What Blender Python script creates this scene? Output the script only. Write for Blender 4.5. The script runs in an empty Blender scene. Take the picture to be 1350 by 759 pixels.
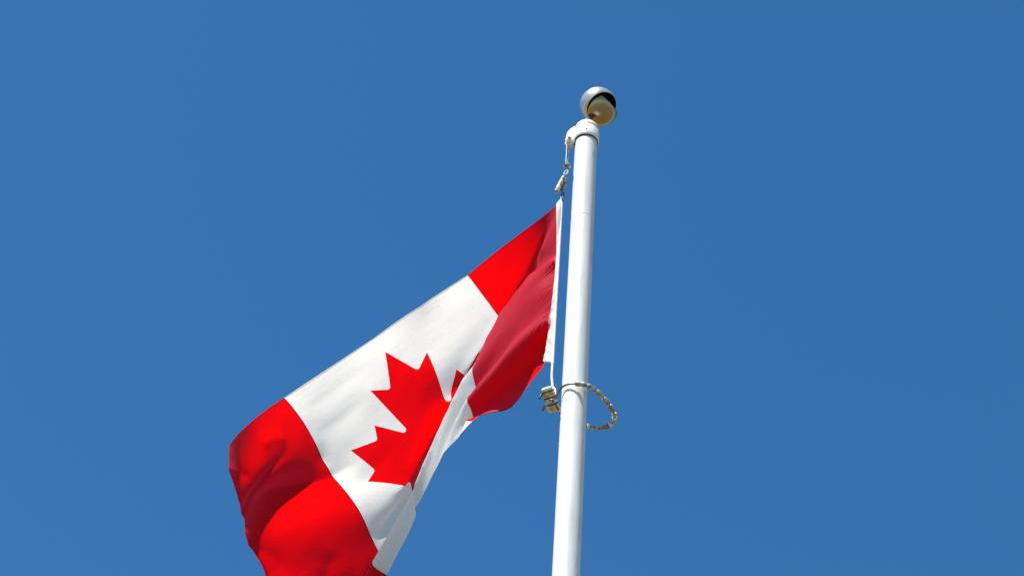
import bpy, math, random
import numpy as np
from mathutils import Vector, Matrix
from mathutils.geometry import delaunay_2d_cdt
R = math.radians
scene = bpy.context.scene
C = scene.collection

# ------------------------------------------------------------------ camera
FPX = 85/36*1350
VUP = Vector((225, 2931, -FPX)).normalized()                 # world up seen from the lens
back = Vector((0, 0, 1))
YH = (-back - (-back).dot(VUP)*VUP).normalized()
XH = YH.cross(VUP)
M3 = Matrix((XH, YH, VUP))                                   # lens axes -> world
CAM = Vector((-0.24669269, -6.00569965, 1.6))
cam_data = bpy.data.cameras.new('camera'); cam_data.lens = 85; cam_data.sensor_width = 36
cam_data.clip_start = .05; cam_data.clip_end = 5000
cam = bpy.data.objects.new('camera', cam_data); C.objects.link(cam)
cam.matrix_world = Matrix.Translation(CAM) @ M3.to_4x4()
scene.camera = cam

def ray(px, py):
    return (M3 @ Vector((px-675., -(py-379.5), -FPX))).normalized()
def at(px, py, y=0.0):
    "point of the sight line that lies in the upright plane at depth y"
    d = ray(px, py); return CAM + d*((y-CAM.y)/d.y)

# ------------------------------------------------------------------ sky and sun
SUN_EL, SUN_AZ = R(62), R(42)            # azimuth to the left of the viewer's back
sdir = Vector((-math.sin(SUN_AZ)*math.cos(SUN_EL), -math.cos(SUN_AZ)*math.cos(SUN_EL), math.sin(SUN_EL)))
world = bpy.data.worlds.new('World'); scene.world = world; world.use_nodes = True
wt = world.node_tree; bg = wt.nodes['Background']
sky = wt.nodes.new('ShaderNodeTexSky'); sky.sky_type = 'NISHITA'; sky.sun_disc = False
sky.sun_elevation = SUN_EL; sky.sun_rotation = math.atan2(sdir.x, sdir.y) % (2*math.pi)
sky.altitude = 0; sky.air_density = 1.0; sky.dust_density = .3; sky.ozone_density = 2.0
hs = wt.nodes.new('ShaderNodeHueSaturation'); hs.inputs['Saturation'].default_value = 1.33; hs.inputs['Hue'].default_value = .497
wt.links.new(sky.outputs[0], hs.inputs['Color']); wt.links.new(hs.outputs[0], bg.inputs[0])
bg.inputs[1].default_value = .086
sd = bpy.data.lights.new('sun', 'SUN'); sd.energy = 4.6; sd.angle = R(.53); sd.color = (1, .95, .88)
sun = bpy.data.objects.new('sun', sd); C.objects.link(sun)
sun.rotation_euler = sdir.to_track_quat('Z', 'Y').to_euler(); sun.location = (-5, -5, 20)
vs = scene.view_settings
vs.view_transform = 'Standard'; vs.look = 'None'; vs.gamma = 1; vs.exposure = .84; vs.use_curve_mapping = False
scene.cycles.max_bounces = 8

# ------------------------------------------------------------------ materials
def mat(name):
    m = bpy.data.materials.new(name); m.use_nodes = True
    return m, m.node_tree, m.node_tree.nodes['Principled BSDF']
def noise_mix(nt, scale, c1, c2, lo=.4, hi=.6, detail=5, coord='Object', stretch=None):
    n = nt.nodes.new('ShaderNodeTexNoise'); n.inputs['Scale'].default_value = scale; n.inputs['Detail'].default_value = detail
    tc = nt.nodes.new('ShaderNodeTexCoord')
    if stretch:
        mp = nt.nodes.new('ShaderNodeMapping'); mp.inputs['Scale'].default_value = stretch
        nt.links.new(tc.outputs[coord], mp.inputs[0]); nt.links.new(mp.outputs[0], n.inputs[0])
    else: nt.links.new(tc.outputs[coord], n.inputs[0])
    r = nt.nodes.new('ShaderNodeValToRGB'); r.color_ramp.elements[0].position = lo; r.color_ramp.elements[1].position = hi
    r.color_ramp.elements[0].color = (*c1, 1); r.color_ramp.elements[1].color = (*c2, 1)
    nt.links.new(n.outputs[0], r.inputs[0]); return r.outputs[0], n
def simple(name, c1, c2, rough=.5, metal=0., scale=30, bump=0., lo=.4, hi=.6, stretch=None, spec=.5):
    m, nt, p = mat(name)
    col, n = noise_mix(nt, scale, c1, c2, lo, hi, stretch=stretch)
    nt.links.new(col, p.inputs['Base Color']); p.inputs['Roughness'].default_value = rough
    p.inputs['Metallic'].default_value = metal; p.inputs['Specular IOR Level'].default_value = spec
    if bump:
        b = nt.nodes.new('ShaderNodeBump'); b.inputs['Strength'].default_value = bump; b.inputs['Distance'].default_value = .002
        nt.links.new(n.outputs[0], b.inputs['Height']); nt.links.new(b.outputs[0], p.inputs['Normal'])
    return m
def cloth(name, refl, trans, sheen, tw=.5, wear=None):
    m, nt, p = mat(name)
    uv = nt.nodes.new('ShaderNodeUVMap'); uv.uv_map = 'weave'
    # faint puckers and weave, real relief for the light to catch
    mp = nt.nodes.new('ShaderNodeMapping'); mp.inputs['Scale'].default_value = (9, 42, 1); mp.inputs['Rotation'].default_value = (0, 0, R(-24))
    nt.links.new(uv.outputs[0], mp.inputs[0])
    n1 = nt.nodes.new('ShaderNodeTexNoise'); n1.inputs['Scale'].default_value = 1; n1.inputs['Detail'].default_value = 6
    nt.links.new(mp.outputs[0], n1.inputs[0])
    n2 = nt.nodes.new('ShaderNodeTexNoise'); n2.inputs['Scale'].default_value = 260; n2.inputs['Detail'].default_value = 2
    nt.links.new(uv.outputs[0], n2.inputs[0])
    b1 = nt.nodes.new('ShaderNodeBump'); b1.inputs['Strength'].default_value = .16; b1.inputs['Distance'].default_value = .006
    b2 = nt.nodes.new('ShaderNodeBump'); b2.inputs['Strength'].default_value = .7; b2.inputs['Distance'].default_value = .0012
    nt.links.new(n1.outputs[0], b1.inputs['Height']); nt.links.new(n2.outputs[0], b2.inputs['Height'])
    nt.links.new(b1.outputs[0], b2.inputs['Normal'])
    n3 = nt.nodes.new('ShaderNodeTexNoise'); n3.inputs['Scale'].default_value = 95; n3.inputs['Detail'].default_value = 4
    nt.links.new(uv.outputs[0], n3.inputs[0])
    cr = nt.nodes.new('ShaderNodeValToRGB'); cr.color_ramp.elements[0].position = .3; cr.color_ramp.elements[1].position = .65
    cr.color_ramp.elements[0].color = (*[c*.86 for c in refl], 1); cr.color_ramp.elements[1].color = (*refl, 1)
    nt.links.new(n3.outputs[0], cr.inputs[0]); nt.links.new(cr.outputs[0], p.inputs['Base Color'])
    p.inputs['Roughness'].default_value = .55
    p.inputs['Specular IOR Level'].default_value = .15
    p.inputs['Sheen Weight'].default_value = sheen; p.inputs['Sheen Roughness'].default_value = .45
    nt.links.new(b2.outputs[0], p.inputs['Normal'])
    t = nt.nodes.new('ShaderNodeBsdfTranslucent'); t.inputs[0].default_value = (*trans, 1)
    nt.links.new(b2.outputs[0], t.inputs['Normal'])
    mx = nt.nodes.new('ShaderNodeMixShader'); mx.inputs[0].default_value = tw
    nt.links.new(p.outputs[0], mx.inputs[1]); nt.links.new(t.outputs[0], mx.inputs[2])
    nt.links.new(mx.outputs[0], nt.nodes['Material Output'].inputs[0])
    return m
M = {}
M['red'] = cloth('red nylon', (.62, .002, .035), (1., .001, .001), .10, .52)
M['white'] = cloth('white nylon', (.86, .855, .83), (.86, .83, .76), .05, .55)
M['header'] = cloth('white canvas', (.84, .83, .80), (.8, .78, .74), .1, .25)
M['paint'] = simple('white pole paint', (.60, .61, .57), (.74, .75, .72), .42, 0, 7, .12, .25, .6, (5, 5, .6))
_nt = M['paint'].node_tree; _p = _nt.nodes['Principled BSDF']; _src = _p.inputs['Base Color'].links[0].from_socket
_c, _n = noise_mix(_nt, 16, (0, 0, 0), (1, 1, 1), .60, .78, 8, stretch=(3, 3, .35))
_m = _nt.nodes.new('ShaderNodeMix'); _m.data_type = 'RGBA'; _nt.links.new(_c, _m.inputs[0])
_nt.links.new(_src, _m.inputs[6]); _m.inputs[7].default_value = (.44, .44, .38, 1); _nt.links.new(_m.outputs[2], _p.inputs['Base Color'])
M['cast'] = simple('white painted casting', (.74, .75, .76), (.86, .86, .87), .45, 0, 40, .1)
M['cream'] = simple('yellowed sealant', (.55, .52, .36), (.68, .66, .5), .55, 0, 50, .1)
M['dark'] = simple('dark joint shade and ball lining', (.015, .013, .012), (.05, .04, .03), .7, 0, 60, .1)  # near-black for the painted joint shadow and the ball's inner faces
M['rust'] = simple('rusty iron', (.07, .018, .01), (.16, .05, .025), .8, 0, 90, .4)
M['silver'] = simple('dull silver plating', (.50, .48, .42), (.66, .63, .57), .30, .65, 25, .05)
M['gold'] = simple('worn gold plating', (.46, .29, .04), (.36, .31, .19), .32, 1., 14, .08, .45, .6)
M['wire'] = simple('black coated wire', (.012, .012, .014), (.04, .04, .045), .5, 0, 80)
M['rope'] = simple('white braided rope', (.72, .72, .70), (.85, .85, .83), .7, 0, 300, .5)
M['grey_rope'] = simple('weathered thin wire rope', (.18, .2, .23), (.42, .45, .48), .55, 0, 200, .4)
M['snap'] = simple('weathered rubber snap cover', (.20, .16, .12), (.60, .57, .50), .6, 0, 55, .3, .42, .55)
M['snapw'] = simple('pale rubber snap cover', (.62, .62, .58), (.8, .8, .76), .5, 0, 80, .2)
M['khaki'] = simple('stained cream plastic', (.46, .33, .12), (.78, .68, .42), .5, 0, 60, .2, .4, .6)
M['bead'] = simple('pale grey plastic bead', (.22, .23, .19), (.52, .54, .49), .45, 0, 70, .2)
M['brown'] = simple('brown cracked bead', (.10, .035, .018), (.42, .30, .20), .6, 0, 160, .4, .45, .55)
M['grass'] = simple('dry sparse lawn', (.07, .065, .03), (.17, .135, .08), .95, 0, .35, .0, .35, .65)
M['concrete'] = simple('pale concrete', (.32, .31, .29), (.42, .41, .38), .9, 0, 3, .2)

# ------------------------------------------------------------------ helpers
def link(name, verts, faces, m, parent=None, smooth=True, sharp=35, normals=None, uvs=None):
    me = bpy.data.meshes.new(name); me.from_pydata([tuple(v) for v in verts], [], faces)
    mats = m if isinstance(m, list) else [m]
    for k in mats: me.materials.append(k)
    me.polygons.foreach_set('use_smooth', [smooth]*len(me.polygons)); me.update()
    if uvs is not None:
        l = me.uv_layers.new(name='weave')
        idx = np.empty(len(me.loops), int); me.loops.foreach_get('vertex_index', idx)
        l.data.foreach_set('uv', np.asarray(uvs)[idx].ravel().astype('f4'))
    if normals is not None: me.normals_split_custom_set_from_vertices([tuple(n) for n in normals])
    elif smooth and sharp: me.set_sharp_from_angle(angle=R(sharp))
    o = bpy.data.objects.new(name, me); C.objects.link(o)
    if parent: o.parent = parent
    return o
def thing(o, label, cat, group=None):
    o['label'] = label; o['category'] = cat
    if group: o['group'] = group
    return o
def empty(name, loc=(0, 0, 0)):
    o = bpy.data.objects.new(name, None); C.objects.link(o); o.location = loc
    return o
class MB:
    def __init__(s): s.v = []; s.f = []
    def add(s, v, f):
        k = len(s.v); s.v += [Vector(p) for p in v]; s.f += [tuple(i+k for i in q) for q in f]; return s
    def build(s, name, m, parent=None, loc=None, **kw):
        o0 = Vector(loc) if loc else Vector((0, 0, 0))
        if parent is not None and parent.type == 'EMPTY': o0 = Vector(parent.location)
        elif parent is not None:
            o0 = Vector(parent.parent.location) if parent.parent is not None else Vector(parent.location)
        o = link(name, [p-o0 for p in s.v], s.f, m, parent, **kw)
        if loc and parent is None: o.location = o0
        return o
def frame(d):
    d = d.normalized(); a = Vector((0, 0, 1)) if abs(d.z) < .9 else Vector((1, 0, 0))
    x = a.cross(d).normalized(); return x, d.cross(x)
def lathe(mb, base, axis, prof, n=32, cap=(True, True), arc=None):
    "prof: (distance along the axis, radius)"
    x, y = frame(axis); d = axis.normalized(); v = []; f = []
    for (h, r) in prof:
        for k in range(n):
            a = 2*math.pi*k/n; v.append(base+d*h+(x*math.cos(a)+y*math.sin(a))*r)
    for i in range(len(prof)-1):
        for k in range(n):
            k2 = (k+1) % n; f.append((i*n+k, i*n+k2, (i+1)*n+k2, (i+1)*n+k))
    if cap[0]: f.append(tuple(range(n-1, -1, -1)))
    if cap[1]: f.append(tuple((len(prof)-1)*n+k for k in range(n)))
    return mb.add(v, f)
def smooth_path(pts, n=8):
    pts = [Vector(p) for p in pts]; o = []
    for i in range(len(pts)-1):
        p0 = pts[max(i-1, 0)]; p1 = pts[i]; p2 = pts[i+1]; p3 = pts[min(i+2, len(pts)-1)]
        for k in range(n):
            t = k/n; o.append(.5*((2*p1)+(p2-p0)*t+(2*p0-5*p1+4*p2-p3)*t*t+(3*p1-p0-3*p2+p3)*t**3))
    o.append(pts[-1]); return o
def tube(mb, path, rad, n=10, cap=True):
    path = [Vector(p) for p in path]
    rf = rad if callable(rad) else (lambda t: rad)
    v = []; f = []; m = len(path); x = None
    for i, p in enumerate(path):
        d = (path[min(i+1, m-1)]-path[max(i-1, 0)]).normalized()
        if x is None: x, _ = frame(d)
        x = (x-d*x.dot(d)).normalized(); y = d.cross(x); r = rf(i/max(m-1, 1))
        for k in range(n):
            a = 2*math.pi*k/n; v.append(p+(x*math.cos(a)+y*math.sin(a))*r)
    for i in range(m-1):
        for k in range(n):
            k2 = (k+1) % n; f.append((i*n+k, i*n+k2, (i+1)*n+k2, (i+1)*n+k))
    if cap: f.append(tuple(range(n-1, -1, -1))); f.append(tuple((m-1)*n+k for k in range(n)))
    return mb.add(v, f)

# ------------------------------------------------------------------ ground
g = link('ground', [(-2500, -2500, 0), (2500, -2500, 0), (2500, 2500, 0), (-2500, 2500, 0)], [(0, 1, 2, 3)], M['grass'], smooth=False)
g['kind'] = 'structure'

# ------------------------------------------------------------------ flagpole
pole = empty('flagpole'); thing(pole, 'tall round white painted flagpole with a cast cap and a ball on top', 'flagpole')
def pr(z): return .0436+(8.95-z)*.00105
mb = MB(); lathe(mb, Vector((0, 0, .02)), Vector((0, 0, 1)), [(h, pr(h+.02)) for h in np.linspace(0, 9.05, 60)], 64)
mb.build('pole_shaft', M['paint'], pole)
mb = MB(); lathe(mb, Vector((0, 0, 0)), Vector((0, 0, 1)), [(0, .16), (.02, .16), (.05, .1), (.09, .075), (.10, .058), (.12, .056)], 48)
mb.build('base_collar', M['cast'], pole)
mb = MB(); lathe(mb, Vector((0, 0, 8.512)), Vector((0, 0, 1)), [(-.0006, pr(8.51)-.0005), (0, pr(8.51)+.0006), (.0012, pr(8.51)+.0006), (.0018, pr(8.51)-.0005)], 64, (False, False))
mb.build('joint_line', M['cast'], pole)
# cast truck cap
mb = MB(); zc = 8.985
lathe(mb, Vector((0, 0, zc)), Vector((0, 0, 1)), [(0, .0445), (-.004, .0475), (0, .0505), (.012, .051), (.055, .0505), (.060, .048), (.064, .048)], 64, (False, False))
trk = mb.build('truck_cap', M['cast'], pole)
mb = MB(); lathe(mb, Vector((0, 0, zc+.064)), Vector((0, 0, 1)), [(-.002, .0472), (0, .0485), (.013, .0485), (.016, .0465)], 64, (False, False))
mb.build('seal_ring', M['cream'], trk)
mb = MB(); lathe(mb, Vector((0, 0, zc+.08)), Vector((0, 0, 1)), [(-.002, .0455), (0, .0465), (.008, .0445), (.022, .036), (.034, .026), (.042, .020), (.046, .014)], 64, (False, True))
mb.build('cap_cone', M['cast'], trk)
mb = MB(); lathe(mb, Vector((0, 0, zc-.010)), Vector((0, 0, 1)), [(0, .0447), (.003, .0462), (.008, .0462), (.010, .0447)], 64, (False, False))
mb.build('joint_shadow_gap', M['dark'], trk).name = 'joint_shade_ring'  # added dark ring standing in for the shadow under the cap
for a in (-95, 10, 150):
    d = Vector((math.cos(R(a)), math.sin(R(a)), 0)); mb = MB()
    lathe(mb, Vector((0, 0, zc+.024))+d*.049, d, [(0, .004), (.0035, .004), (.004, .003)], 12); mb.build('set_screw', M['cream'], trk)
# pulley bracket on the left of the cap
pb = MB()
outer = [(758, 170), (752, 174), (747.5, 179), (745.6, 185), (746.8, 189.5), (751, 192), (756, 191.5), (760, 186)]
mid = [(at(x, y, 0)) for x, y in outer]
front = [p+Vector((0, -.017, 0)) for p in mid]; bk = [p+Vector((0, .017, 0)) for p in mid]
cen = sum(mid, Vector())/len(mid)
fi = [cen+(p-cen)*.86+Vector((0, -.006, 0)) for p in front]; bi = [cen+(p-cen)*.86+Vector((0, .006, 0)) for p in bk]
root_f = [at(770, 163, 0)+Vector((0, -.012, 0)), at(770, 186, 0)+Vector((0, -.03, 0))]
n = len(outer); v = fi+front+bk+bi; f = [tuple(range(n))]
for q in range(3):
    for k in range(n):
        k2 = (k+1) % n; f.append((q*n+k, (q+1)*n+k, (q+1)*n+k2, q*n+k2))
f.append(tuple(3*n+k for k in range(n-1, -1, -1)))
pb.add(v, f)
# tapering web from bracket into the cone
w0 = [at(772, 165, 0), at(752.5, 174, 0), at(757, 185, 0), at(768, 183, 0)]
wf = [p+Vector((0, -.011, 0)) for p in w0]; wb = [p+Vector((0, .011, 0)) for p in w0]
pb.add(wf+wb, [(0, 1, 2, 3), (7, 6, 5, 4), (0, 4, 5, 1), (1, 5, 6, 2), (2, 6, 7, 3), (3, 7, 4, 0)])
M['bracket'] = simple('yellowed white casting', (.66, .63, .52), (.80, .78, .70), .5, 0, 40, .1)
br = pb.build('pulley_bracket', M['bracket'], pole)
bv = br.modifiers.new('b', 'BEVEL'); bv.width = .003; bv.segments = 2; bv.limit_method = 'ANGLE'
mb = MB(); c = at(750.6, 181.5, -.023); lathe(mb, c+Vector((0, .003, 0)), Vector((0, -1, 0)), [(0, .0055), (.004, .0055), (.005, .004)], 16)
mb.build('axle_bolt', M['rust'], br)
mb = MB(); c = at(751.5, 187.5, 0); lathe(mb, c+Vector((0, -.010, 0)), Vector((0, 1, 0)), [(0, .020), (.003, .020), (.007, .015), (.013, .015), (.017, .020), (.020, .020)], 28)
mb.build('pulley_wheel', M['cream'], br)

# ------------------------------------------------------------------ ball finial (upper shell open, lower half slipped out)
VX = M3 @ Vector((1, 0, 0)); VD = -ray(789, 140); VY = VD.cross(VX).normalized(); VX = VY.cross(VD).normalized()
BC = at(788.6, 139, 0); PXM = 1/329.4
fin = empty('ball_finial', at(778, 156, 0)); fin.parent = None
def sphere_part(centre, rad, keep, thick=0, nu=96, nv=64, ax=None):
    "part of a sphere about axis ax from its pole down to the angle keep"
    x, y = frame(ax); v = []; f = []
    prof = [(math.cos(a), math.sin(a)) for a in np.linspace(.0001, keep, nv)]
    rows = [(rad, c, s) for c, s in prof]
    if thick: rows += [(rad-thick*.5, math.cos(keep+.012), math.sin(keep+.012))]+[(rad-thick, c, s) for c, s in prof[::-1]]
    for (r_, c_, s_) in rows:
        for k in range(nu):
            a = 2*math.pi*k/nu; v.append(centre+ax*(c_*r_)+(x*math.cos(a)+y*math.sin(a))*(s_*r_))
    for i in range(len(rows)-1):
        for k in range(nu):
            k2 = (k+1) % nu; f.append((i*nu+k, (i+1)*nu+k, (i+1)*nu+k2, i*nu+k2))
    return MB().add(v, f), len(prof), nu
UL = (VX*-.80+VY*.60)
a1 = (UL*.60-VD*.80).normalized()
mb, npf, nu = sphere_part(BC, 24.3*PXM, math.acos(-.38), .0022, ax=a1)
sh = mb.build('upper_shell', [M['silver'], M['dark']], fin, sharp=0)
for i, p in enumerate(sh.data.polygons):
    if i >= (npf+1)*nu: p.material_index = 1
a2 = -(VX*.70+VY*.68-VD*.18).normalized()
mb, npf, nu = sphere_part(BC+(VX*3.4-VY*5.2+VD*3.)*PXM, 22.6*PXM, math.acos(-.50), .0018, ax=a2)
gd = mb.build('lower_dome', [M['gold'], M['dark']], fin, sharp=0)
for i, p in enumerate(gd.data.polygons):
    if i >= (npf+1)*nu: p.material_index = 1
mb = MB(); s0 = Vector((0, 0, zc+.118)); s1 = BC+Vector((-.012, 0, -.02))
lathe(mb, s0, s1-s0, [(0, .013), (.008, .017), (.016, .017), (.018, .011), ((s1-s0).length, .011)], 24)
mb.build('spindle', M['rust'], fin)
fin.parent = None
thing(fin, 'broken ball on top of the flagpole, silvery shell above and slipped gold half below', 'finial')

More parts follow.
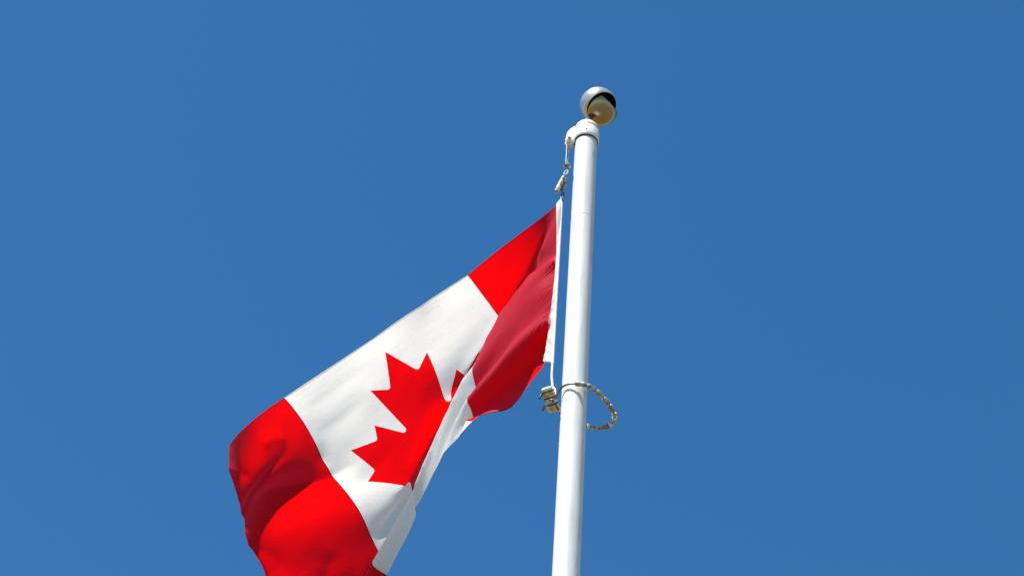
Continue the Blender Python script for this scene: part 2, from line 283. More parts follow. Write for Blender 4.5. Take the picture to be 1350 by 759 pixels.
# ------------------------------------------------------------------ flag surface
NS, NT = 145, 73
DATA = (
    -975,9,9,6,5,2,2,5,7,-1,2,6,9,3,3,6,6,3,2,5,11,24,12,-7,-25,-40,-22,17,33,22,8,-8,-20,-16,-7,2,6,-6,-5,2,10,6,1,-12,-17,-16,-10,-8,-11,-30,-23,-11,2,-22,31,47,28,81,29,-61,-88,-43,-22,-9,-2,-5,-7,-7,-5,3,-1,-9,-15,-75,9,7,7,4,1,-4,-7,-9,-2,-1,-1,-1,3,3,2,5,9,11,9,3,-15,-20,-20,-14,2,1,-9,-10,0,4,7,9,1,-4,-5,-6,4,4,3,2,4,4,9,6,1,-5,-7,-9,1,-3,-6,-13,7,-7,15,14,-14,43,64,37,-5,-14,-15,-12,-5,2,4,4,-6,-15,-28,-34,-77,9,8,7,5,2,-2,-7,-7,-3,-3,-1,-1,2,3,4,5,8,8,4,-3,-14,-16,-13,-6,0,-2,-9,-9,-3,2,6,6,4,-1,-4,-4,1,3,3,1,3,5,6,7,3,-3,-7,-5,-2,-2,-7,-7,4,-5,2,16,-8,8,53,50,14,-4,-11,-12,-4,-1,2,-1,-6,-15,-24,-30,-78,6,9,9,6,3,0,-5,-6,-5,-3,-2,-1,1,3,4,6,5,3,0,-7,-10,-10,-7,-3,-2,-2,-8,-9,-6,-1,4,5,5,1,-2,-1,0,2,1,1,2,3,6,5,4,1,-3,-5,-2,-4,-4,-3,-1,-3,-6,10,4,-7,22,43,32,12,-1,-5,-7,-3,-2,-3,-9,-16,-19,-19,-82,9,8,6,9,7,1,-3,-5,-5,-4,-3,-1,1,2,4,4,2,1,-4,-6,-7,-7,-3,-2,0,-4,-7,-8,-8,-2,0,4,3,4,2,-1,0,0,1,0,1,2,4,6,5,2,-1,-3,-3,-2,-3,-3,0,-4,-9,3,6,-2,1,26,33,23,10,1,-3,-5,-5,-7,-12,-13,-12,-6,-83,6,6,9,7,7,8,-1,-4,-5,-5,-4,-2,0,3,4,2,1,-2,-4,-6,-5,-2,-2,-1,-2,-3,-5,-8,-6,-6,-2,1,4,4,2,2,0,0,-1,0,0,1,3,3,6,7,1,-3,-2,-3,-3,-2,-2,-2,-8,-4,4,2,-2,9,24,26,17,8,1,-4,-7,-9,-12,-10,-2,3,-86,6,6,8,7,8,6,8,-4,-5,-5,-5,-3,1,2,2,2,0,-3,-4,-5,-4,-1,0,1,-3,-3,-6,-5,-7,-5,-3,0,1,3,3,2,1,0,-1,-2,0,1,1,4,4,7,4,0,-2,-3,-2,-3,-1,-4,-7,-6,1,2,0,1,14,21,20,12,4,-2,-5,-9,-8,-5,5,8,-89,6,6,5,8,8,8,6,6,-4,-6,-6,-5,-1,3,4,1,-1,-4,-5,-4,-3,-1,1,0,-1,-4,-3,-5,-4,-5,-4,-3,1,1,3,2,1,-1,-1,-1,0,0,1,2,4,4,9,1,-1,-3,-3,-2,-3,-3,-5,-6,-3,1,0,0,6,16,18,14,7,1,-5,-6,-4,3,6,8,-90,4,5,5,9,7,9,7,5,3,-5,-7,-9,0,6,3,1,-3,-4,-5,-5,-2,-1,0,0,-1,-1,-2,-4,-4,-5,-4,-2,-1,1,0,2,1,0,-1,-2,0,0,1,1,2,5,8,5,-1,-2,-3,-3,-3,-3,-5,-5,-4,-1,1,0,2,8,15,14,9,3,-1,-2,0,4,7,7,-93,5,4,5,6,10,8,10,6,4,1,-6,-11,-3,9,3,-2,-3,-6,-6,-5,-4,-1,1,0,1,-1,-2,-1,-4,-3,-3,-3,-2,-1,1,0,0,1,0,0,-2,-1,-1,1,3,3,6,9,0,-1,-3,-4,-3,-4,-4,-5,-4,-2,-1,1,0,6,11,12,10,5,2,0,3,5,6,8,-93,3,4,4,3,11,10,10,10,4,3,3,5,-3,-9,-3,-2,-6,-7,-8,-6,-2,-2,1,1,1,1,
    -1,-2,-1,-3,-3,-3,-2,-1,-1,0,0,0,1,0,-2,-1,-1,0,1,3,5,10,4,-2,-3,-4,-4,-4,-3,-5,-4,-2,-1,0,1,2,7,11,9,7,4,3,3,5,5,4,-94,3,2,3,5,7,10,13,11,8,3,2,4,-2,-4,-3,-5,-8,-10,-9,-5,-4,0,1,2,1,1,1,0,-2,-2,-3,-2,-2,-2,-1,-1,0,0,-1,0,-1,-1,-1,0,0,1,5,9,9,-1,-3,-4,-4,-4,-6,-4,-3,-3,-1,-1,1,1,5,8,10,7,5,4,4,5,6,5,-95,2,3,2,2,2,15,12,13,10,5,2,2,2,-3,-3,-8,-11,-11,-9,-6,-1,1,1,2,3,1,1,-1,-1,-1,-2,-2,-2,-2,-2,-1,0,-1,-1,-1,-1,0,-1,0,0,2,1,7,14,0,-3,-3,-5,-5,-4,-5,-4,-2,-1,-1,0,1,2,6,8,9,6,5,5,5,5,6,-95,2,1,2,2,3,7,12,15,13,8,3,3,3,-2,-6,-11,-15,-12,-7,-3,-1,1,3,3,2,2,1,0,-1,-1,-1,-2,-3,-1,-1,-2,-1,-1,-1,-1,0,-2,0,0,1,2,2,4,9,5,0,-3,-4,-6,-6,-5,-3,-3,-1,-1,-1,1,2,5,6,7,7,6,5,6,6,5,-94,0,1,2,1,1,1,15,14,14,12,6,4,3,-2,-13,-17,-14,-10,-4,-1,2,3,3,3,2,1,1,0,0,-1,-1,-2,-1,-2,-2,-1,-2,-1,-1,-1,-1,-1,0,0,2,1,4,4,5,6,2,-2,-4,-5,-7,-6,-5,-2,-2,0,0,0,2,2,6,6,6,7,6,6,6,6,-94,1,0,0,1,2,1,6,12,17,15,10,6,1,-8,-19,-19,-11,-4,0,2,3,3,3,2,2,1,1,0,0,-1,-1,-1,-1,-2,-2,-1,-1,-2,-1,-1,-1,-1,0,0,1,3,2,4,5,9,1,-1,-3,-7,-7,-6,-5,-3,-2,0,0,0,0,3,4,6,6,6,7,5,6,6,-94,0,1,0,1,0,1,0,13,14,15,15,7,-3,-15,-21,-16,-5,2,3,4,3,3,1,2,1,1,0,1,0,0,-1,-1,-2,-1,-1,-2,-1,-1,-1,-2,-1,0,-1,0,1,1,3,3,6,10,2,0,-4,-5,-7,-8,-6,-4,-1,-1,-1,1,0,2,3,5,6,6,6,7,6,6,-93,0,0,0,0,0,1,0,5,11,16,15,8,-6,-19,-18,-8,5,5,4,2,2,0,1,0,1,1,1,0,0,0,-1,0,-1,-2,-1,-1,-2,-1,-2,-1,-1,-1,0,0,1,1,2,2,5,11,5,0,-2,-6,-8,-8,-7,-4,-2,-1,0,-1,2,1,3,3,6,6,7,6,6,6,-92,-2,0,0,0,1,0,1,0,10,13,14,9,-9,-19,-4,2,7,4,1,1,-2,-2,-1,-1,0,1,0,2,0,-1,1,-2,0,-1,-1,-1,-2,-1,-1,-1,-2,0,-1,0,-1,1,1,3,4,11,9,1,-3,-5,-7,-9,-8,-5,-3,-1,0,0,0,1,2,4,4,6,6,6,5,5,-97,2,0,1,1,-1,0,0,1,4,10,15,11,-9,-15,12,15,-2,-2,-2,-2,-3,-2,-4,-2,-2,2,1,0,1,0,-1,1,-1,-1,-1,-1,0,-2,-1,-1,-1,-2,0,-1,0,0,1,3,3,8,13,3,-2,-4,-7,-9,-9,-7,-3,-2,0,0,1,1,1,3,3,5,5,5,6,3,-96,1,1,0,0,0,0,1,-1,1,8,11,15,0,10,3,2,-1,-3,-2,-3,-1,-3,-4,-8,-1,1,2,0,-1,1,0,-1,0,0,-1,-1,-1,-1,-1,-1,-1,-1,-2,0,-1,0,1,1,4,6,15,5,0,-4,-7,-9,-10,-7,-5,-1,-1,0,0,1,2,1,4,2,4,6,5,3,-95,0,0,1,0,1,0,-1,0,0,4,8,15,11,15,1,-3,-1,-1,
    -1,0,-1,1,-1,-4,-6,-6,-3,-1,0,-1,-1,1,0,0,0,-1,-1,-1,-1,-1,-1,-1,-1,-2,0,-1,0,1,3,5,13,10,2,-2,-7,-10,-10,-9,-5,-2,-1,0,1,1,1,2,0,2,2,4,5,11,-95,1,1,-1,0,0,0,0,1,0,0,6,6,25,13,2,0,-3,-1,2,3,5,1,-1,0,-6,-12,-8,-5,-2,-1,0,0,1,0,0,0,-1,-1,-1,-2,-1,-1,-1,0,-1,-1,0,0,1,4,10,16,4,-2,-6,-9,-10,-10,-6,-4,-1,0,0,1,1,1,1,0,1,0,3,4,-94,1,-1,1,0,0,0,0,-1,0,0,3,6,21,16,7,-1,-2,0,2,8,9,-1,-4,-2,-5,-5,-11,-8,-5,-3,0,0,1,1,0,-1,0,-1,-1,-1,-2,-1,-1,-2,-1,0,0,0,1,3,5,19,9,-3,-5,-8,-10,-10,-8,-4,-2,1,0,1,1,0,0,-2,-2,-3,-1,-1,-93,-1,1,0,0,-1,0,0,1,-1,0,0,5,16,19,9,2,-1,-1,5,6,7,-1,-3,-3,-2,-4,-5,-9,-9,-5,-3,3,1,1,0,0,-2,0,-2,-1,-1,-2,-1,-1,-1,0,-1,0,1,1,5,14,17,-6,-4,-6,-9,-10,-9,-5,-1,-1,1,0,1,1,-2,-2,-5,-4,-4,-4,-93,0,0,0,0,0,0,0,-1,1,-1,-1,3,12,19,13,3,0,2,6,2,-5,3,2,-1,-3,-3,-2,-3,-7,-12,-6,5,2,0,-1,0,0,-1,-1,-2,-2,-1,-2,-1,-1,-1,0,1,0,2,3,4,6,9,-1,-4,-7,-9,-8,-5,-2,-1,-1,1,1,0,-2,-5,-5,-5,-6,-4,-92,0,0,-1,0,0,0,0,0,-1,0,0,-1,9,18,15,5,4,2,6,-1,0,2,-1,-5,-4,-1,2,3,-3,-8,-9,2,-2,-2,-1,-1,-1,-1,-1,-1,-1,-3,-1,-2,-1,-1,0,0,2,2,2,4,8,4,1,-2,-6,-8,-9,-6,-4,-1,1,0,0,-1,-2,-4,-6,-6,-5,-5,-93,1,-1,1,-1,0,0,-1,0,0,0,0,-1,4,14,19,4,10,6,-3,5,2,0,-5,-7,-5,5,13,7,0,7,-2,-22,-11,-5,-3,-2,-1,0,-1,-2,-2,-1,-3,-2,-2,0,-1,1,1,2,2,3,10,6,0,-2,-5,-9,-8,-8,-3,-1,-1,0,1,-1,-3,-5,-5,-5,-6,-5,-91,-1,0,-1,0,0,-1,1,0,-1,0,0,0,0,11,18,14,8,2,0,3,5,-1,-7,-9,2,18,18,2,-2,-2,-4,-12,-12,-10,-6,-4,-1,-1,0,-1,-2,-3,-3,-3,-1,-2,0,0,2,1,2,3,9,8,1,-2,-5,-6,-11,-7,-5,-1,-1,0,0,0,-3,-5,-6,-5,-4,-7,-91,-1,0,0,-1,0,0,-1,0,1,-1,-1,0,0,5,15,24,7,2,-1,3,4,0,-8,-4,9,26,10,-4,0,-4,-5,-7,-9,-10,-10,-7,-4,0,0,0,-2,-3,-3,-3,-3,-2,-1,1,0,2,2,3,7,12,2,-2,-3,-9,-8,-9,-6,-3,0,0,-1,-1,-2,-5,-5,-4,-5,-2,-91,0,-1,0,0,-1,0,0,-1,0,0,0,-1,0,0,14,22,13,3,-1,2,5,-1,-6,-1,9,13,8,4,3,-2,-5,-5,-6,-7,-10,-11,-8,2,1,-1,-2,-3,-4,-4,-4,-2,-1,-1,1,2,2,3,5,14,4,0,-5,-6,-10,-10,-6,-3,-2,-1,1,0,-3,-4,-4,-6,-3,-4,-90,-1,0,-2,0,0,-1,0,0,-1,1,-1,1,-1,0,6,20,17,6,0,0,4,3,-6,1,4,-6,7,21,8,-1,-3,-5,-4,-5,-5,-11,-12,3,-1,-3,-2,-2,-4,-4,-5,-4,-3,0,0,1,2,
    3,5,13,8,0,-3,-6,-10,-10,-8,-5,-1,-1,-1,1,-1,-3,-6,-4,-5,-4,-89,-1,-2,0,-1,0,0,-1,0,0,-1,1,-1,0,0,1,17,18,11,0,-2,5,4,-5,3,0,-7,6,18,13,2,-3,-5,-5,-2,1,3,0,-18,-9,-4,-2,-2,-3,-6,-6,-6,-2,-2,0,0,2,3,5,11,12,1,-1,-6,-9,-11,-9,-6,-3,-1,-1,0,2,-2,-5,-5,-5,-5,-89,-1,-1,-2,0,-1,0,0,0,0,0,-1,0,0,-1,0,9,20,16,1,-7,6,8,4,-4,-7,-2,4,14,14,6,-2,-4,-5,0,5,-1,-2,-8,-10,-7,-4,-1,-1,-5,-8,-7,-6,-2,-1,1,1,2,5,9,15,3,-1,-4,-8,-13,-10,-5,-4,-2,-1,0,2,0,-2,-6,-6,-6,-88,-3,-1,-1,-1,0,0,0,-1,0,0,0,0,0,0,-1,1,20,18,5,-10,6,9,10,-5,-9,-3,5,11,13,8,-1,-4,-2,-2,-3,4,1,-3,-6,-8,-8,-2,1,1,-10,-11,-7,-3,-2,-1,0,2,5,9,15,7,0,-3,-8,-12,-13,-7,-2,-3,-4,-1,3,6,-1,-6,-7,-9,-88,-3,-2,0,-1,0,-1,0,0,0,0,0,-1,0,1,0,0,9,23,10,-2,3,7,6,-2,-8,-5,3,9,13,7,1,-3,-1,-2,-1,1,2,-1,-2,-5,-7,-10,1,11,-10,-17,-9,-5,-2,-2,-1,0,4,9,18,8,3,-1,-7,-14,-16,-9,-2,0,-7,-3,5,8,5,-3,-10,-12,-89,-4,-1,-1,0,0,0,0,0,-1,0,0,1,-1,0,1,1,1,20,16,12,0,1,5,-1,-8,-5,2,8,10,8,1,-3,-1,-1,-1,3,2,1,0,-2,-5,-10,-9,17,-13,-14,-11,-6,-4,-2,-2,-1,1,12,24,4,6,0,-5,-11,-19,-16,-4,1,-10,-1,5,12,10,2,-7,-18,-101,3,1,1,1,-1,0,0,0,0,0,-1,0,0,0,-1,-2,0,11,27,14,1,3,3,0,-5,-6,2,6,8,5,3,0,-3,-1,1,3,3,2,1,1,0,4,3,-39,-6,-3,-7,-7,-5,-4,-2,-3,-3,-5,1,39,18,6,-2,-10,-18,-22,-15,-10,3,1,5,12,16,11,7,9,-102,3,2,0,0,1,0,-1,0,1,-1,0,0,0,-1,0,0,-1,2,25,19,2,4,6,-1,-4,-5,4,8,1,6,3,1,-4,-2,2,4,4,2,-2,-1,-3,-7,-17,-15,3,2,-5,-9,-7,-3,-4,-3,-4,-4,2,23,28,15,4,-4,-15,-25,-25,-13,0,0,4,11,17,19,13,12,-100,2,0,1,0,0,0,1,0,-1,0,0,-1,0,0,-1,1,-1,-1,16,21,7,6,8,1,-4,-4,7,9,-3,2,3,0,-1,-1,1,4,4,0,-3,-7,-7,-7,-10,-5,2,0,-6,-9,-9,-5,-3,-3,-3,-2,-1,12,25,24,15,3,-8,-22,-30,-21,-7,-1,2,5,16,20,18,15,-100,1,2,0,1,-1,0,0,0,0,0,0,0,0,-1,0,-1,1,0,4,23,8,9,11,1,-3,0,9,3,5,-3,-1,0,0,-1,1,4,4,-3,-5,-4,-2,-5,-5,-3,-2,-3,-11,-10,-12,-3,-2,-3,-3,-3,0,5,15,27,23,13,2,-13,-27,-29,-16,-7,-2,3,9,17,21,18,-99,1,0,1,0,0,1,-1,0,-1,0,0,0,0,0,1,-1,0,0,0,15,13,11,14,3,-1,-4,9,3,5,-1,-2,1,-1,0,0,2,9,-4,-8,-2,-1,0,-1,-2,-3,-6,-9,-12,-25,2,-2,-3,-3,-2,0,1,8,18,26,24,12,-2,-17,-27,-26,-16,-7,
    -1,3,13,18,23,-98,1,0,0,0,1,-1,0,0,0,0,0,0,-1,1,-1,1,-1,-1,1,5,16,11,15,5,-2,-1,6,5,5,1,0,-2,0,-1,0,-1,0,-1,0,-1,1,1,0,0,0,3,4,-8,-8,-27,-16,-8,-4,-3,-1,0,3,10,20,26,22,11,-3,-18,-26,-23,-15,-7,0,5,14,20,-98,0,1,0,0,0,0,0,0,0,0,-1,0,1,-1,0,0,0,1,-1,1,12,12,13,9,-1,-2,8,5,5,2,0,-1,-1,1,-1,-4,-12,3,6,3,2,2,2,1,0,0,2,1,0,-23,-22,-13,-9,-5,-2,0,0,4,12,20,25,21,10,-4,-16,-23,-21,-12,-5,0,8,11,-97,0,-1,1,0,0,0,0,-1,1,0,0,0,-1,0,0,0,0,0,0,0,4,15,15,13,-1,-5,8,5,5,5,0,-1,-2,2,-2,-7,-6,0,5,4,2,3,2,1,0,-4,5,3,0,-10,-18,-20,-15,-11,-1,0,-1,1,5,12,21,24,20,9,-4,-14,-19,-15,-11,-5,-1,3,-97,0,1,-1,0,0,0,0,0,0,-1,1,-1,1,0,0,-1,0,0,1,-1,1,9,18,18,2,-7,3,5,8,4,2,-1,-4,3,-2,-5,-6,0,3,4,3,3,3,2,2,6,-1,-1,-1,-5,-10,-15,-22,-22,3,-2,-2,-2,0,6,12,20,23,19,9,-3,-13,-15,-13,-10,-6,-6,-97,0,0,0,0,0,0,0,0,0,0,-1,1,-1,0,0,1,0,-1,0,1,-1,3,18,23,5,-9,-3,7,8,7,3,1,1,-3,-4,-5,-3,0,2,3,4,3,4,3,3,3,0,-1,-1,1,0,-9,-10,-13,-20,-12,-7,-5,-2,0,5,12,18,22,19,8,-3,-11,-13,-12,-12,-9,-96,0,-1,1,-1,0,0,0,0,-1,0,1,-1,0,0,0,0,0,0,0,0,0,1,11,28,10,-7,-11,5,10,9,3,4,3,-5,-4,-5,-3,0,2,3,3,6,6,0,2,2,1,-1,0,0,-1,-1,-3,-3,-22,-15,-13,-9,-6,-4,0,4,12,17,19,16,9,-5,-10,-11,-12,-13,-95,-1,0,-1,1,-1,0,0,0,0,0,-1,0,0,0,0,0,0,0,0,0,0,0,3,30,20,-6,-17,1,10,13,5,2,4,-3,-4,-5,-3,-1,1,3,4,4,3,4,3,2,0,1,0,-3,-4,2,2,-4,-10,-14,-11,-11,-10,-8,-5,0,3,10,15,18,13,4,-2,-7,-9,-14,-95,0,-1,0,-1,0,0,-1,0,0,0,1,0,0,0,-1,0,0,0,0,0,0,-1,1,20,34,-3,-27,-2,8,20,6,4,3,1,-5,-5,-4,-1,2,2,3,1,2,6,3,3,2,0,0,0,1,-2,-3,-3,-7,-6,-8,-8,-11,-10,-8,-6,-1,3,9,13,15,9,4,0,-2,-2,-94,-1,0,-1,-1,0,-1,1,0,0,0,-1,0,0,0,0,0,0,0,0,-1,1,0,-1,7,41,10,-33,-2,-5,24,11,5,5,1,-2,-5,-5,-2,1,3,2,3,2,3,4,3,1,2,0,2,0,-2,-3,-3,-7,-5,-3,-5,-6,-8,-10,-9,-6,-2,3,8,12,11,8,4,4,4,-94,-1,-1,-1,0,0,0,0,-1,0,0,0,0,0,-1,1,0,0,0,0,0,-1,0,0,1,30,31,-29,-10,-10,18,19,5,5,5,-1,-5,-7,0,0,1,3,2,2,4,4,2,3,1,1,1,1,-1,-2,-4,-5,-14,3,0,-2,-4,-8,-8,-8,-7,-2,3,7,10,9,8,5,7,-92,-2,-1,-1,-1,0,0,-1,1,-1,0,0,0,-1,1,0,-1,1,0,0,0,0,-1,0,-1,14,41,-12,-18,-8,3,24,6,8,6,1,-3,-5,-3,0,1,1,3,3,3,
    3,4,2,2,1,1,0,0,-1,-2,-3,-5,-7,-2,0,0,-1,-6,-8,-7,-7,-3,2,8,7,8,8,6,-92,-2,-2,-1,0,-1,0,0,0,1,-1,0,-1,1,0,0,0,-1,1,-1,1,0,-1,0,0,2,34,12,-25,-4,-7,26,2,12,10,2,-2,-2,-5,-3,1,2,2,3,4,3,3,2,2,2,1,1,0,-1,-1,-1,0,-14,-5,0,2,4,0,-4,-6,-7,-6,-3,2,6,6,5,6,-93,-3,-1,0,0,0,-1,1,-1,0,0,0,0,0,-1,0,1,0,-1,1,0,-1,1,-1,-1,1,19,40,-40,3,-13,22,-1,18,11,4,0,-1,-5,-4,-1,3,2,4,2,4,2,4,3,2,0,1,-1,-1,0,-1,-2,-8,-12,-4,3,5,5,3,0,-5,-6,-6,-2,1,3,4,4,-101,2,1,1,0,-1,1,-1,0,0,0,-1,1,-1,1,0,-1,0,1,0,-1,1,-1,0,0,-1,5,26,-14,11,-18,16,-5,25,11,5,3,-2,-4,-3,-1,0,3,3,3,2,3,3,3,3,2,0,1,-1,-2,-1,-1,-4,-12,-12,-4,7,7,7,3,1,-3,-5,-4,-2,0,1,1,-102,3,1,0,0,1,-1,0,0,0,0,0,-1,1,-1,0,1,0,0,-1,1,0,0,-1,0,1,0,14,4,9,-16,8,28,7,2,3,2,1,-3,-3,-3,1,2,3,2,2,3,3,3,4,3,1,-1,-1,-1,-1,-2,-2,-3,-11,-7,-5,2,5,5,5,1,-1,-3,-2,-1,0,-2,-101,1,1,1,0,0,1,0,0,-1,0,0,0,-1,0,0,0,1,-1,1,0,0,0,1,0,0,1,7,13,3,-5,-10,61,-12,-3,2,2,1,-1,-3,-3,-1,4,2,3,0,1,3,5,3,4,1,0,-1,-1,-2,0,-1,-1,-4,-13,-11,-4,0,5,5,6,4,1,-1,-1,0,0,-100,1,1,0,1,0,-1,0,0,0,0,0,-1,0,1,0,0,-1,1,0,0,0,1,0,1,0,1,4,18,-5,6,-17,38,10,-1,2,2,1,-1,-2,-3,-1,2,5,0,0,1,3,4,5,3,3,1,-1,-2,-2,-2,0,0,-2,-9,-16,-12,-6,4,9,9,6,3,2,1,0,2,-100,0,1,1,0,1,0,0,0,0,-1,0,0,-1,0,0,1,0,0,0,0,0,0,1,1,0,2,4,19,-14,17,-18,19,20,5,0,3,1,1,-2,-3,-1,0,7,-2,-1,1,3,4,5,5,3,0,0,-3,-1,-1,-1,0,-1,-5,-12,-18,-14,8,8,8,7,5,2,2,1,3,-100,1,1,0,1,-1,1,0,0,-1,1,-1,0,-1,0,1,0,0,0,0,0,1,0,0,0,2,2,5,11,-12,22,-14,4,22,10,4,1,2,1,-1,-1,-4,-2,-2,1,2,4,3,4,5,5,4,2,-1,-1,-4,-2,1,0,0,-2,-5,-8,-3,-8,-1,3,4,4,3,2,3,2,-99,1,0,1,-1,1,0,0,0,0,0,0,-1,-1,1,1,-1,1,0,0,0,-1,1,0,1,1,2,3,4,0,11,-1,-7,21,14,5,2,1,2,1,-1,-3,-5,-8,2,5,3,4,5,5,5,4,4,1,-3,-4,-2,1,1,0,-2,-3,-5,-8,-7,-1,0,3,3,3,3,3,3,-99,0,1,0,1,0,0,0,0,1,-1,0,0,2,-1,-1,0,-1,0,0,0,0,0,1,0,1,2,3,4,4,-2,14,-15,16,18,8,1,2,3,2,-1,-3,-6,-6,0,1,3,5,4,6,5,5,4,1,0,-2,-1,0,-1,-1,-1,-2,-4,-12,-9,-2,1,1,3,5,4,3,3,-99,1,0,1,0,0,1,0,0,-1,0,0,1,0,0,-1,0,0,0,0,-1,1,0,0,1,1,1,3,3,4,-5,23,-18,7,20,12,2,0,5,3,-1,-3,-6,-5,-2,1,2,3,4,5,6,6,3,4,2,2,-2,-4,-1,-1,-1,-1,-3,-10,
    -20,-6,0,6,6,5,5,4,2,-98,0,0,0,1,1,-1,0,0,1,0,0,0,1,-1,0,-1,0,0,-1,1,-1,0,1,0,1,1,1,2,1,-3,18,-5,-1,18,15,7,1,4,1,0,-3,-4,-4,-3,-1,1,1,4,4,6,6,6,3,3,3,0,-3,-3,-2,0,-1,-2,-4,-19,-31,9,8,8,7,4,5,2,-98,1,0,0,0,0,1,0,0,0,0,1,0,-1,0,-1,0,0,-1,1,-1,1,0,0,0,0,2,0,2,2,0,3,12,-11,16,18,12,8,-2,0,-1,-2,-3,-5,-3,-1,0,0,2,4,6,7,6,5,4,1,0,-2,-2,-1,-2,0,0,-1,-2,-10,-16,-2,2,3,5,3,5,-98,0,1,0,1,0,0,0,0,0,0,0,0,0,0,0,0,-1,0,0,0,-1,1,0,0,1,0,2,1,2,1,-2,16,-12,11,18,15,8,1,0,0,-2,-3,-3,-3,-2,-2,0,-1,3,7,9,7,5,3,1,0,-1,-2,-2,0,0,0,0,-4,-9,-15,-2,1,2,4,4,6,-97,0,0,1,-1,0,0,1,0,0,1,-1,0,1,-1,0,-1,0,0,-1,1,0,0,0,1,1,1,1,1,0,0,-1,8,-1,2,19,16,10,4,1,0,-2,-3,-3,-3,-2,-1,0,-1,-1,8,9,8,6,2,1,-1,-2,-1,-1,0,1,1,-1,-3,-9,-21,-4,2,5,5,6,5,-96,0,0,-1,1,0,0,0,0,0,0,0,0,0,0,-1,1,0,-1,0,0,0,0,1,0,1,0,1,1,1,1,-1,1,7,-5,17,17,11,7,2,1,-1,-2,-4,-3,-1,-1,0,2,5,2,6,8,6,1,-2,-2,-1,-2,0,1,1,2,2,-2,-7,-21,-19,3,6,8,9,8,-96,0,-1,1,-1,1,0,0,0,0,0,0,0,0,0,0,-1,0,1,0,-1,1,0,-1,2,0,1,1,0,1,-1,1,-1,8,-6,13,16,14,7,5,2,1,-3,-3,-3,-3,0,1,3,3,2,5,10,7,-2,-3,-2,-2,-1,-2,1,2,3,4,2,-2,-17,-43,4,9,9,9,11,-95,-1,0,-1,1,-1,1,0,0,0,0,0,1,-1,0,0,0,0,-1,0,1,-1,0,2,0,0,2,0,1,-1,1,-1,0,2,0,5,19,13,11,5,4,1,-1,-3,-4,-3,-1,1,2,1,2,4,12,14,-9,-4,-2,-2,-2,-1,0,2,4,5,6,3,-2,-26,-22,-2,6,9,11,-94,-1,-1,0,-1,0,-1,0,1,1,0,0,0,0,0,0,0,0,0,0,0,0,1,-1,1,1,0,1,0,1,-1,0,0,0,4,-2,16,16,11,8,4,5,-1,-6,-4,-3,-1,0,1,2,0,2,3,3,7,3,-1,-2,-3,-2,-1,2,4,6,8,8,7,6,-37,-23,-1,5,7,-94,-2,0,-1,0,-1,-1,2,1,0,0,1,-1,1,0,0,0,-1,1,-1,0,1,-1,1,0,1,0,1,0,0,1,-1,-1,1,1,-1,12,17,12,8,5,7,0,-6,-5,-3,-2,-1,1,1,2,0,-4,-1,15,6,1,-2,-3,-3,-2,0,4,6,9,10,12,12,-14,-32,-19,-2,4,-99,2,1,0,0,2,1,-1,-1,0,0,0,1,-1,0,0,-1,1,-1,1,-1,0,1,0,1,0,1,0,1,-1,0,0,-1,0,1,-2,6,19,14,9,4,-3,-1,2,-1,-1,-2,-1,1,1,0,0,-1,2,9,7,1,-1,-3,-3,-3,-1,2,5,9,12,14,13,3,-16,-36,-21,-15,-98,1,0,1,1,0,1,0,0,-1,1,-1,0,0,0,0,0,0,0,0,0,0,0,1,-1,1,0,0,1,0,-1,0,0,-1,0,1,0,15,18,10,5,-1,0,1,-1,-3,-1,0,-1,1,2,0,1,3,5,6,3,-1,-2,-4,-3,-2,0,4,7,12,13,15,10,6,-15,-36,-26,-98,1,1,1,0,0,0,0,0,1,-1,1,-1,1,0,
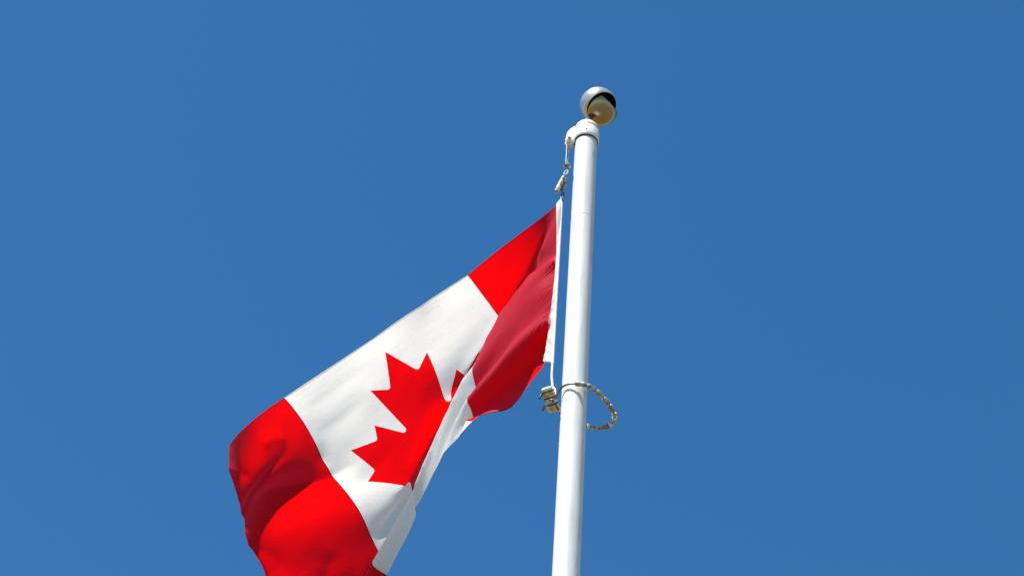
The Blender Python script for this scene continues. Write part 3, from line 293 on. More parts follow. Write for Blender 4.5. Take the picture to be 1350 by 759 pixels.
    -1,1,-1,0,0,0,0,0,0,1,0,1,0,-1,1,0,-1,0,0,0,0,-1,8,18,15,6,2,0,-1,-2,-1,-2,-1,1,0,1,2,2,2,5,5,3,0,-2,-2,-4,-3,-2,3,5,9,12,12,13,11,10,-5,-23,-97,1,0,0,0,0,0,0,1,0,0,0,1,-1,0,1,-1,0,0,0,0,0,1,0,0,0,0,0,1,-1,0,0,0,-1,0,-1,1,2,16,17,9,5,1,-1,-2,-3,-1,-2,0,1,1,2,2,3,5,3,3,2,-1,-3,-4,-3,-1,-1,4,6,9,10,10,11,12,12,9,-96,-1,1,0,0,1,0,0,-1,0,1,0,0,1,-1,0,0,0,0,0,0,1,-1,0,1,0,0,1,-1,1,-1,0,0,0,-1,0,0,0,8,21,11,8,3,-1,-3,-2,-4,0,-1,1,1,1,3,3,4,4,4,1,-1,-2,-2,-3,-3,-1,1,4,7,7,8,8,6,5,3,-96,0,0,0,1,-1,0,0,1,0,0,0,0,0,1,-1,1,0,-1,0,0,0,0,1,-1,1,0,0,0,0,0,0,-1,0,0,0,0,1,2,18,14,11,6,0,-3,-5,-2,-2,0,0,1,2,2,4,3,5,2,2,0,-1,-2,-4,-3,-1,0,2,3,7,6,4,4,2,0,-96,0,0,0,0,0,0,0,0,0,0,1,0,0,0,1,-1,0,0,0,1,-1,1,-1,1,0,0,0,0,0,0,-1,0,0,-1,1,0,0,2,11,15,15,8,2,-3,-4,-4,-3,-1,1,1,2,3,3,4,3,4,1,1,-1,-2,-2,-3,-3,-1,0,3,3,5,4,3,1,1,-96,1,-1,1,-1,0,0,0,0,1,0,0,0,0,1,-1,0,0,0,0,0,0,0,0,0,0,1,0,0,-1,0,1,0,-1,0,-1,-1,0,-1,-3,25,18,13,4,-2,-6,-5,-2,-1,0,2,1,3,3,4,3,3,3,1,0,-3,-3,-2,-3,-2,0,1,3,2,4,3,3,2,-96,0,0,0,0,0,1,0,-1,0,0,1,0,1,-1,0,0,0,0,0,-1,1,-1,1,0,1,-1,0,1,0,-1,0,-1,0,-1,0,0,-1,-1,0,11,22,17,8,-1,-5,-5,-4,-2,0,1,2,2,4,4,4,3,2,1,-1,0,-2,-4,-3,-3,-1,0,2,3,3,4,3,4,-96,0,0,0,0,0,0,0,1,-1,1,-1,1,0,0,0,0,-1,1,-1,1,-1,1,0,0,0,0,1,-1,0,0,-1,1,-1,0,-1,0,-1,0,-1,6,16,22,13,1,-4,-7,-5,-2,0,1,2,3,3,3,5,3,2,1,1,-1,-3,-3,-3,-3,-2,0,1,3,3,3,5,5,-96,0,0,0,0,0,0,0,0,0,0,0,0,1,0,-1,0,1,-1,1,-1,1,-1,0,0,0,1,-1,1,0,1,-1,-1,0,0,0,-1,0,0,0,0,10,23,19,5,-4,-6,-5,-4,-1,0,3,2,4,4,4,3,3,1,0,-1,-1,-3,-4,-2,-3,-1,0,3,4,4,5,4,-95,-1,0,0,0,0,0,0,0,0,0,0,0,-1,1,0,0,0,0,0,0,0,0,0,0,0,0,1,0,0,0,0,-1,0,0,-1,1,-1,0,0,1,4,16,25,11,-3,-6,-6,-4,-3,1,2,3,3,5,4,4,2,2,0,-1,-2,-2,-3,-4,-1,-2,1,2,3,5,4,5,-96,0,0,0,0,0,0,0,0,0,0,0,0,-1,0,1,0,0,0,0,0,-1,1,-1,1,0,0,0,0,1,-1,1,0,-1,0,0,-1,1,-1,0,1,1,11,25,18,-3,-3,-6,-6,-3,0,1,4,4,4,4,3,3,2,0,0,-1,-3,-3,-3,-3,-1,0,2,5,3,5,5,-96,0,0,-1,1,0,-1,0,0,1,-1,1,-1,1,-1,0,0,0,1,-1,0,0,0,0,0,0,1,0,0,0,1,-1,0,1,-1,0,0,0,1,-1,0,1,4,20,27,-1,-4,-3,-6,-5,-1,2,3,4,4,5,4,3,1,1,0,-2,-2,-3,-3,-2,-2,1,
    2,3,5,4,5,-97,1,0,0,0,0,0,0,0,0,0,-1,1,-1,0,1,0,0,-1,0,0,0,-1,0,0,1,0,1,0,0,0,0,0,0,0,0,1,0,-1,1,1,1,1,11,31,3,-4,4,-8,-8,-3,2,3,4,6,3,5,3,2,1,-1,-1,-2,-2,-3,-3,0,-1,3,2,4,4,5,-96,-1,0,1,-1,1,0,0,0,-1,1,-1,0,0,0,0,0,0,0,0,0,0,-1,-2,2,1,0,0,1,0,0,0,0,-1,1,0,-1,1,1,1,0,2,1,5,29,9,-9,18,-8,-15,-5,1,3,5,4,6,4,3,2,1,0,-2,-1,-3,-2,-2,-1,1,1,3,2,4,4,-97,1,0,0,0,0,0,0,0,0,-1,1,-1,0,0,0,0,0,0,1,-1,0,1,1,-1,-1,1,-1,0,0,0,0,0,0,0,0,0,0,1,0,2,2,4,6,24,8,-10,29,-8,-17,-10,-2,3,4,5,5,5,4,2,1,0,0,-3,-2,-2,-1,-1,1,2,1,3,2,1,-96,0,0,0,0,-1,1,0,-1,1,0,-1,1,-1,0,0,0,0,1,-1,1,0,0,1,-1,0,-1,0,0,0,-1,0,0,0,-1,1,0,-1,0,1,0,0,0,1,-1,39,-1,27,1,-19,-14,-3,1,4,5,6,5,4,3,1,0,-1,-1,-2,-2,-2,0,1,1,2,1,1,0,-95,-1,0,0,0,0,0,0,0,-1,0,1,-1,1,0,-1,0,0,0,0,0,0,0,1,0,-1,0,0,-1,0,0,0,0,-1,0,-1,0,0,-1,-1,0,-2,-2,-5,-10,44,19,18,9,-14,-17,-7,0,3,6,6,6,4,3,2,0,-1,-2,-2,-2,-1,0,1,1,2,1,0,2,-96,0,1,-1,0,1,-1,0,0,0,0,0,0,-1,0,0,1,-1,0,0,0,0,0,0,-1,0,0,-1,1,-1,0,0,-1,1,-1,-1,-1,0,-1,0,-1,-1,-1,-2,-2,23,31,6,18,-10,-16,-11,-1,2,5,6,6,6,4,1,1,-1,-2,-2,-1,-1,0,0,2,0,1,2,0,-95,0,-1,0,0,0,0,0,0,0,0,-1,0,0,0,1,-2,1,-1,0,0,0,0,0,0,0,-1,0,0,0,0,-1,0,-1,0,0,-1,-1,1,-1,-1,0,-1,-1,0,9,42,-6,23,-3,-15,-13,-3,2,4,7,7,5,4,3,0,0,-1,-2,-3,-1,-1,1,2,2,1,1,1,-96,0,0,0,0,0,0,0,0,0,0,0,0,0,-1,0,0,0,0,0,-1,0,0,-1,0,-1,0,1,-1,0,0,0,0,0,-1,-1,0,0,-1,0,0,0,0,-1,0,2,39,-12,30,2,-11,-15,-5,2,4,6,7,7,5,2,1,-1,-1,-2,-2,-2,1,1,1,1,2,1,2,-96,0,0,0,0,0,0,0,0,0,0,0,-1,0,1,-2,1,-1,0,-1,1,-1,0,0,-1,0,0,0,0,0,0,0,0,-1,0,-1,0,-1,0,1,0,0,-1,1,-1,0,11,2,3,32,-5,-11,-4,0,4,6,8,7,5,4,1,0,-2,-2,-2,-1,-1,1,1,3,1,3,2,-96,0,0,0,1,-1,0,0,0,0,0,0,0,0,-1,0,0,-1,0,0,-1,0,0,-1,0,0,0,0,0,0,0,0,-1,0,-1,1,-1,-1,1,-1,1,0,1,-1,0,1,5,4,-2,30,5,-12,-6,0,3,6,8,9,6,3,2,0,-1,-3,-2,-2,0,0,3,1,3,2,2,-96,-1,1,0,0,0,0,0,1,0,-1,0,0,-1,0,0,-1,1,-1,0,-1,0,-1,0,0,-1,0,0,0,1,0,-1,1,-1,0,-1,-1,1,-1,2,0,0,-1,1,0,2,1,3,-1,20,21,-13,-11,0,3,5,8,9,8,4,2,0,-2,-1,-3,-2,-1,2,1,3,3,2,3,-97,1,0,0,0,1,0,0,-1,0,0,0,0,0,-1,0,0,-1,-1,0,0,0,-1,0,-1,0,-1,1,1,-1,1,0,0,0,0,-1,-1,-1,1,0,1,
    0,1,-1,1,0,2,0,1,12,23,1,-17,-3,1,6,8,9,9,6,2,0,-1,-3,-2,-2,0,0,3,3,2,3,3,-96,0,0,0,0,0,1,0,0,0,0,-1,0,-1,1,-1,-1,0,0,-1,0,-1,0,0,-1,-1,-1,2,0,1,0,0,0,0,0,-1,0,-2,2,1,-1,1,-1,1,0,1,0,1,0,7,18,16,-18,-9,2,4,8,10,10,7,3,1,-2,-2,-3,-2,-1,2,2,2,3,3,3,-97,1,0,1,0,0,0,0,0,0,0,0,-1,1,-2,0,0,-1,0,-1,0,-1,0,-1,1,1,2,-2,0,0,-1,1,-1,0,0,0,0,-3,3,0,0,0,0,-1,1,0,1,0,1,3,12,19,-4,-14,-2,3,6,11,11,9,4,1,-1,-2,-4,-2,0,1,3,3,2,3,2,-96,0,0,1,0,0,0,0,1,0,-1,0,0,-1,0,0,-1,-1,0,0,-1,0,-1,0,0,1,0,0,-1,0,0,0,0,0,0,1,-1,4,-3,-1,1,-1,0,0,0,0,0,0,1,3,7,13,12,-16,-6,1,7,9,13,11,6,0,0,-4,-2,-2,-1,2,2,3,3,2,3,-97,0,1,0,2,0,0,1,-1,0,0,0,-1,0,0,-1,-1,0,-1,-1,0,-1,0,0,0,0,1,-1,1,-1,0,0,0,1,-1,1,2,1,-2,-1,-1,0,0,0,0,0,0,0,1,3,3,10,12,-3,-11,-1,2,10,13,13,8,3,-2,-2,-4,-3,0,1,4,2,3,3,2,-97,1,1,1,-1,1,1,-1,1,-1,0,0,0,-1,0,-1,0,-1,-1,0,-1,-1,0,-1,1,0,0,0,0,1,0,0,0,-1,2,-1,1,1,-1,0,-1,-1,0,0,-1,1,0,0,1,1,5,5,10,5,-9,-6,2,5,13,17,11,3,0,-4,-3,-3,-1,2,2,3,2,3,3,-96,1,0,1,1,0,0,0,0,0,0,0,-1,0,-1,0,0,-1,-1,-1,-1,0,-2,0,0,0,1,1,0,-1,1,-1,1,0,0,1,0,0,0,-1,0,0,-1,0,0,-1,0,1,1,2,2,5,7,7,-3,-7,-3,3,10,18,17,6,-2,-2,-5,-4,-1,2,2,3,3,2,3,-97,1,2,0,1,1,0,0,0,0,0,-1,1,-1,0,-1,-1,0,-1,-1,-1,-2,0,-1,-1,2,0,0,0,1,-1,1,0,1,-1,1,1,0,-1,-1,0,-1,0,-1,0,0,1,0,0,2,3,4,5,6,2,-6,-5,-1,5,17,22,11,0,-4,-4,-4,-2,1,3,3,2,3,2,-97,2,2,1,0,1,0,0,0,0,0,0,-1,0,0,0,-1,-1,-1,-1,-1,-1,-2,-2,0,1,1,1,0,0,0,0,0,0,1,0,-1,0,1,0,-2,0,0,0,-1,1,-1,1,1,1,2,4,4,4,2,-1,-5,-3,1,9,26,21,-1,-3,-4,-4,-3,0,3,2,3,2,3,-96,2,1,2,1,-1,1,0,0,0,0,-1,0,0,-1,0,0,-1,0,-1,-2,-1,-3,-2,0,2,1,0,1,0,0,0,-1,1,-1,0,1,0,-1,0,0,-1,0,-1,1,-1,0,0,1,2,2,3,3,3,2,0,-3,-3,-1,4,18,34,2,-2,-5,-6,-3,1,2,2,3,3,2,-97,6,2,0,0,1,-1,0,0,0,-1,1,0,0,-1,0,-1,0,-1,-1,-1,-2,-1,-3,-2,3,1,0,0,-1,1,-1,1,-1,1,0,0,-1,0,-1,0,0,-1,1,-1,0,0,1,1,0,3,1,3,2,2,0,-1,-1,-1,0,9,40,9,-2,-5,-6,-4,-1,3,3,2,2,2,-81,-4,-1,-1,0,-1,0,1,-1,0,0,0,0,-1,1,-1,0,-1,-1,-1,-1,0,-1,1,1,-3,-2,0,-1,1,-1,0,-1,1,-1,0,0,0,0,0,0,-1,0,-1,0,0,0,0,1,2,1,2,2,1,1,0,0,-1,-1,-1,-1,10,48,7,-6,-9,-6,0,2,2,2,2,3,-80,-2,-2,-1,-1,0,0,
    -1,0,0,0,0,0,0,0,0,-1,0,-1,-1,0,-1,1,2,-1,-4,-2,-1,-1,-1,0,0,0,-1,1,-1,0,0,0,0,-1,0,-1,0,0,0,0,1,0,1,1,2,1,2,0,1,-1,-1,0,1,1,3,40,27,-5,-13,-11,0,2,1,2,1,1,-78,-3,-2,-1,0,-1,-1,0,0,0,0,0,0,1,-1,0,0,-1,0,-1,-1,1,0,0,-1,-3,-2,-2,-1,-1,0,0,-1,0,0,0,0,0,-1,0,0,0,0,-1,0,0,0,0,1,1,1,1,1,1,1,0,1,0,0,0,1,-1,24,41,12,-16,-16,-3,1,2,0,1,1,-78,-2,-1,-2,-1,-1,0,0,0,0,0,0,0,0,0,0,0,0,-1,0,0,-1,0,0,-3,-2,-2,-2,-1,0,-2,0,1,-1,0,0,-1,0,0,0,-1,0,0,0,0,-1,1,0,1,1,1,1,1,0,1,0,1,0,0,0,0,0,8,37,36,-12,-21,-5,2,1,0,0,-2,-77,-2,-3,0,-2,0,-1,0,0,0,1,0,0,1,0,-1,0,0,0,0,-1,0,-1,-3,-1,-2,-3,-1,-1,-1,0,-1,0,0,-1,0,1,0,-1,-1,1,-1,0,0,-1,1,0,0,1,0,1,1,0,2,0,1,0,1,0,1,0,-1,2,19,45,3,-19,-6,1,0,0,-1,1,-78,-2,-1,-1,-1,0,0,-1,0,0,1,0,0,0,0,1,-1,0,0,-1,0,-2,-1,-1,-3,-2,-2,-2,-1,-1,0,0,-1,0,0,1,-2,0,1,0,-1,0,-1,0,0,0,0,1,0,1,1,0,2,0,1,0,1,0,1,0,0,1,3,5,23,28,-10,-7,2,-1,0,0,-1,-80,0,-1,-1,0,-1,0,0,0,0,0,0,1,0,0,0,0,0,-1,0,-1,-2,-2,-2,-1,-3,-1,-1,-2,0,-1,0,0,-1,0,-1,1,0,-1,0,0,0,0,-1,1,-1,1,0,0,1,0,1,1,0,1,1,0,1,0,0,1,2,2,6,13,37,-2,-16,1,0,-1,0,-1,-78,-1,0,-1,-1,-1,0,0,0,0,-1,1,0,0,1,-1,1,-1,0,-1,-2,-1,-2,-2,-2,-2,-2,-2,0,-1,0,-1,0,0,0,0,-1,0,0,-1,0,0,0,0,-1,1,0,0,1,0,1,1,0,2,0,1,0,1,0,1,0,1,2,3,8,35,15,-22,1,-1,-1,-1,0,-77,-1,-1,-1,-1,0,-1,0,0,0,1,-1,0,0,0,1,-1,0,-1,-1,-1,-2,-2,-2,-2,-1,-2,-1,-1,-1,-1,0,-1,1,-1,0,0,-1,0,0,0,0,-1,1,0,0,0,0,0,1,1,0,1,0,2,0,1,0,0,0,1,0,1,1,5,27,48,-38,-1,-1,-1,-2,-1,-79,1,-1,-1,0,-1,0,0,-1,0,0,1,0,0,0,-1,0,-1,0,-2,-1,-1,-2,-2,-2,-2,-1,-2,-1,-1,0,0,0,-1,0,-1,0,0,0,0,0,-1,1,-1,0,0,0,1,1,0,0,1,1,1,0,1,0,0,1,0,0,0,-1,1,1,11,29,3,-1,-2,-1,-1,-1,-78,-1,0,-1,0,0,-1,-1,1,0,-1,0,0,0,0,0,0,-1,-1,-1,-2,-2,-1,-2,-2,-2,-1,0,-2,0,-1,-1,0,0,0,0,-1,0,0,0,-1,1,-1,0,0,0,0,1,0,0,1,1,0,1,0,1,1,0,0,0,-1,0,0,-2,1,5,19,22,-2,-1,-2,-1,-1,-78,-1,-1,1,-2,0,-1,1,-1,0,1,-1,1,-1,0,0,-1,0,-2,-1,-1,-1,-3,-1,-2,-1,-2,-2,0,-1,-1,0,-1,0,0,0,0,0,-1,0,0,0,0,0,0,0,0,0,0,2,0,1,1,0,1,-1,1,0,0,-1,0,-1,-1,0,-1,0,10,35,-1,-1,-1,0,-2,-77,-1,-1,-1,0,-2,1,-1,0,0,0,0,0,0,0,-1,0,-1,-1,-1,-2,-2,0,-2,-2,-2,-1,-1,
    -1,-1,0,-1,0,-1,0,-1,1,-1,0,0,0,-1,0,0,0,1,0,0,1,0,0,1,0,1,0,2,-1,0,0,0,-1,-1,-1,-1,0,1,5,35,0,0,0,-1,0,-76,-1,-2,-1,-1,0,-1,0,0,0,-1,1,0,0,-1,1,-2,0,-1,-1,-2,-1,-2,-2,-1,-1,-2,-1,-1,-1,-1,0,-1,0,-1,1,-1,0,0,0,0,0,0,0,0,-1,0,1,0,0,2,0,1,0,1,-1,0,0,0,-1,0,0,0,1,1,4,12,19,-1,1,0,-1,0,-76,-1,-1,-2,-1,0,-1,-1,0,0,1,-1,0,0,0,-1,1,-2,-1,-1,-1,-2,-1,-2,-1,-2,-1,-1,-2,-1,0,-1,0,0,0,-1,0,0,0,-1,0,0,0,-1,1,0,1,-1,1,0,1,0,1,0,0,1,0,0,-1,0,0,0,1,1,5,9,12,9,-1,-1,0,0,-1,-74,-3,-1,-1,-2,-1,-1,0,0,0,-1,1,0,0,0,0,-2,0,0,-2,-1,-1,-2,-1,-2,-1,-2,-2,0,-1,-1,0,-1,0,-1,0,-1,0,0,0,0,-1,0,1,-1,1,0,0,0,2,-1,1,0,1,0,0,0,0,-1,1,-1,1,3,4,7,8,10,5,-2,-1,0,-1,-1,-73,-2,-2,-2,-1,-2,0,-1,-1,0,1,0,-1,1,-1,0,0,-1,-1,-1,-1,-1,-2,-1,-2,-2,-1,-1,-2,0,-1,-1,0,-1,0,-1,1,-1,0,0,-1,1,0,0,0,-1,0,1,1,-1,1,1,0,1,0,0,0,-1,1,-1,2,2,3,7,6,9,6,3,-1,-2,-2,-2,-1,-71,-2,-3,-3,-2,-1,-1,0,0,-1,0,0,0,-1,1,-1,0,0,-1,-1,-1,-1,-1,-2,-1,-2,-1,-2,-1,-2,-1,0,-1,0,0,0,-1,0,-1,0,1,-1,0,0,0,1,0,0,0,1,0,0,1,0,0,0,0,0,0,2,2,3,5,5,8,6,5,1,-2,-1,-3,-1,-2,-69,-3,-3,-3,-2,-1,-2,-1,0,0,-1,0,0,1,-1,0,0,-1,0,-1,-1,-1,-2,-1,-1,-2,-2,-1,-1,-1,-1,-2,1,-1,-1,0,0,0,0,-1,0,0,0,0,0,0,0,1,0,0,1,0,0,0,1,0,0,1,1,1,3,4,5,7,5,5,2,1,-1,-2,-1,-2,-1,-66,-4,-4,-2,-3,-2,-1,-1,-1,-1,0,0,0,-1,1,-1,0,0,-1,0,0,-2,-1,-1,-2,-1,-2,-2,-1,-2,-1,0,-1,-1,0,-1,0,0,0,0,0,0,0,0,0,0,0,0,0,1,0,1,1,0,0,0,0,1,2,2,3,5,5,4,5,3,1,0,-1,-1,0,1,3,-63,-5,-4,-4,-1,-3,-2,-1,-2,0,0,-1,0,0,0,0,0,0,-1,0,-1,-1,0,-2,-2,-1,-2,-1,-2,-1,-1,-1,-1,-1,0,0,-1,0,0,0,-1,1,0,0,0,0,0,0,1,0,1,0,-1,1,0,1,1,1,2,4,3,4,4,4,2,1,1,-2,-1,-3,-4,-6,-10,-63,-5,-3,-2,-4,-2,-2,-2,0,-1,-2,0,0,0,-1,1,-1,0,0,0,-1,0,-2,-1,-1,-2,-1,-2,-2,-1,-2,-1,-1,1,-1,-1,0,0,-1,1,0,0,-1,0,0,0,1,0,0,0,1,0,1,0,1,0,2,2,2,3,4,3,3,2,1,0,0,-1,-3,-2,-3,-2,-5,-67,0,-2,-3,-3,-3,-2,-2,-2,-1,0,-1,-1,0,0,-1,1,-1,1,-1,0,-1,0,-1,-1,-2,-2,-2,-2,-1,-1,-1,-1,-1,-1,0,0,-1,1,-1,1,-1,1,0,0,0,0,0,0,1,-1,1,1,0,1,2,1,2,3,2,3,3,2,1,0,0,-2,-1,-1,-2,-1,-2,-1,-65,-1,-2,-3,-2,-3,-2,-3,-2,-1,-2,0,-1,-1,0,0,-1,1,0,0,0,-1,-1,0,-2,-1,-1,-2,-2,-2,-1,-2,
    0,-2,0,0,-1,0,0,1,-1,0,0,0,0,0,0,1,0,0,1,0,1,1,1,1,2,2,2,3,3,1,1,0,0,-1,-1,-1,-1,0,-1,-1,-1,-62,-3,-2,-2,-2,-3,-3,-2,-2,-3,-1,-2,0,-1,0,0,0,-1,0,0,0,0,0,-2,0,-1,-2,-2,-1,-3,-1,-1,-2,0,-1,-1,0,0,0,0,0,1,0,0,0,0,0,-1,1,0,1,1,0,1,2,1,2,2,3,1,1,2,0,-1,0,-1,-1,0,0,-1,0,0,0,-59,-3,-2,-3,-3,-3,-3,-2,-3,-2,-1,-2,-1,-1,-1,-1,0,1,-1,1,0,0,0,-1,-1,-2,-1,-1,-3,-1,-2,-1,-2,-1,0,-1,0,0,-1,0,1,0,0,0,0,0,0,1,-1,1,1,0,2,1,1,2,2,2,1,2,0,0,0,0,-1,0,0,-1,0,1,0,0,1,-57,-2,-4,-2,-3,-2,-3,-3,-3,-2,-3,-1,-2,-1,-1,0,-1,0,0,0,0,1,-1,0,-1,0,-2,-2,-1,-2,-3,-2,-1,-1,-1,0,-1,0,1,0,0,0,0,0,1,-1,0,0,1,0,0,2,1,1,1,2,1,2,1,1,1,-1,0,0,-1,0,0,1,0,0,1,0,0,-54,-4,-2,-3,-3,-2,-3,-4,-2,-3,-2,-2,-2,-1,-2,-1,0,-1,1,0,0,0,0,0,0,-2,-1,-1,-3,-2,-1,-2,-1,-2,-1,-1,0,-1,1,0,1,0,1,0,-1,0,0,0,0,1,1,1,1,2,1,1,2,1,1,0,0,0,-1,0,1,0,0,0,1,1,0,0,0,-53,-3,-3,-2,-2,-4,-2,-2,-4,-3,-3,-3,-2,-2,-1,-1,-1,0,-1,1,0,1,1,0,-1,0,-2,-2,-1,-2,-3,-2,-2,-1,-2,-1,0,0,0,1,0,1,0,0,0,0,0,-1,1,1,1,2,0,1,2,1,1,1,1,0,0,0,0,0,0,0,1,1,0,0,0,1,0,-56,0,-1,-2,-2,-2,-4,-3,-3,-3,-3,-3,-2,-3,-2,-1,-1,-1,0,0,1,1,0,1,0,-1,-1,-1,-2,-3,-2,-3,-2,-2,-1,-1,-1,1,0,1,0,1,0,0,0,0,-1,0,0,2,1,1,2,1,1,1,1,1,0,1,0,0,0,1,0,1,0,0,1,0,0,-1,0,-53,-1,-1,-2,-2,-3,-2,-3,-3,-4,-3,-3,-4,-2,-2,-3,-1,-1,1,0,1,1,2,0,0,0,-1,-2,-2,-2,-3,-3,-3,-2,-2,-1,-2,1,1,1,1,0,0,1,0,0,-2,0,1,1,2,1,1,2,0,2,1,0,1,1,0,0,1,-1,2,0,1,1,0,0,0,0,0,-51,0,-2,-2,-2,-2,-3,-4,-3,-2,-4,-4,-3,-3,-3,-2,-2,-1,-1,1,1,2,2,2,1,0,-1,-2,-2,-4,-3,-4,-3,-2,-2,-3,0,0,1,2,1,0,1,0,0,-1,-1,-1,1,1,2,1,2,1,2,0,1,2,0,1,1,0,0,2,0,2,2,0,1,1,1,1,1,-45,-4,-2,-2,-3,-3,-2,-3,-3,-4,-3,-3,-3,-4,-3,-3,-2,-1,-1,0,2,2,2,4,3,0,0,-2,-4,-3,-6,-4,-4,-3,-2,-2,-2,1,3,0,1,1,0,0,0,-1,-1,-2,0,3,2,2,2,1,1,2,1,0,2,0,1,1,1,1,2,3,1,3,3,3,3,3,3,-41,-3,-4,-4,-3,-3,-3,-2,-3,-3,-4,-3,-4,-3,-4,-2,-3,-2,0,0,1,2,5,4,4,4,1,-2,-5,-7,-6,-7,-6,-1,-2,-3,-4,3,3,2,0,1,0,0,0,-1,-3,-4,2,4,3,2,1,2,2,1,1,1,1,2,1,0,0,2,4,3,5,4,5,6,7,7,6,-35,-7,-5,-4,-4,-3,-3,-2,-2,-3,-3,-5,-4,-4,-3,-3,-2,-2,-2,0,3,3,4,5,8,7,4,-5,-7,-9,-8,-9,-8,0,0,-5,-6,6,4,1,1,0,0,0,-2,-1,
    -4,-9,6,6,4,3,2,2,1,1,1,2,1,0,1,1,-1,4,5,5,6,6,7,9,10,12,13,-33,-7,-6,-5,-5,-3,-2,-2,-3,-3,-3,-3,-4,-4,-3,-4,-2,-2,-2,0,1,4,4,7,8,12,11,-10,-12,-9,-10,-9,-13,5,-1,-3,-16,17,4,2,0,-2,0,-2,-1,-3,-5,-19,16,11,5,3,1,1,1,1,1,1,1,1,0,0,-4,5,10,6,5,7,8,10,15,21,31,959,2,0,-1,-1,2,2,4,4,5,4,5,4,1,-1,-1,-1,-2,-1,2,3,6,4,-2,-9,-27,-8,32,54,44,18,-11,-26,-15,-5,4,6,-2,-4,2,8,13,4,-7,-15,-4,-3,-3,-8,-10,-9,1,3,1,59,107,106,87,22,-5,7,-1,-8,-10,-11,-5,-7,-8,-11,-6,-8,-1,13,103,3,4,4,2,0,-2,-4,-3,-2,-1,0,-1,2,1,2,2,5,4,2,1,-5,-9,-14,-15,4,1,-11,-13,-4,7,12,11,0,-4,-7,-5,3,5,4,4,2,5,6,7,-1,-4,-5,-5,-2,-3,-8,-9,3,-13,-2,3,17,37,11,-11,2,5,2,3,-2,1,0,2,-2,-1,-8,-20,101,5,4,3,3,0,-1,-2,-4,-3,0,-2,1,0,2,2,3,3,4,1,-1,-5,-10,-10,-6,0,-2,-10,-13,-5,2,10,11,4,-3,-4,-4,0,4,4,2,2,4,7,7,0,-2,-5,-3,-4,-2,-6,-3,0,-8,-13,0,5,28,29,5,-4,0,3,1,1,-1,0,1,0,-2,-9,-18,99,4,5,4,4,1,0,-2,-2,-3,-2,-1,0,0,2,1,3,2,1,1,-3,-6,-6,-6,-2,-1,-2,-8,-12,-9,-2,6,8,6,2,-2,-1,0,2,1,2,1,4,5,5,3,0,-2,-3,-3,-3,-3,-2,0,-6,-16,-6,-2,13,31,21,4,0,0,0,0,0,1,0,-2,-4,-10,-18,97,4,5,5,3,3,1,-1,-2,-2,-3,0,-1,1,0,2,2,1,0,-1,-4,-4,-5,-2,-2,1,-3,-7,-9,-10,-4,0,6,5,5,2,0,0,0,1,0,1,1,4,5,4,2,0,-2,-2,-3,-2,0,-2,-5,-13,-11,-3,2,18,27,16,4,0,1,-1,0,0,-1,-2,-6,-9,-11,94,4,4,6,4,4,2,0,-1,-2,-2,-2,0,0,1,1,0,1,0,-3,-3,-3,-2,-1,-2,1,-2,-5,-8,-8,-7,-2,1,5,4,4,2,0,0,-1,0,0,2,2,4,5,5,0,-1,-1,-2,-2,-1,-1,-5,-10,-12,-7,-2,9,21,20,11,5,1,0,0,-1,-1,-5,-6,-3,6,90,5,5,5,5,4,3,2,-1,-1,-2,-2,-1,0,0,1,1,-1,-1,-2,-2,-3,-1,1,2,-3,-3,-4,-5,-6,-6,-5,0,2,4,3,3,1,-1,0,-2,0,0,2,3,4,5,4,0,-2,-1,-1,-2,-2,-3,-8,-10,-8,-4,1,12,19,16,9,3,1,0,-1,-3,-3,-3,1,5,87,5,5,4,7,4,4,2,2,-2,-1,-2,-2,-1,1,1,0,0,-2,-3,-2,-2,0,1,2,-3,-2,-3,-3,-5,-5,-3,-3,0,2,3,2,1,0,-2,-1,0,0,2,2,3,4,6,2,-1,-2,-1,-1,-2,-4,-7,-7,-9,-5,-1,4,14,17,11,7,3,0,-2,-2,-2,-1,3,4,84,4,5,5,6,6,4,3,2,1,-1,-2,-2,-1,1,1,0,-2,-2,-2,-3,-1,0,0,0,1,-2,-1,-3,-3,-4,-5,-2,-1,1,1,2,1,0,-1,-2,0,0,-1,2,2,5,6,3,0,-1,-2,-2,-2,-3,-4,-8,-6,-6,-3,2,8,12,13,9,4,1,1,-1,-1,1,2,2,80,5,5,5,6,6,5,4,3,2,0,-2,-2,-1,1,0,-1,-1,
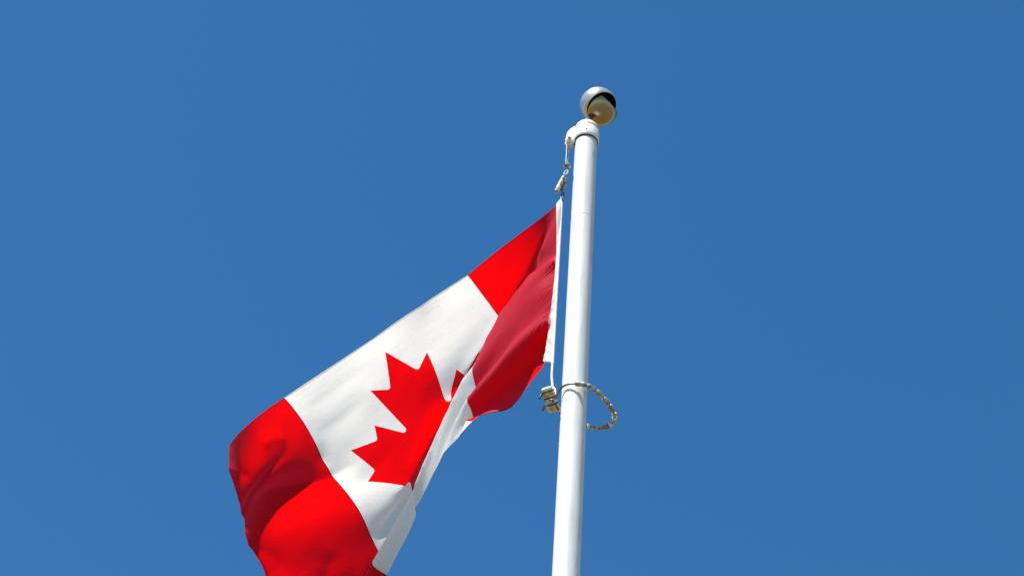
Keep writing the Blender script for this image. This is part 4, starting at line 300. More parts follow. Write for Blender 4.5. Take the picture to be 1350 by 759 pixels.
    -2,-3,-3,-2,-1,1,1,0,-1,-1,-1,-2,-3,-2,-4,-1,-1,1,0,1,1,0,0,-3,-1,0,0,3,2,6,6,0,-1,-1,-1,-3,-3,-5,-5,-6,-5,-4,0,3,9,12,10,6,3,0,0,1,2,1,2,76,6,4,5,4,10,6,5,3,1,1,1,1,-1,-1,-1,-2,-2,-4,-3,-3,-2,0,0,1,0,1,0,-1,-2,-2,-2,-2,-2,-1,0,0,0,0,0,0,-1,-2,-1,0,1,2,5,8,2,0,-2,-3,-2,-4,-4,-4,-5,-5,-2,-3,2,6,9,9,8,4,2,1,0,2,2,2,74,4,4,5,5,8,7,8,4,2,1,1,0,0,-1,-2,-1,-3,-4,-4,-4,-2,-1,2,1,1,1,0,-1,0,-2,-2,-1,-2,-1,-2,0,0,0,0,0,-2,-1,0,-1,0,2,3,9,4,-1,0,-2,-3,-3,-5,-5,-4,-3,-4,-1,0,3,7,9,7,5,3,1,2,2,2,3,71,3,5,4,4,3,15,6,6,4,1,1,0,1,-2,0,-2,-4,-6,-6,-3,-1,0,1,2,2,1,0,1,-2,0,-1,-2,-2,-1,-1,-1,-1,0,-1,0,-1,0,-2,0,0,1,1,8,8,0,-2,-1,-3,-4,-3,-5,-4,-4,-2,-2,0,1,5,7,7,6,4,3,2,1,3,2,68,4,3,4,4,4,10,9,9,5,2,0,1,0,1,-3,-3,-6,-6,-5,-3,0,1,2,2,2,1,1,-1,1,-1,-2,-1,-1,-2,0,-2,0,-2,1,-2,0,-2,0,0,0,1,3,0,9,4,0,-1,-2,-4,-5,-5,-4,-3,-2,-1,-2,2,3,5,7,6,4,3,2,3,2,4,66,4,3,2,4,4,1,18,8,7,4,2,1,0,-1,-3,-6,-8,-7,-4,0,1,3,3,2,1,1,1,0,-1,0,0,-1,-1,-2,-2,0,-1,-1,-1,-1,-1,0,-1,0,1,2,1,2,5,4,2,0,-3,-3,-6,-4,-5,-3,-2,-1,-1,1,2,4,5,6,5,3,4,2,3,3,65,2,2,4,3,3,4,10,11,10,6,2,1,1,-3,-5,-11,-9,-3,0,2,3,2,2,2,1,1,0,1,0,0,-1,-1,-1,-1,-1,-1,-1,-1,-1,-1,-1,-1,0,0,1,1,2,2,4,6,1,0,-1,-4,-5,-6,-5,-3,-2,-2,1,-1,2,3,5,5,4,5,3,3,3,3,62,3,3,2,2,3,4,1,18,10,8,5,2,-1,-5,-11,-12,-4,0,3,4,2,3,1,1,1,1,1,0,0,-1,0,-1,0,-1,-1,-1,-1,-1,-2,0,-1,-1,0,0,0,1,2,1,5,6,2,0,-1,-4,-4,-6,-5,-4,-3,-1,-1,1,1,2,4,5,5,4,3,4,3,4,61,3,2,2,3,2,2,4,10,11,10,7,3,-2,-9,-14,-9,6,6,3,1,1,1,0,0,1,1,0,1,0,0,-1,0,-1,0,-1,-2,-1,0,-1,-1,-1,-1,-1,0,1,0,1,3,2,8,3,0,-1,-2,-5,-6,-6,-4,-3,-1,-1,0,1,3,3,3,5,4,4,3,4,2,61,1,2,2,2,2,3,2,2,17,11,9,3,-4,-12,-4,2,5,2,2,-1,0,-2,0,0,0,0,0,1,0,1,0,-1,-1,-1,0,0,-1,-2,0,-2,0,-1,0,-1,-1,1,1,1,4,6,5,1,-1,-2,-4,-6,-7,-5,-3,-1,-1,1,0,2,2,4,4,4,4,4,2,3,59,2,3,2,1,3,1,2,2,11,11,11,6,-5,-12,11,9,-2,-2,-2,0,-2,-1,-3,-2,0,1,1,0,2,-1,0,1,-1,0,-1,-1,-1,0,-2,0,-1,-1,-1,0,-1,0,0,2,3,6,7,1,0,-2,-4,-6,-6,-6,-4,-3,1,-1,1,1,3,3,2,4,5,3,3,2,60,1,1,2,2,2,2,2,2,2,15,11,10,-1,6,-1,3,-2,-1,-1,-2,-1,-1,-2,-4,-2,1,2,0,0,0,0,0,0,-1,0,-1,0,-1,0,-1,
    -2,0,-1,-1,0,-1,0,2,2,4,9,3,0,-1,-4,-6,-7,-6,-4,-2,-2,0,1,2,2,1,4,2,3,3,4,2,61,1,1,2,2,1,1,2,2,1,11,11,12,5,7,0,-1,-2,-1,0,0,0,-1,1,-2,-3,-3,-2,0,-1,1,0,-1,0,1,-1,0,-1,0,-1,-1,-1,-1,-1,-1,-1,0,0,0,3,4,7,6,1,-2,-3,-5,-7,-7,-5,-3,-1,1,1,1,1,3,0,2,1,3,4,6,61,1,2,1,1,1,3,1,1,2,3,12,11,13,6,0,0,-1,-1,0,1,1,1,-1,1,-2,-5,-4,-3,0,-1,1,0,0,0,0,0,0,-2,-1,-1,0,-1,-1,-1,0,-1,0,0,0,3,8,7,2,0,-3,-4,-7,-7,-6,-3,-2,0,0,1,2,1,2,0,-1,1,2,2,61,2,1,1,2,1,1,1,2,1,2,10,10,15,8,2,-1,-1,0,-1,3,1,0,0,0,-1,-2,-5,-3,-3,-1,-1,0,1,0,0,0,-1,0,0,-1,-2,-1,-1,0,-2,0,-1,1,1,2,4,10,4,-1,-2,-5,-5,-8,-6,-4,-1,-2,2,1,2,1,-1,-2,-2,-3,-3,-1,62,1,1,1,2,2,0,2,1,2,0,4,12,14,11,3,0,0,-1,2,1,2,-1,-1,0,-1,-1,-1,-4,-4,-3,-1,1,0,0,1,-1,0,0,-2,-1,0,-1,-1,-2,0,-1,0,-1,1,2,3,10,7,-3,-2,-3,-5,-7,-6,-6,-2,1,-1,2,1,0,-1,-3,-5,-6,-6,-7,62,2,1,2,0,1,2,1,1,1,2,1,9,13,14,6,0,0,0,0,2,-1,1,0,-1,-1,-1,-1,-1,-2,-5,-3,2,1,0,-1,0,0,-1,-1,0,-2,-1,-2,-1,-1,0,0,0,1,1,3,3,5,3,0,-2,-5,-5,-8,-4,-3,-1,1,1,1,0,-3,-5,-7,-8,-8,-8,63,0,2,1,2,1,1,1,1,1,1,1,4,15,13,9,1,1,0,2,0,1,-1,-1,-1,-1,-1,1,1,-1,-1,-4,-2,-1,-1,0,0,-1,0,-1,-1,-1,-2,-1,-1,-1,-2,0,1,1,2,2,3,5,2,0,-2,-2,-7,-6,-5,-3,-2,0,1,1,0,-3,-6,-8,-9,-9,-9,62,2,1,2,1,2,1,1,0,1,0,1,0,14,14,11,0,5,2,0,0,0,1,-2,-3,-2,1,5,2,0,2,0,-6,-4,-3,-2,-1,0,-1,0,-2,-1,-1,-2,-1,-2,0,0,0,1,1,2,3,6,3,-1,0,-4,-4,-7,-7,-4,-1,0,1,0,-1,-3,-7,-8,-8,-9,-10,63,1,2,1,1,1,2,1,1,0,1,0,0,4,19,13,6,3,1,0,0,1,-1,-2,-3,0,6,2,1,0,1,0,-3,-5,-3,-3,-1,-1,-1,0,0,-2,-2,-1,-3,-2,-1,-1,2,1,1,2,3,5,4,1,-2,-2,-5,-7,-6,-5,-2,0,0,1,-1,-4,-7,-8,-7,-8,-8,62,2,2,1,2,1,1,0,1,1,0,0,1,0,15,15,13,2,1,-1,0,2,-1,-2,-3,3,5,1,0,2,-1,-1,-1,-1,-4,-4,-3,-1,0,-1,-1,0,-2,-3,-3,-1,-2,0,-1,1,2,2,2,5,6,1,-1,-2,-4,-6,-8,-5,-4,-1,1,1,0,-5,-6,-7,-8,-5,-5,62,2,2,2,1,2,0,2,0,0,0,0,0,0,6,19,16,4,0,0,1,1,0,-3,0,2,3,1,1,0,0,0,0,-2,-1,-3,-4,-4,0,1,-1,-1,-2,-2,-3,-3,-2,-1,0,1,1,2,3,4,7,1,0,-2,-4,-6,-8,-6,-3,-2,-1,1,0,-2,-7,-7,-5,-5,-4,62,2,2,1,3,0,2,0,1,-1,1,0,-1,1,0,18,16,9,3,-1,-1,2,0,-2,0,1,-2,4,4,1,0,0,-2,0,-1,-1,-3,-4,0,-1,-1,-1,-1,-3,-2,-5,-2,-2,
    -1,0,2,1,3,4,8,3,1,-2,-3,-7,-7,-8,-5,-2,0,0,1,-3,-5,-6,-6,-4,-3,62,2,2,3,0,2,0,1,0,1,0,0,0,-1,0,8,22,12,4,-1,-1,2,2,-3,0,-1,-1,3,4,3,0,-1,0,-1,-1,0,2,0,-5,-4,-1,-2,0,-1,-4,-4,-5,-3,0,0,1,2,2,3,7,6,0,0,-3,-5,-8,-8,-6,-4,-2,2,1,0,-4,-6,-5,-5,-4,62,3,2,1,2,1,1,0,0,1,-1,0,0,0,0,0,21,16,7,0,-4,4,2,1,-1,-3,-2,3,5,3,1,0,-1,-1,0,0,1,0,-2,-3,-4,-1,-1,0,-3,-4,-6,-3,-2,-1,0,2,2,5,6,7,1,-1,-1,-5,-8,-9,-6,-5,-2,-1,1,2,-1,-3,-5,-5,-5,64,2,1,2,1,0,1,0,1,0,1,0,0,-1,0,-1,10,23,11,1,-6,4,4,1,-1,-4,-1,2,5,3,2,-1,-1,0,0,1,-1,0,-1,-1,-2,-3,-1,1,-1,-5,-6,-6,-2,-1,0,-1,2,4,6,9,3,0,-2,-3,-8,-11,-7,-3,-4,-2,0,3,3,-1,-4,-5,-5,65,3,1,0,0,1,0,1,0,0,0,1,0,0,-1,1,0,22,17,4,-1,1,2,3,-2,-3,-2,1,4,5,1,1,-2,0,0,0,0,0,0,-1,-2,-2,-3,1,4,-5,-8,-6,-4,-1,-2,0,1,3,8,10,1,1,0,-3,-7,-11,-10,-3,-3,-6,-2,5,7,3,-2,-4,-5,68,0,1,0,0,0,1,0,1,0,1,-1,0,1,0,0,0,11,23,8,5,-1,0,1,0,-3,-3,1,3,5,2,0,-1,0,0,0,0,0,0,-1,0,-2,-2,-2,5,-5,-7,-6,-4,-3,-2,-2,-1,2,9,16,0,0,0,0,-6,-12,-15,-6,-1,-8,-3,7,11,6,2,-1,-4,69,-1,-1,1,0,1,-1,1,1,0,0,1,0,0,-1,0,0,-1,24,18,7,0,1,0,-1,-2,-2,1,2,3,3,0,1,-2,0,0,1,1,-1,1,-1,0,1,-1,-9,-4,-2,-3,-6,-4,-2,-3,-2,-2,-3,4,25,6,1,0,-2,-9,-19,-21,-13,0,5,9,14,11,5,2,5,72,-2,-1,-1,0,0,1,0,0,1,0,0,1,-1,1,-1,0,0,10,25,11,0,2,1,-1,-1,-2,1,3,2,2,1,-1,0,-1,0,1,0,1,-1,-1,-1,-2,-5,-9,2,2,-4,-5,-5,-5,-2,-3,-4,-3,4,19,15,3,0,1,-4,-15,-26,-20,-7,2,9,16,16,9,4,1,73,-2,-1,-1,0,-1,0,1,0,1,0,1,-1,1,0,1,-1,-1,1,25,14,5,2,2,-1,-1,-2,3,2,1,1,1,1,-2,0,0,1,1,-1,0,-2,-3,-2,-7,-2,2,0,-3,-7,-7,-3,-4,-4,-3,-1,2,10,19,10,2,0,0,-7,-20,-24,-17,-6,3,13,20,15,7,3,75,-2,-2,-1,-1,0,0,0,0,0,1,0,1,0,0,0,0,-1,0,13,22,6,5,3,-2,-1,0,3,4,0,0,0,0,0,-1,1,0,1,0,-3,0,-1,-3,-2,-1,-1,-2,-5,-6,-10,-5,-3,-2,-3,-2,0,5,15,17,8,1,0,-1,-9,-21,-22,-16,-6,6,16,20,13,8,75,-1,-1,-2,-1,0,-1,0,0,1,0,0,1,0,1,-1,0,0,-1,3,23,10,8,5,-2,0,-3,5,2,3,0,-1,0,-1,0,-1,1,2,-1,-1,-2,0,-1,0,-1,-1,-2,-4,-8,-18,-1,-2,-4,-2,-1,-2,2,8,17,14,6,1,0,-2,-9,-19,-21,-15,-5,9,17,19,15,77,-2,-2,-1,-1,-1,0,-1,1,-1,1,1,-1,1,0,0,0,0,-1,0,14,18,8,7,-1,-1,-2,4,4,2,1,-1,-1,0,0,0,-1,1,
    -2,0,1,-1,-1,0,0,0,1,2,-2,0,-18,-14,-7,-4,-3,-1,-2,3,12,17,13,5,1,0,-2,-9,-17,-18,-12,-3,10,18,20,77,-2,-1,-1,-1,-1,-1,0,0,0,0,0,1,0,0,1,0,-1,0,0,4,18,13,7,3,-3,-2,4,5,3,0,1,-1,-1,-1,0,-1,-4,2,1,0,1,0,0,1,0,-1,1,1,1,-10,-13,-12,-8,-5,-3,-2,0,5,13,17,12,4,1,0,-2,-8,-13,-13,-7,2,10,15,77,-1,-1,-1,-1,-1,-1,0,-1,0,0,0,1,0,0,0,0,0,0,0,1,12,16,12,3,-2,-4,5,4,3,3,-1,-1,-1,1,0,-3,-2,0,1,1,1,0,0,1,0,-2,1,3,0,-4,-7,-12,-13,-11,-3,-2,-3,0,8,13,16,11,5,1,0,-2,-7,-9,-8,-3,3,7,78,-1,-1,-2,-1,-1,0,-1,-1,1,0,0,-1,1,0,0,0,0,0,1,0,4,17,15,6,0,-5,2,5,6,1,1,-1,-3,2,-2,-1,-1,-1,1,1,0,1,0,0,1,3,0,-1,-1,-1,-4,-6,-13,-20,1,-4,-4,-3,0,8,14,16,10,5,1,0,-2,-5,-7,-5,-1,1,79,-1,-2,-1,-1,-2,-1,0,0,-1,0,1,0,0,0,0,0,1,0,0,1,1,9,20,11,-2,-3,-4,9,6,3,0,0,1,-3,-1,-1,-2,0,0,1,1,1,1,1,1,1,0,-1,0,-1,-1,-1,-2,-2,-17,-10,-9,-7,-5,1,7,13,16,10,6,1,0,-3,-4,-5,-3,-1,80,-2,-1,-1,-2,-1,0,-2,0,0,0,-1,1,0,1,0,0,-1,1,0,0,1,3,18,18,1,-2,-13,11,9,4,1,0,1,-2,-2,-2,-1,0,1,1,1,0,0,2,1,1,0,-1,0,-1,-1,2,0,1,-10,-11,-9,-10,-8,-6,0,6,13,14,10,6,1,-1,-2,-3,-2,0,81,-2,-2,-2,-1,0,-2,0,-1,0,0,0,0,0,0,0,1,0,0,0,1,1,0,10,26,2,-1,-15,9,10,7,1,0,1,-2,-1,-2,-1,-1,1,0,1,1,1,1,0,1,1,0,-1,0,-3,2,1,0,-4,-6,-7,-7,-9,-10,-7,0,4,12,13,9,6,1,-1,-1,-1,2,81,-1,-2,-1,-2,-2,-1,0,-1,0,0,0,0,0,0,0,0,1,0,1,-1,0,1,2,25,13,0,-21,-2,19,11,2,1,0,0,-2,-2,-1,0,-1,2,0,1,2,-1,2,1,-1,0,0,0,0,-1,1,0,-3,-2,-4,-6,-6,-8,-9,-7,-1,3,9,12,8,5,2,2,-1,-2,83,-3,-1,-3,-1,-1,-1,-1,0,-1,0,0,0,0,0,1,0,0,0,0,1,0,0,-1,15,26,-1,-16,-14,16,20,4,0,0,0,0,-2,-2,-1,1,0,1,1,1,1,0,0,1,0,0,0,3,-2,-1,-1,-2,-3,-1,-1,-4,-5,-7,-7,-7,-1,2,8,9,7,5,2,3,-1,83,-2,-3,-1,-2,-1,-1,-1,0,0,-1,0,0,0,0,0,1,0,1,0,0,0,-1,-1,4,32,5,-8,-21,7,21,9,1,1,1,-1,-1,-3,-1,1,0,1,1,0,1,1,1,0,1,0,0,1,-1,0,-1,-2,-4,1,-1,-2,-2,-3,-6,-5,-6,-1,1,6,7,6,5,3,1,84,-3,-2,-2,-2,-1,-1,-1,0,-1,0,0,0,0,1,0,0,1,0,0,0,-1,0,-1,-2,22,20,-1,-23,1,16,14,0,2,2,1,-1,-2,-1,-1,1,0,1,1,0,1,1,1,-1,0,1,1,0,-1,0,-1,-1,-4,-1,1,-1,-2,0,-4,-5,-5,-2,2,5,5,5,3,4,83,-2,-3,-2,0,-2,0,0,-2,0,0,0,-1,0,0,0,0,1,0,1,0,0,-1,-1,-2,7,31,3,-20,-1,
    8,18,0,4,3,0,0,0,-2,-1,-1,1,0,1,1,1,1,0,0,0,1,1,0,0,-1,0,-1,-3,-2,-1,0,1,0,-1,-1,-4,-4,-1,1,4,3,5,3,80,-2,-1,-1,-1,0,-1,-1,0,0,-1,-1,0,0,0,0,1,0,1,0,1,-1,-1,-1,-1,-2,27,19,-23,-1,3,18,-2,8,5,0,0,0,-1,-2,0,0,1,1,1,0,1,0,1,-1,1,1,0,-1,0,0,0,-3,-4,-2,0,1,3,1,-1,-1,-2,-3,-1,1,3,3,4,73,2,0,1,-1,0,0,-1,0,-2,0,-1,0,0,0,0,0,0,1,1,0,1,-1,-2,-1,-1,7,23,-6,-1,-3,19,-5,13,4,3,0,0,-1,-2,-1,0,0,1,1,1,0,2,0,0,1,0,-1,1,-1,0,0,-1,-3,-5,-4,-1,6,3,1,0,-1,-2,-1,0,1,3,5,70,2,2,1,0,0,-1,0,-1,0,-1,0,0,-1,-1,1,0,1,0,1,0,0,0,1,-2,0,-1,17,8,-6,-2,16,14,2,1,0,2,0,-1,-2,-1,0,1,0,1,0,1,0,2,1,0,-1,1,0,0,-1,-1,0,0,-3,-3,-1,-2,1,2,2,0,0,-1,-1,0,2,8,70,1,2,1,2,0,0,-1,0,-1,-1,-1,-1,0,0,0,0,1,0,0,1,1,1,-1,1,-1,0,10,14,-8,-1,8,30,-5,-1,1,0,0,0,-1,-1,-1,1,1,0,1,0,1,0,3,-1,1,-1,-1,0,0,0,0,-1,-1,-2,-4,-6,0,2,2,3,0,1,0,0,-1,-4,69,2,2,1,1,0,1,0,-1,-1,-1,-1,-1,0,0,0,0,0,1,1,0,0,1,1,0,0,2,5,19,-13,2,1,28,3,-1,1,0,1,-1,0,-2,0,0,0,0,0,1,1,1,1,1,0,0,0,-1,0,-1,0,0,1,-2,-5,-8,-6,3,5,3,3,1,1,0,-1,-2,69,2,2,1,1,1,0,0,-1,0,-1,-1,-1,-1,0,0,1,0,0,0,1,0,0,1,1,1,2,5,20,-17,4,-2,23,9,2,-1,1,0,0,-1,0,-2,0,2,0,0,0,0,2,1,1,0,1,-1,0,-2,1,0,0,-1,0,-3,-8,-13,5,5,4,3,2,1,0,0,-2,70,2,0,2,1,1,0,0,0,0,-1,-1,-1,-1,-1,0,1,0,1,0,-1,1,0,0,1,2,2,7,13,-8,0,-4,17,14,4,1,0,0,1,-1,-1,0,-2,-1,0,1,0,2,1,2,1,0,0,1,-1,-1,-1,1,0,0,-1,-1,-2,2,-7,-2,1,2,1,1,2,0,-1,70,1,2,1,1,0,1,1,0,-1,0,-1,-1,-1,0,0,0,0,-1,0,0,0,0,1,1,1,4,4,7,4,-6,-1,9,18,5,2,0,0,1,1,-1,-2,-1,-3,1,0,2,1,1,2,1,1,1,-1,0,-1,-1,0,1,0,0,-1,-1,-1,-5,-2,0,1,2,1,1,1,0,70,1,1,2,1,1,1,0,0,0,-1,1,0,0,-1,-1,-1,-1,0,0,0,-1,1,0,0,2,2,5,7,7,-11,3,4,16,11,2,0,0,1,0,0,-1,-3,-1,-1,0,1,2,2,1,2,1,0,1,-1,0,-2,2,-1,0,0,0,-1,-3,-6,-2,0,1,2,2,1,1,2,70,2,1,1,1,2,0,0,1,0,0,-1,0,0,0,-1,-2,0,-1,-1,0,0,0,0,1,2,3,3,6,7,-8,3,-1,16,12,5,0,0,1,0,0,-1,-1,-2,-2,1,0,0,2,2,1,2,1,0,1,0,1,-3,0,0,-1,1,-1,-2,-8,-7,1,3,2,2,3,2,3,71,1,1,1,1,1,1,1,0,0,0,1,0,-1,-1,-1,0,-2,0,-1,0,0,-1,1,0,1,2,4,3,3,1,0,-1,12,15,6,2,0,1,1,-1,0,-2,-1,-2,-1,0,1,1,1,3,2,1,0,0,1,1,-2,0,-1,0,-1,1,-1,-7,-21,6,6,4,3,1,3,7,70,2,2,1,1,1,0,1,0,0,
    1,-1,0,0,-1,0,-2,0,-2,0,-1,0,1,0,1,1,2,2,3,4,3,-6,3,7,15,10,3,2,-1,0,0,-1,-1,-1,-1,-1,0,0,0,1,3,2,1,2,0,1,-1,0,-2,0,0,0,0,-1,0,2,-11,-3,1,2,1,2,-2,71,1,1,2,1,1,1,0,1,0,0,0,-1,0,-1,-1,-1,-1,0,-1,0,0,0,0,2,1,2,2,3,3,2,-4,1,3,16,11,6,2,0,0,0,-1,-1,-2,0,-1,-1,-1,-1,1,4,3,2,0,1,0,0,-1,0,-1,0,0,0,0,-1,0,-8,-2,0,1,2,0,1,70,2,2,1,2,1,1,0,0,0,-1,0,0,-1,0,-1,0,-1,-1,0,0,0,0,1,0,2,1,2,3,3,0,0,-3,1,14,14,7,3,1,0,-1,0,-1,0,-2,-1,-1,0,0,-2,4,3,3,1,1,-1,0,-1,0,0,-1,0,0,0,0,-1,-9,-3,1,1,2,2,2,71,1,2,1,2,1,0,1,-1,1,0,-1,0,-1,0,-1,-1,0,0,-1,0,0,0,1,1,1,2,2,2,1,2,-1,-3,0,10,15,10,4,1,0,1,-1,0,-2,-1,-1,1,0,0,2,0,2,2,1,0,0,0,-1,-1,0,0,0,0,0,0,-1,-7,-12,3,3,2,4,5,71,2,1,2,1,1,1,0,0,-1,0,0,-1,0,-1,0,0,-1,-1,0,0,0,1,1,1,2,1,2,1,1,1,0,-2,-2,4,18,10,6,3,1,0,0,-1,-1,-1,-1,-1,0,2,3,-1,1,2,2,0,-1,-1,0,-1,-1,0,0,0,1,1,0,-3,-23,2,5,4,2,0,71,2,2,1,1,1,1,-1,0,0,-1,0,0,0,0,-1,0,-1,0,0,-1,1,0,1,2,1,1,2,1,1,1,0,-1,-4,1,15,14,7,3,2,0,1,-1,-1,-1,-1,0,0,1,1,0,2,3,2,-2,0,-1,-1,-1,0,0,0,1,0,0,1,0,-2,-14,-2,2,3,0,73,1,1,1,0,1,0,1,0,-1,0,0,0,0,-1,0,-1,1,0,-1,1,-1,1,1,1,1,2,1,1,1,0,-1,-1,-1,-3,11,16,9,5,2,2,0,0,-1,-2,-1,-1,0,1,1,0,1,1,3,0,-1,0,0,-1,-2,0,1,0,1,1,0,1,8,-10,-14,-2,1,3,76,-1,0,0,1,-1,0,1,0,1,0,0,0,0,0,0,-1,0,-1,1,-1,1,1,0,1,1,2,0,1,1,0,1,-1,-2,-2,4,17,12,5,3,2,1,-1,-1,-1,-2,-1,1,0,0,1,0,1,-1,4,1,0,-1,-1,-1,-1,0,1,1,2,1,1,3,-1,-7,-13,-4,1,74,1,0,1,-1,2,1,-1,0,0,1,0,-1,0,0,-1,1,-1,0,0,0,1,0,0,1,2,0,2,1,0,0,-1,-1,-1,-3,0,15,16,8,4,0,0,0,-1,-1,0,-1,-1,1,1,1,0,0,2,1,2,-1,-1,0,-1,-1,-1,0,2,2,2,1,2,-2,0,-7,-15,-14,77,-1,0,-1,0,-1,0,1,2,0,0,0,1,-1,0,0,0,-1,1,-1,1,-1,1,1,1,0,2,1,0,1,-1,0,-1,-2,-1,-3,9,17,12,5,2,-1,0,0,0,-2,0,-1,0,1,0,1,1,1,3,0,0,0,-1,-1,-2,-1,0,1,2,2,3,1,-1,-2,0,-5,-14,79,-2,-1,-1,-1,0,0,1,0,1,1,0,0,0,0,0,-1,1,-1,1,-1,1,0,1,1,1,1,0,1,0,0,-1,0,-2,-2,-2,2,16,16,7,3,1,0,-1,-1,-1,-1,0,0,0,1,2,0,2,0,2,1,-1,-1,-1,-1,-2,0,0,2,3,2,2,-1,-2,-2,0,1,79,-1,-2,-1,0,-2,0,1,1,1,0,1,0,0,0,0,0,0,0,-1,1,0,1,0,1,0,1,1,0,0,0,0,-1,-1,-2,-2,-1,10,18,12,4,2,0,-1,-1,-1,-1,-1,0,1,1,0,2,1,2,0,0,1,-1,-1,-1,-1,
    -2,1,0,2,3,2,1,-1,-2,-2,0,79,-1,-1,-2,-1,0,0,-1,1,1,1,0,1,0,0,1,-1,0,0,0,0,0,0,1,0,2,0,0,1,0,0,-1,-1,0,-1,-3,-1,4,15,18,5,3,1,0,-2,-1,-2,0,0,1,0,1,2,1,1,2,0,-1,0,-1,-1,-1,-1,-1,0,2,2,2,2,0,0,-1,-1,80,-2,-1,-1,-1,0,-1,0,0,0,1,1,0,1,0,0,1,-1,0,0,0,1,0,0,1,0,0,1,0,0,0,0,-1,-1,-1,0,-2,0,10,20,9,5,1,0,-1,-2,-1,-1,-1,0,2,1,1,2,1,0,1,0,0,0,-1,-2,-1,-1,0,0,3,1,1,1,0,0,0,79,0,-2,0,-1,-2,0,0,0,1,0,1,1,0,0,0,-1,1,-1,1,0,0,0,1,0,1,0,0,0,1,0,-1,0,-1,-1,-1,-1,0,4,20,12,6,3,0,-1,-1,-2,-2,0,0,1,1,1,2,2,1,0,1,-1,-1,0,-1,-1,-2,0,0,0,2,1,1,1,0,1,80,-2,0,-2,0,0,-1,0,0,0,0,1,0,0,1,0,0,-1,1,-1,0,0,1,0,1,0,1,0,0,0,-1,1,-1,0,-1,-1,-1,-1,0,5,24,12,5,1,-1,-2,-2,-1,-1,0,0,2,2,0,2,1,1,0,0,0,-2,0,-2,-1,-1,0,0,2,1,0,1,1,1,79,0,-2,0,-1,-1,0,0,-1,0,1,0,1,1,0,-1,1,-1,0,0,0,1,0,0,0,1,0,1,0,0,0,-1,0,-1,0,-2,0,-1,0,2,18,17,8,2,0,-2,-3,-2,-1,0,1,1,1,2,1,2,1,0,-1,0,0,-1,-1,-1,-2,-1,1,0,1,1,1,1,0,79,-1,0,-1,-1,0,-1,-1,1,0,0,0,0,1,0,0,0,0,0,0,0,-1,1,1,0,0,1,0,1,-1,1,0,-1,0,-2,0,-1,-1,0,0,11,18,13,5,0,-2,-3,-2,-2,0,1,1,2,2,2,1,1,0,0,0,-1,-1,-1,-2,-1,-1,0,0,1,2,0,1,2,79,0,-1,0,-1,-1,0,0,-1,-1,1,0,1,-1,1,0,-1,0,0,0,0,1,-1,1,0,1,0,1,0,1,0,-1,0,-1,0,-1,-1,0,0,-1,4,16,18,8,1,-1,-2,-4,-1,-1,0,2,1,2,2,1,1,0,1,-1,0,-1,-1,-1,-2,-1,-1,1,0,2,1,2,1,79,-1,0,-1,0,-1,0,-1,0,0,-1,0,-1,1,0,0,0,1,-1,1,0,0,0,0,1,0,1,0,1,0,0,0,0,-1,-1,0,-1,0,-1,0,2,10,19,14,2,-1,-3,-2,-3,-1,0,1,3,2,1,2,1,1,-1,0,0,-1,-1,-2,-1,-1,-1,0,2,0,2,1,3,79,0,-1,-1,0,0,-1,-1,0,-1,0,0,-1,0,-1,1,1,0,1,-1,0,0,0,1,0,0,1,1,0,1,0,0,-1,0,0,-1,0,0,-1,0,0,5,16,19,7,-2,-2,-3,-3,-2,0,2,1,3,2,2,1,0,1,-1,0,-1,-1,-1,-1,-1,-1,0,0,2,1,2,0,79,-1,0,0,-1,-1,0,0,-1,0,-1,-1,0,-1,1,0,0,1,-1,1,0,-1,1,-1,1,1,0,1,0,0,0,1,0,0,0,0,0,-1,0,-1,1,2,9,21,14,-2,-3,-1,-2,-4,-1,1,3,2,3,2,1,0,0,1,-2,0,-1,-1,-1,-2,0,-1,2,1,1,1,2,79,0,-1,0,-1,0,-1,0,-1,0,-1,-1,0,0,-1,1,0,0,1,-1,0,0,0,0,0,1,1,0,1,0,1,-1,1,-1,0,0,0,0,0,1,-1,1,5,18,21,-2,-3,2,-4,-4,-2,1,3,2,3,1,2,1,1,-1,0,-1,-1,-1,-1,-1,-1,1,0,0,3,1,0,79,-1,0,-1,0,0,-1,-1,0,-1,0,0,-1,0,0,-1,1,0,0,0,1,-1,-1,0,0,1,1,0,1,0,0,1,-1,1,0,0,0,0,1,
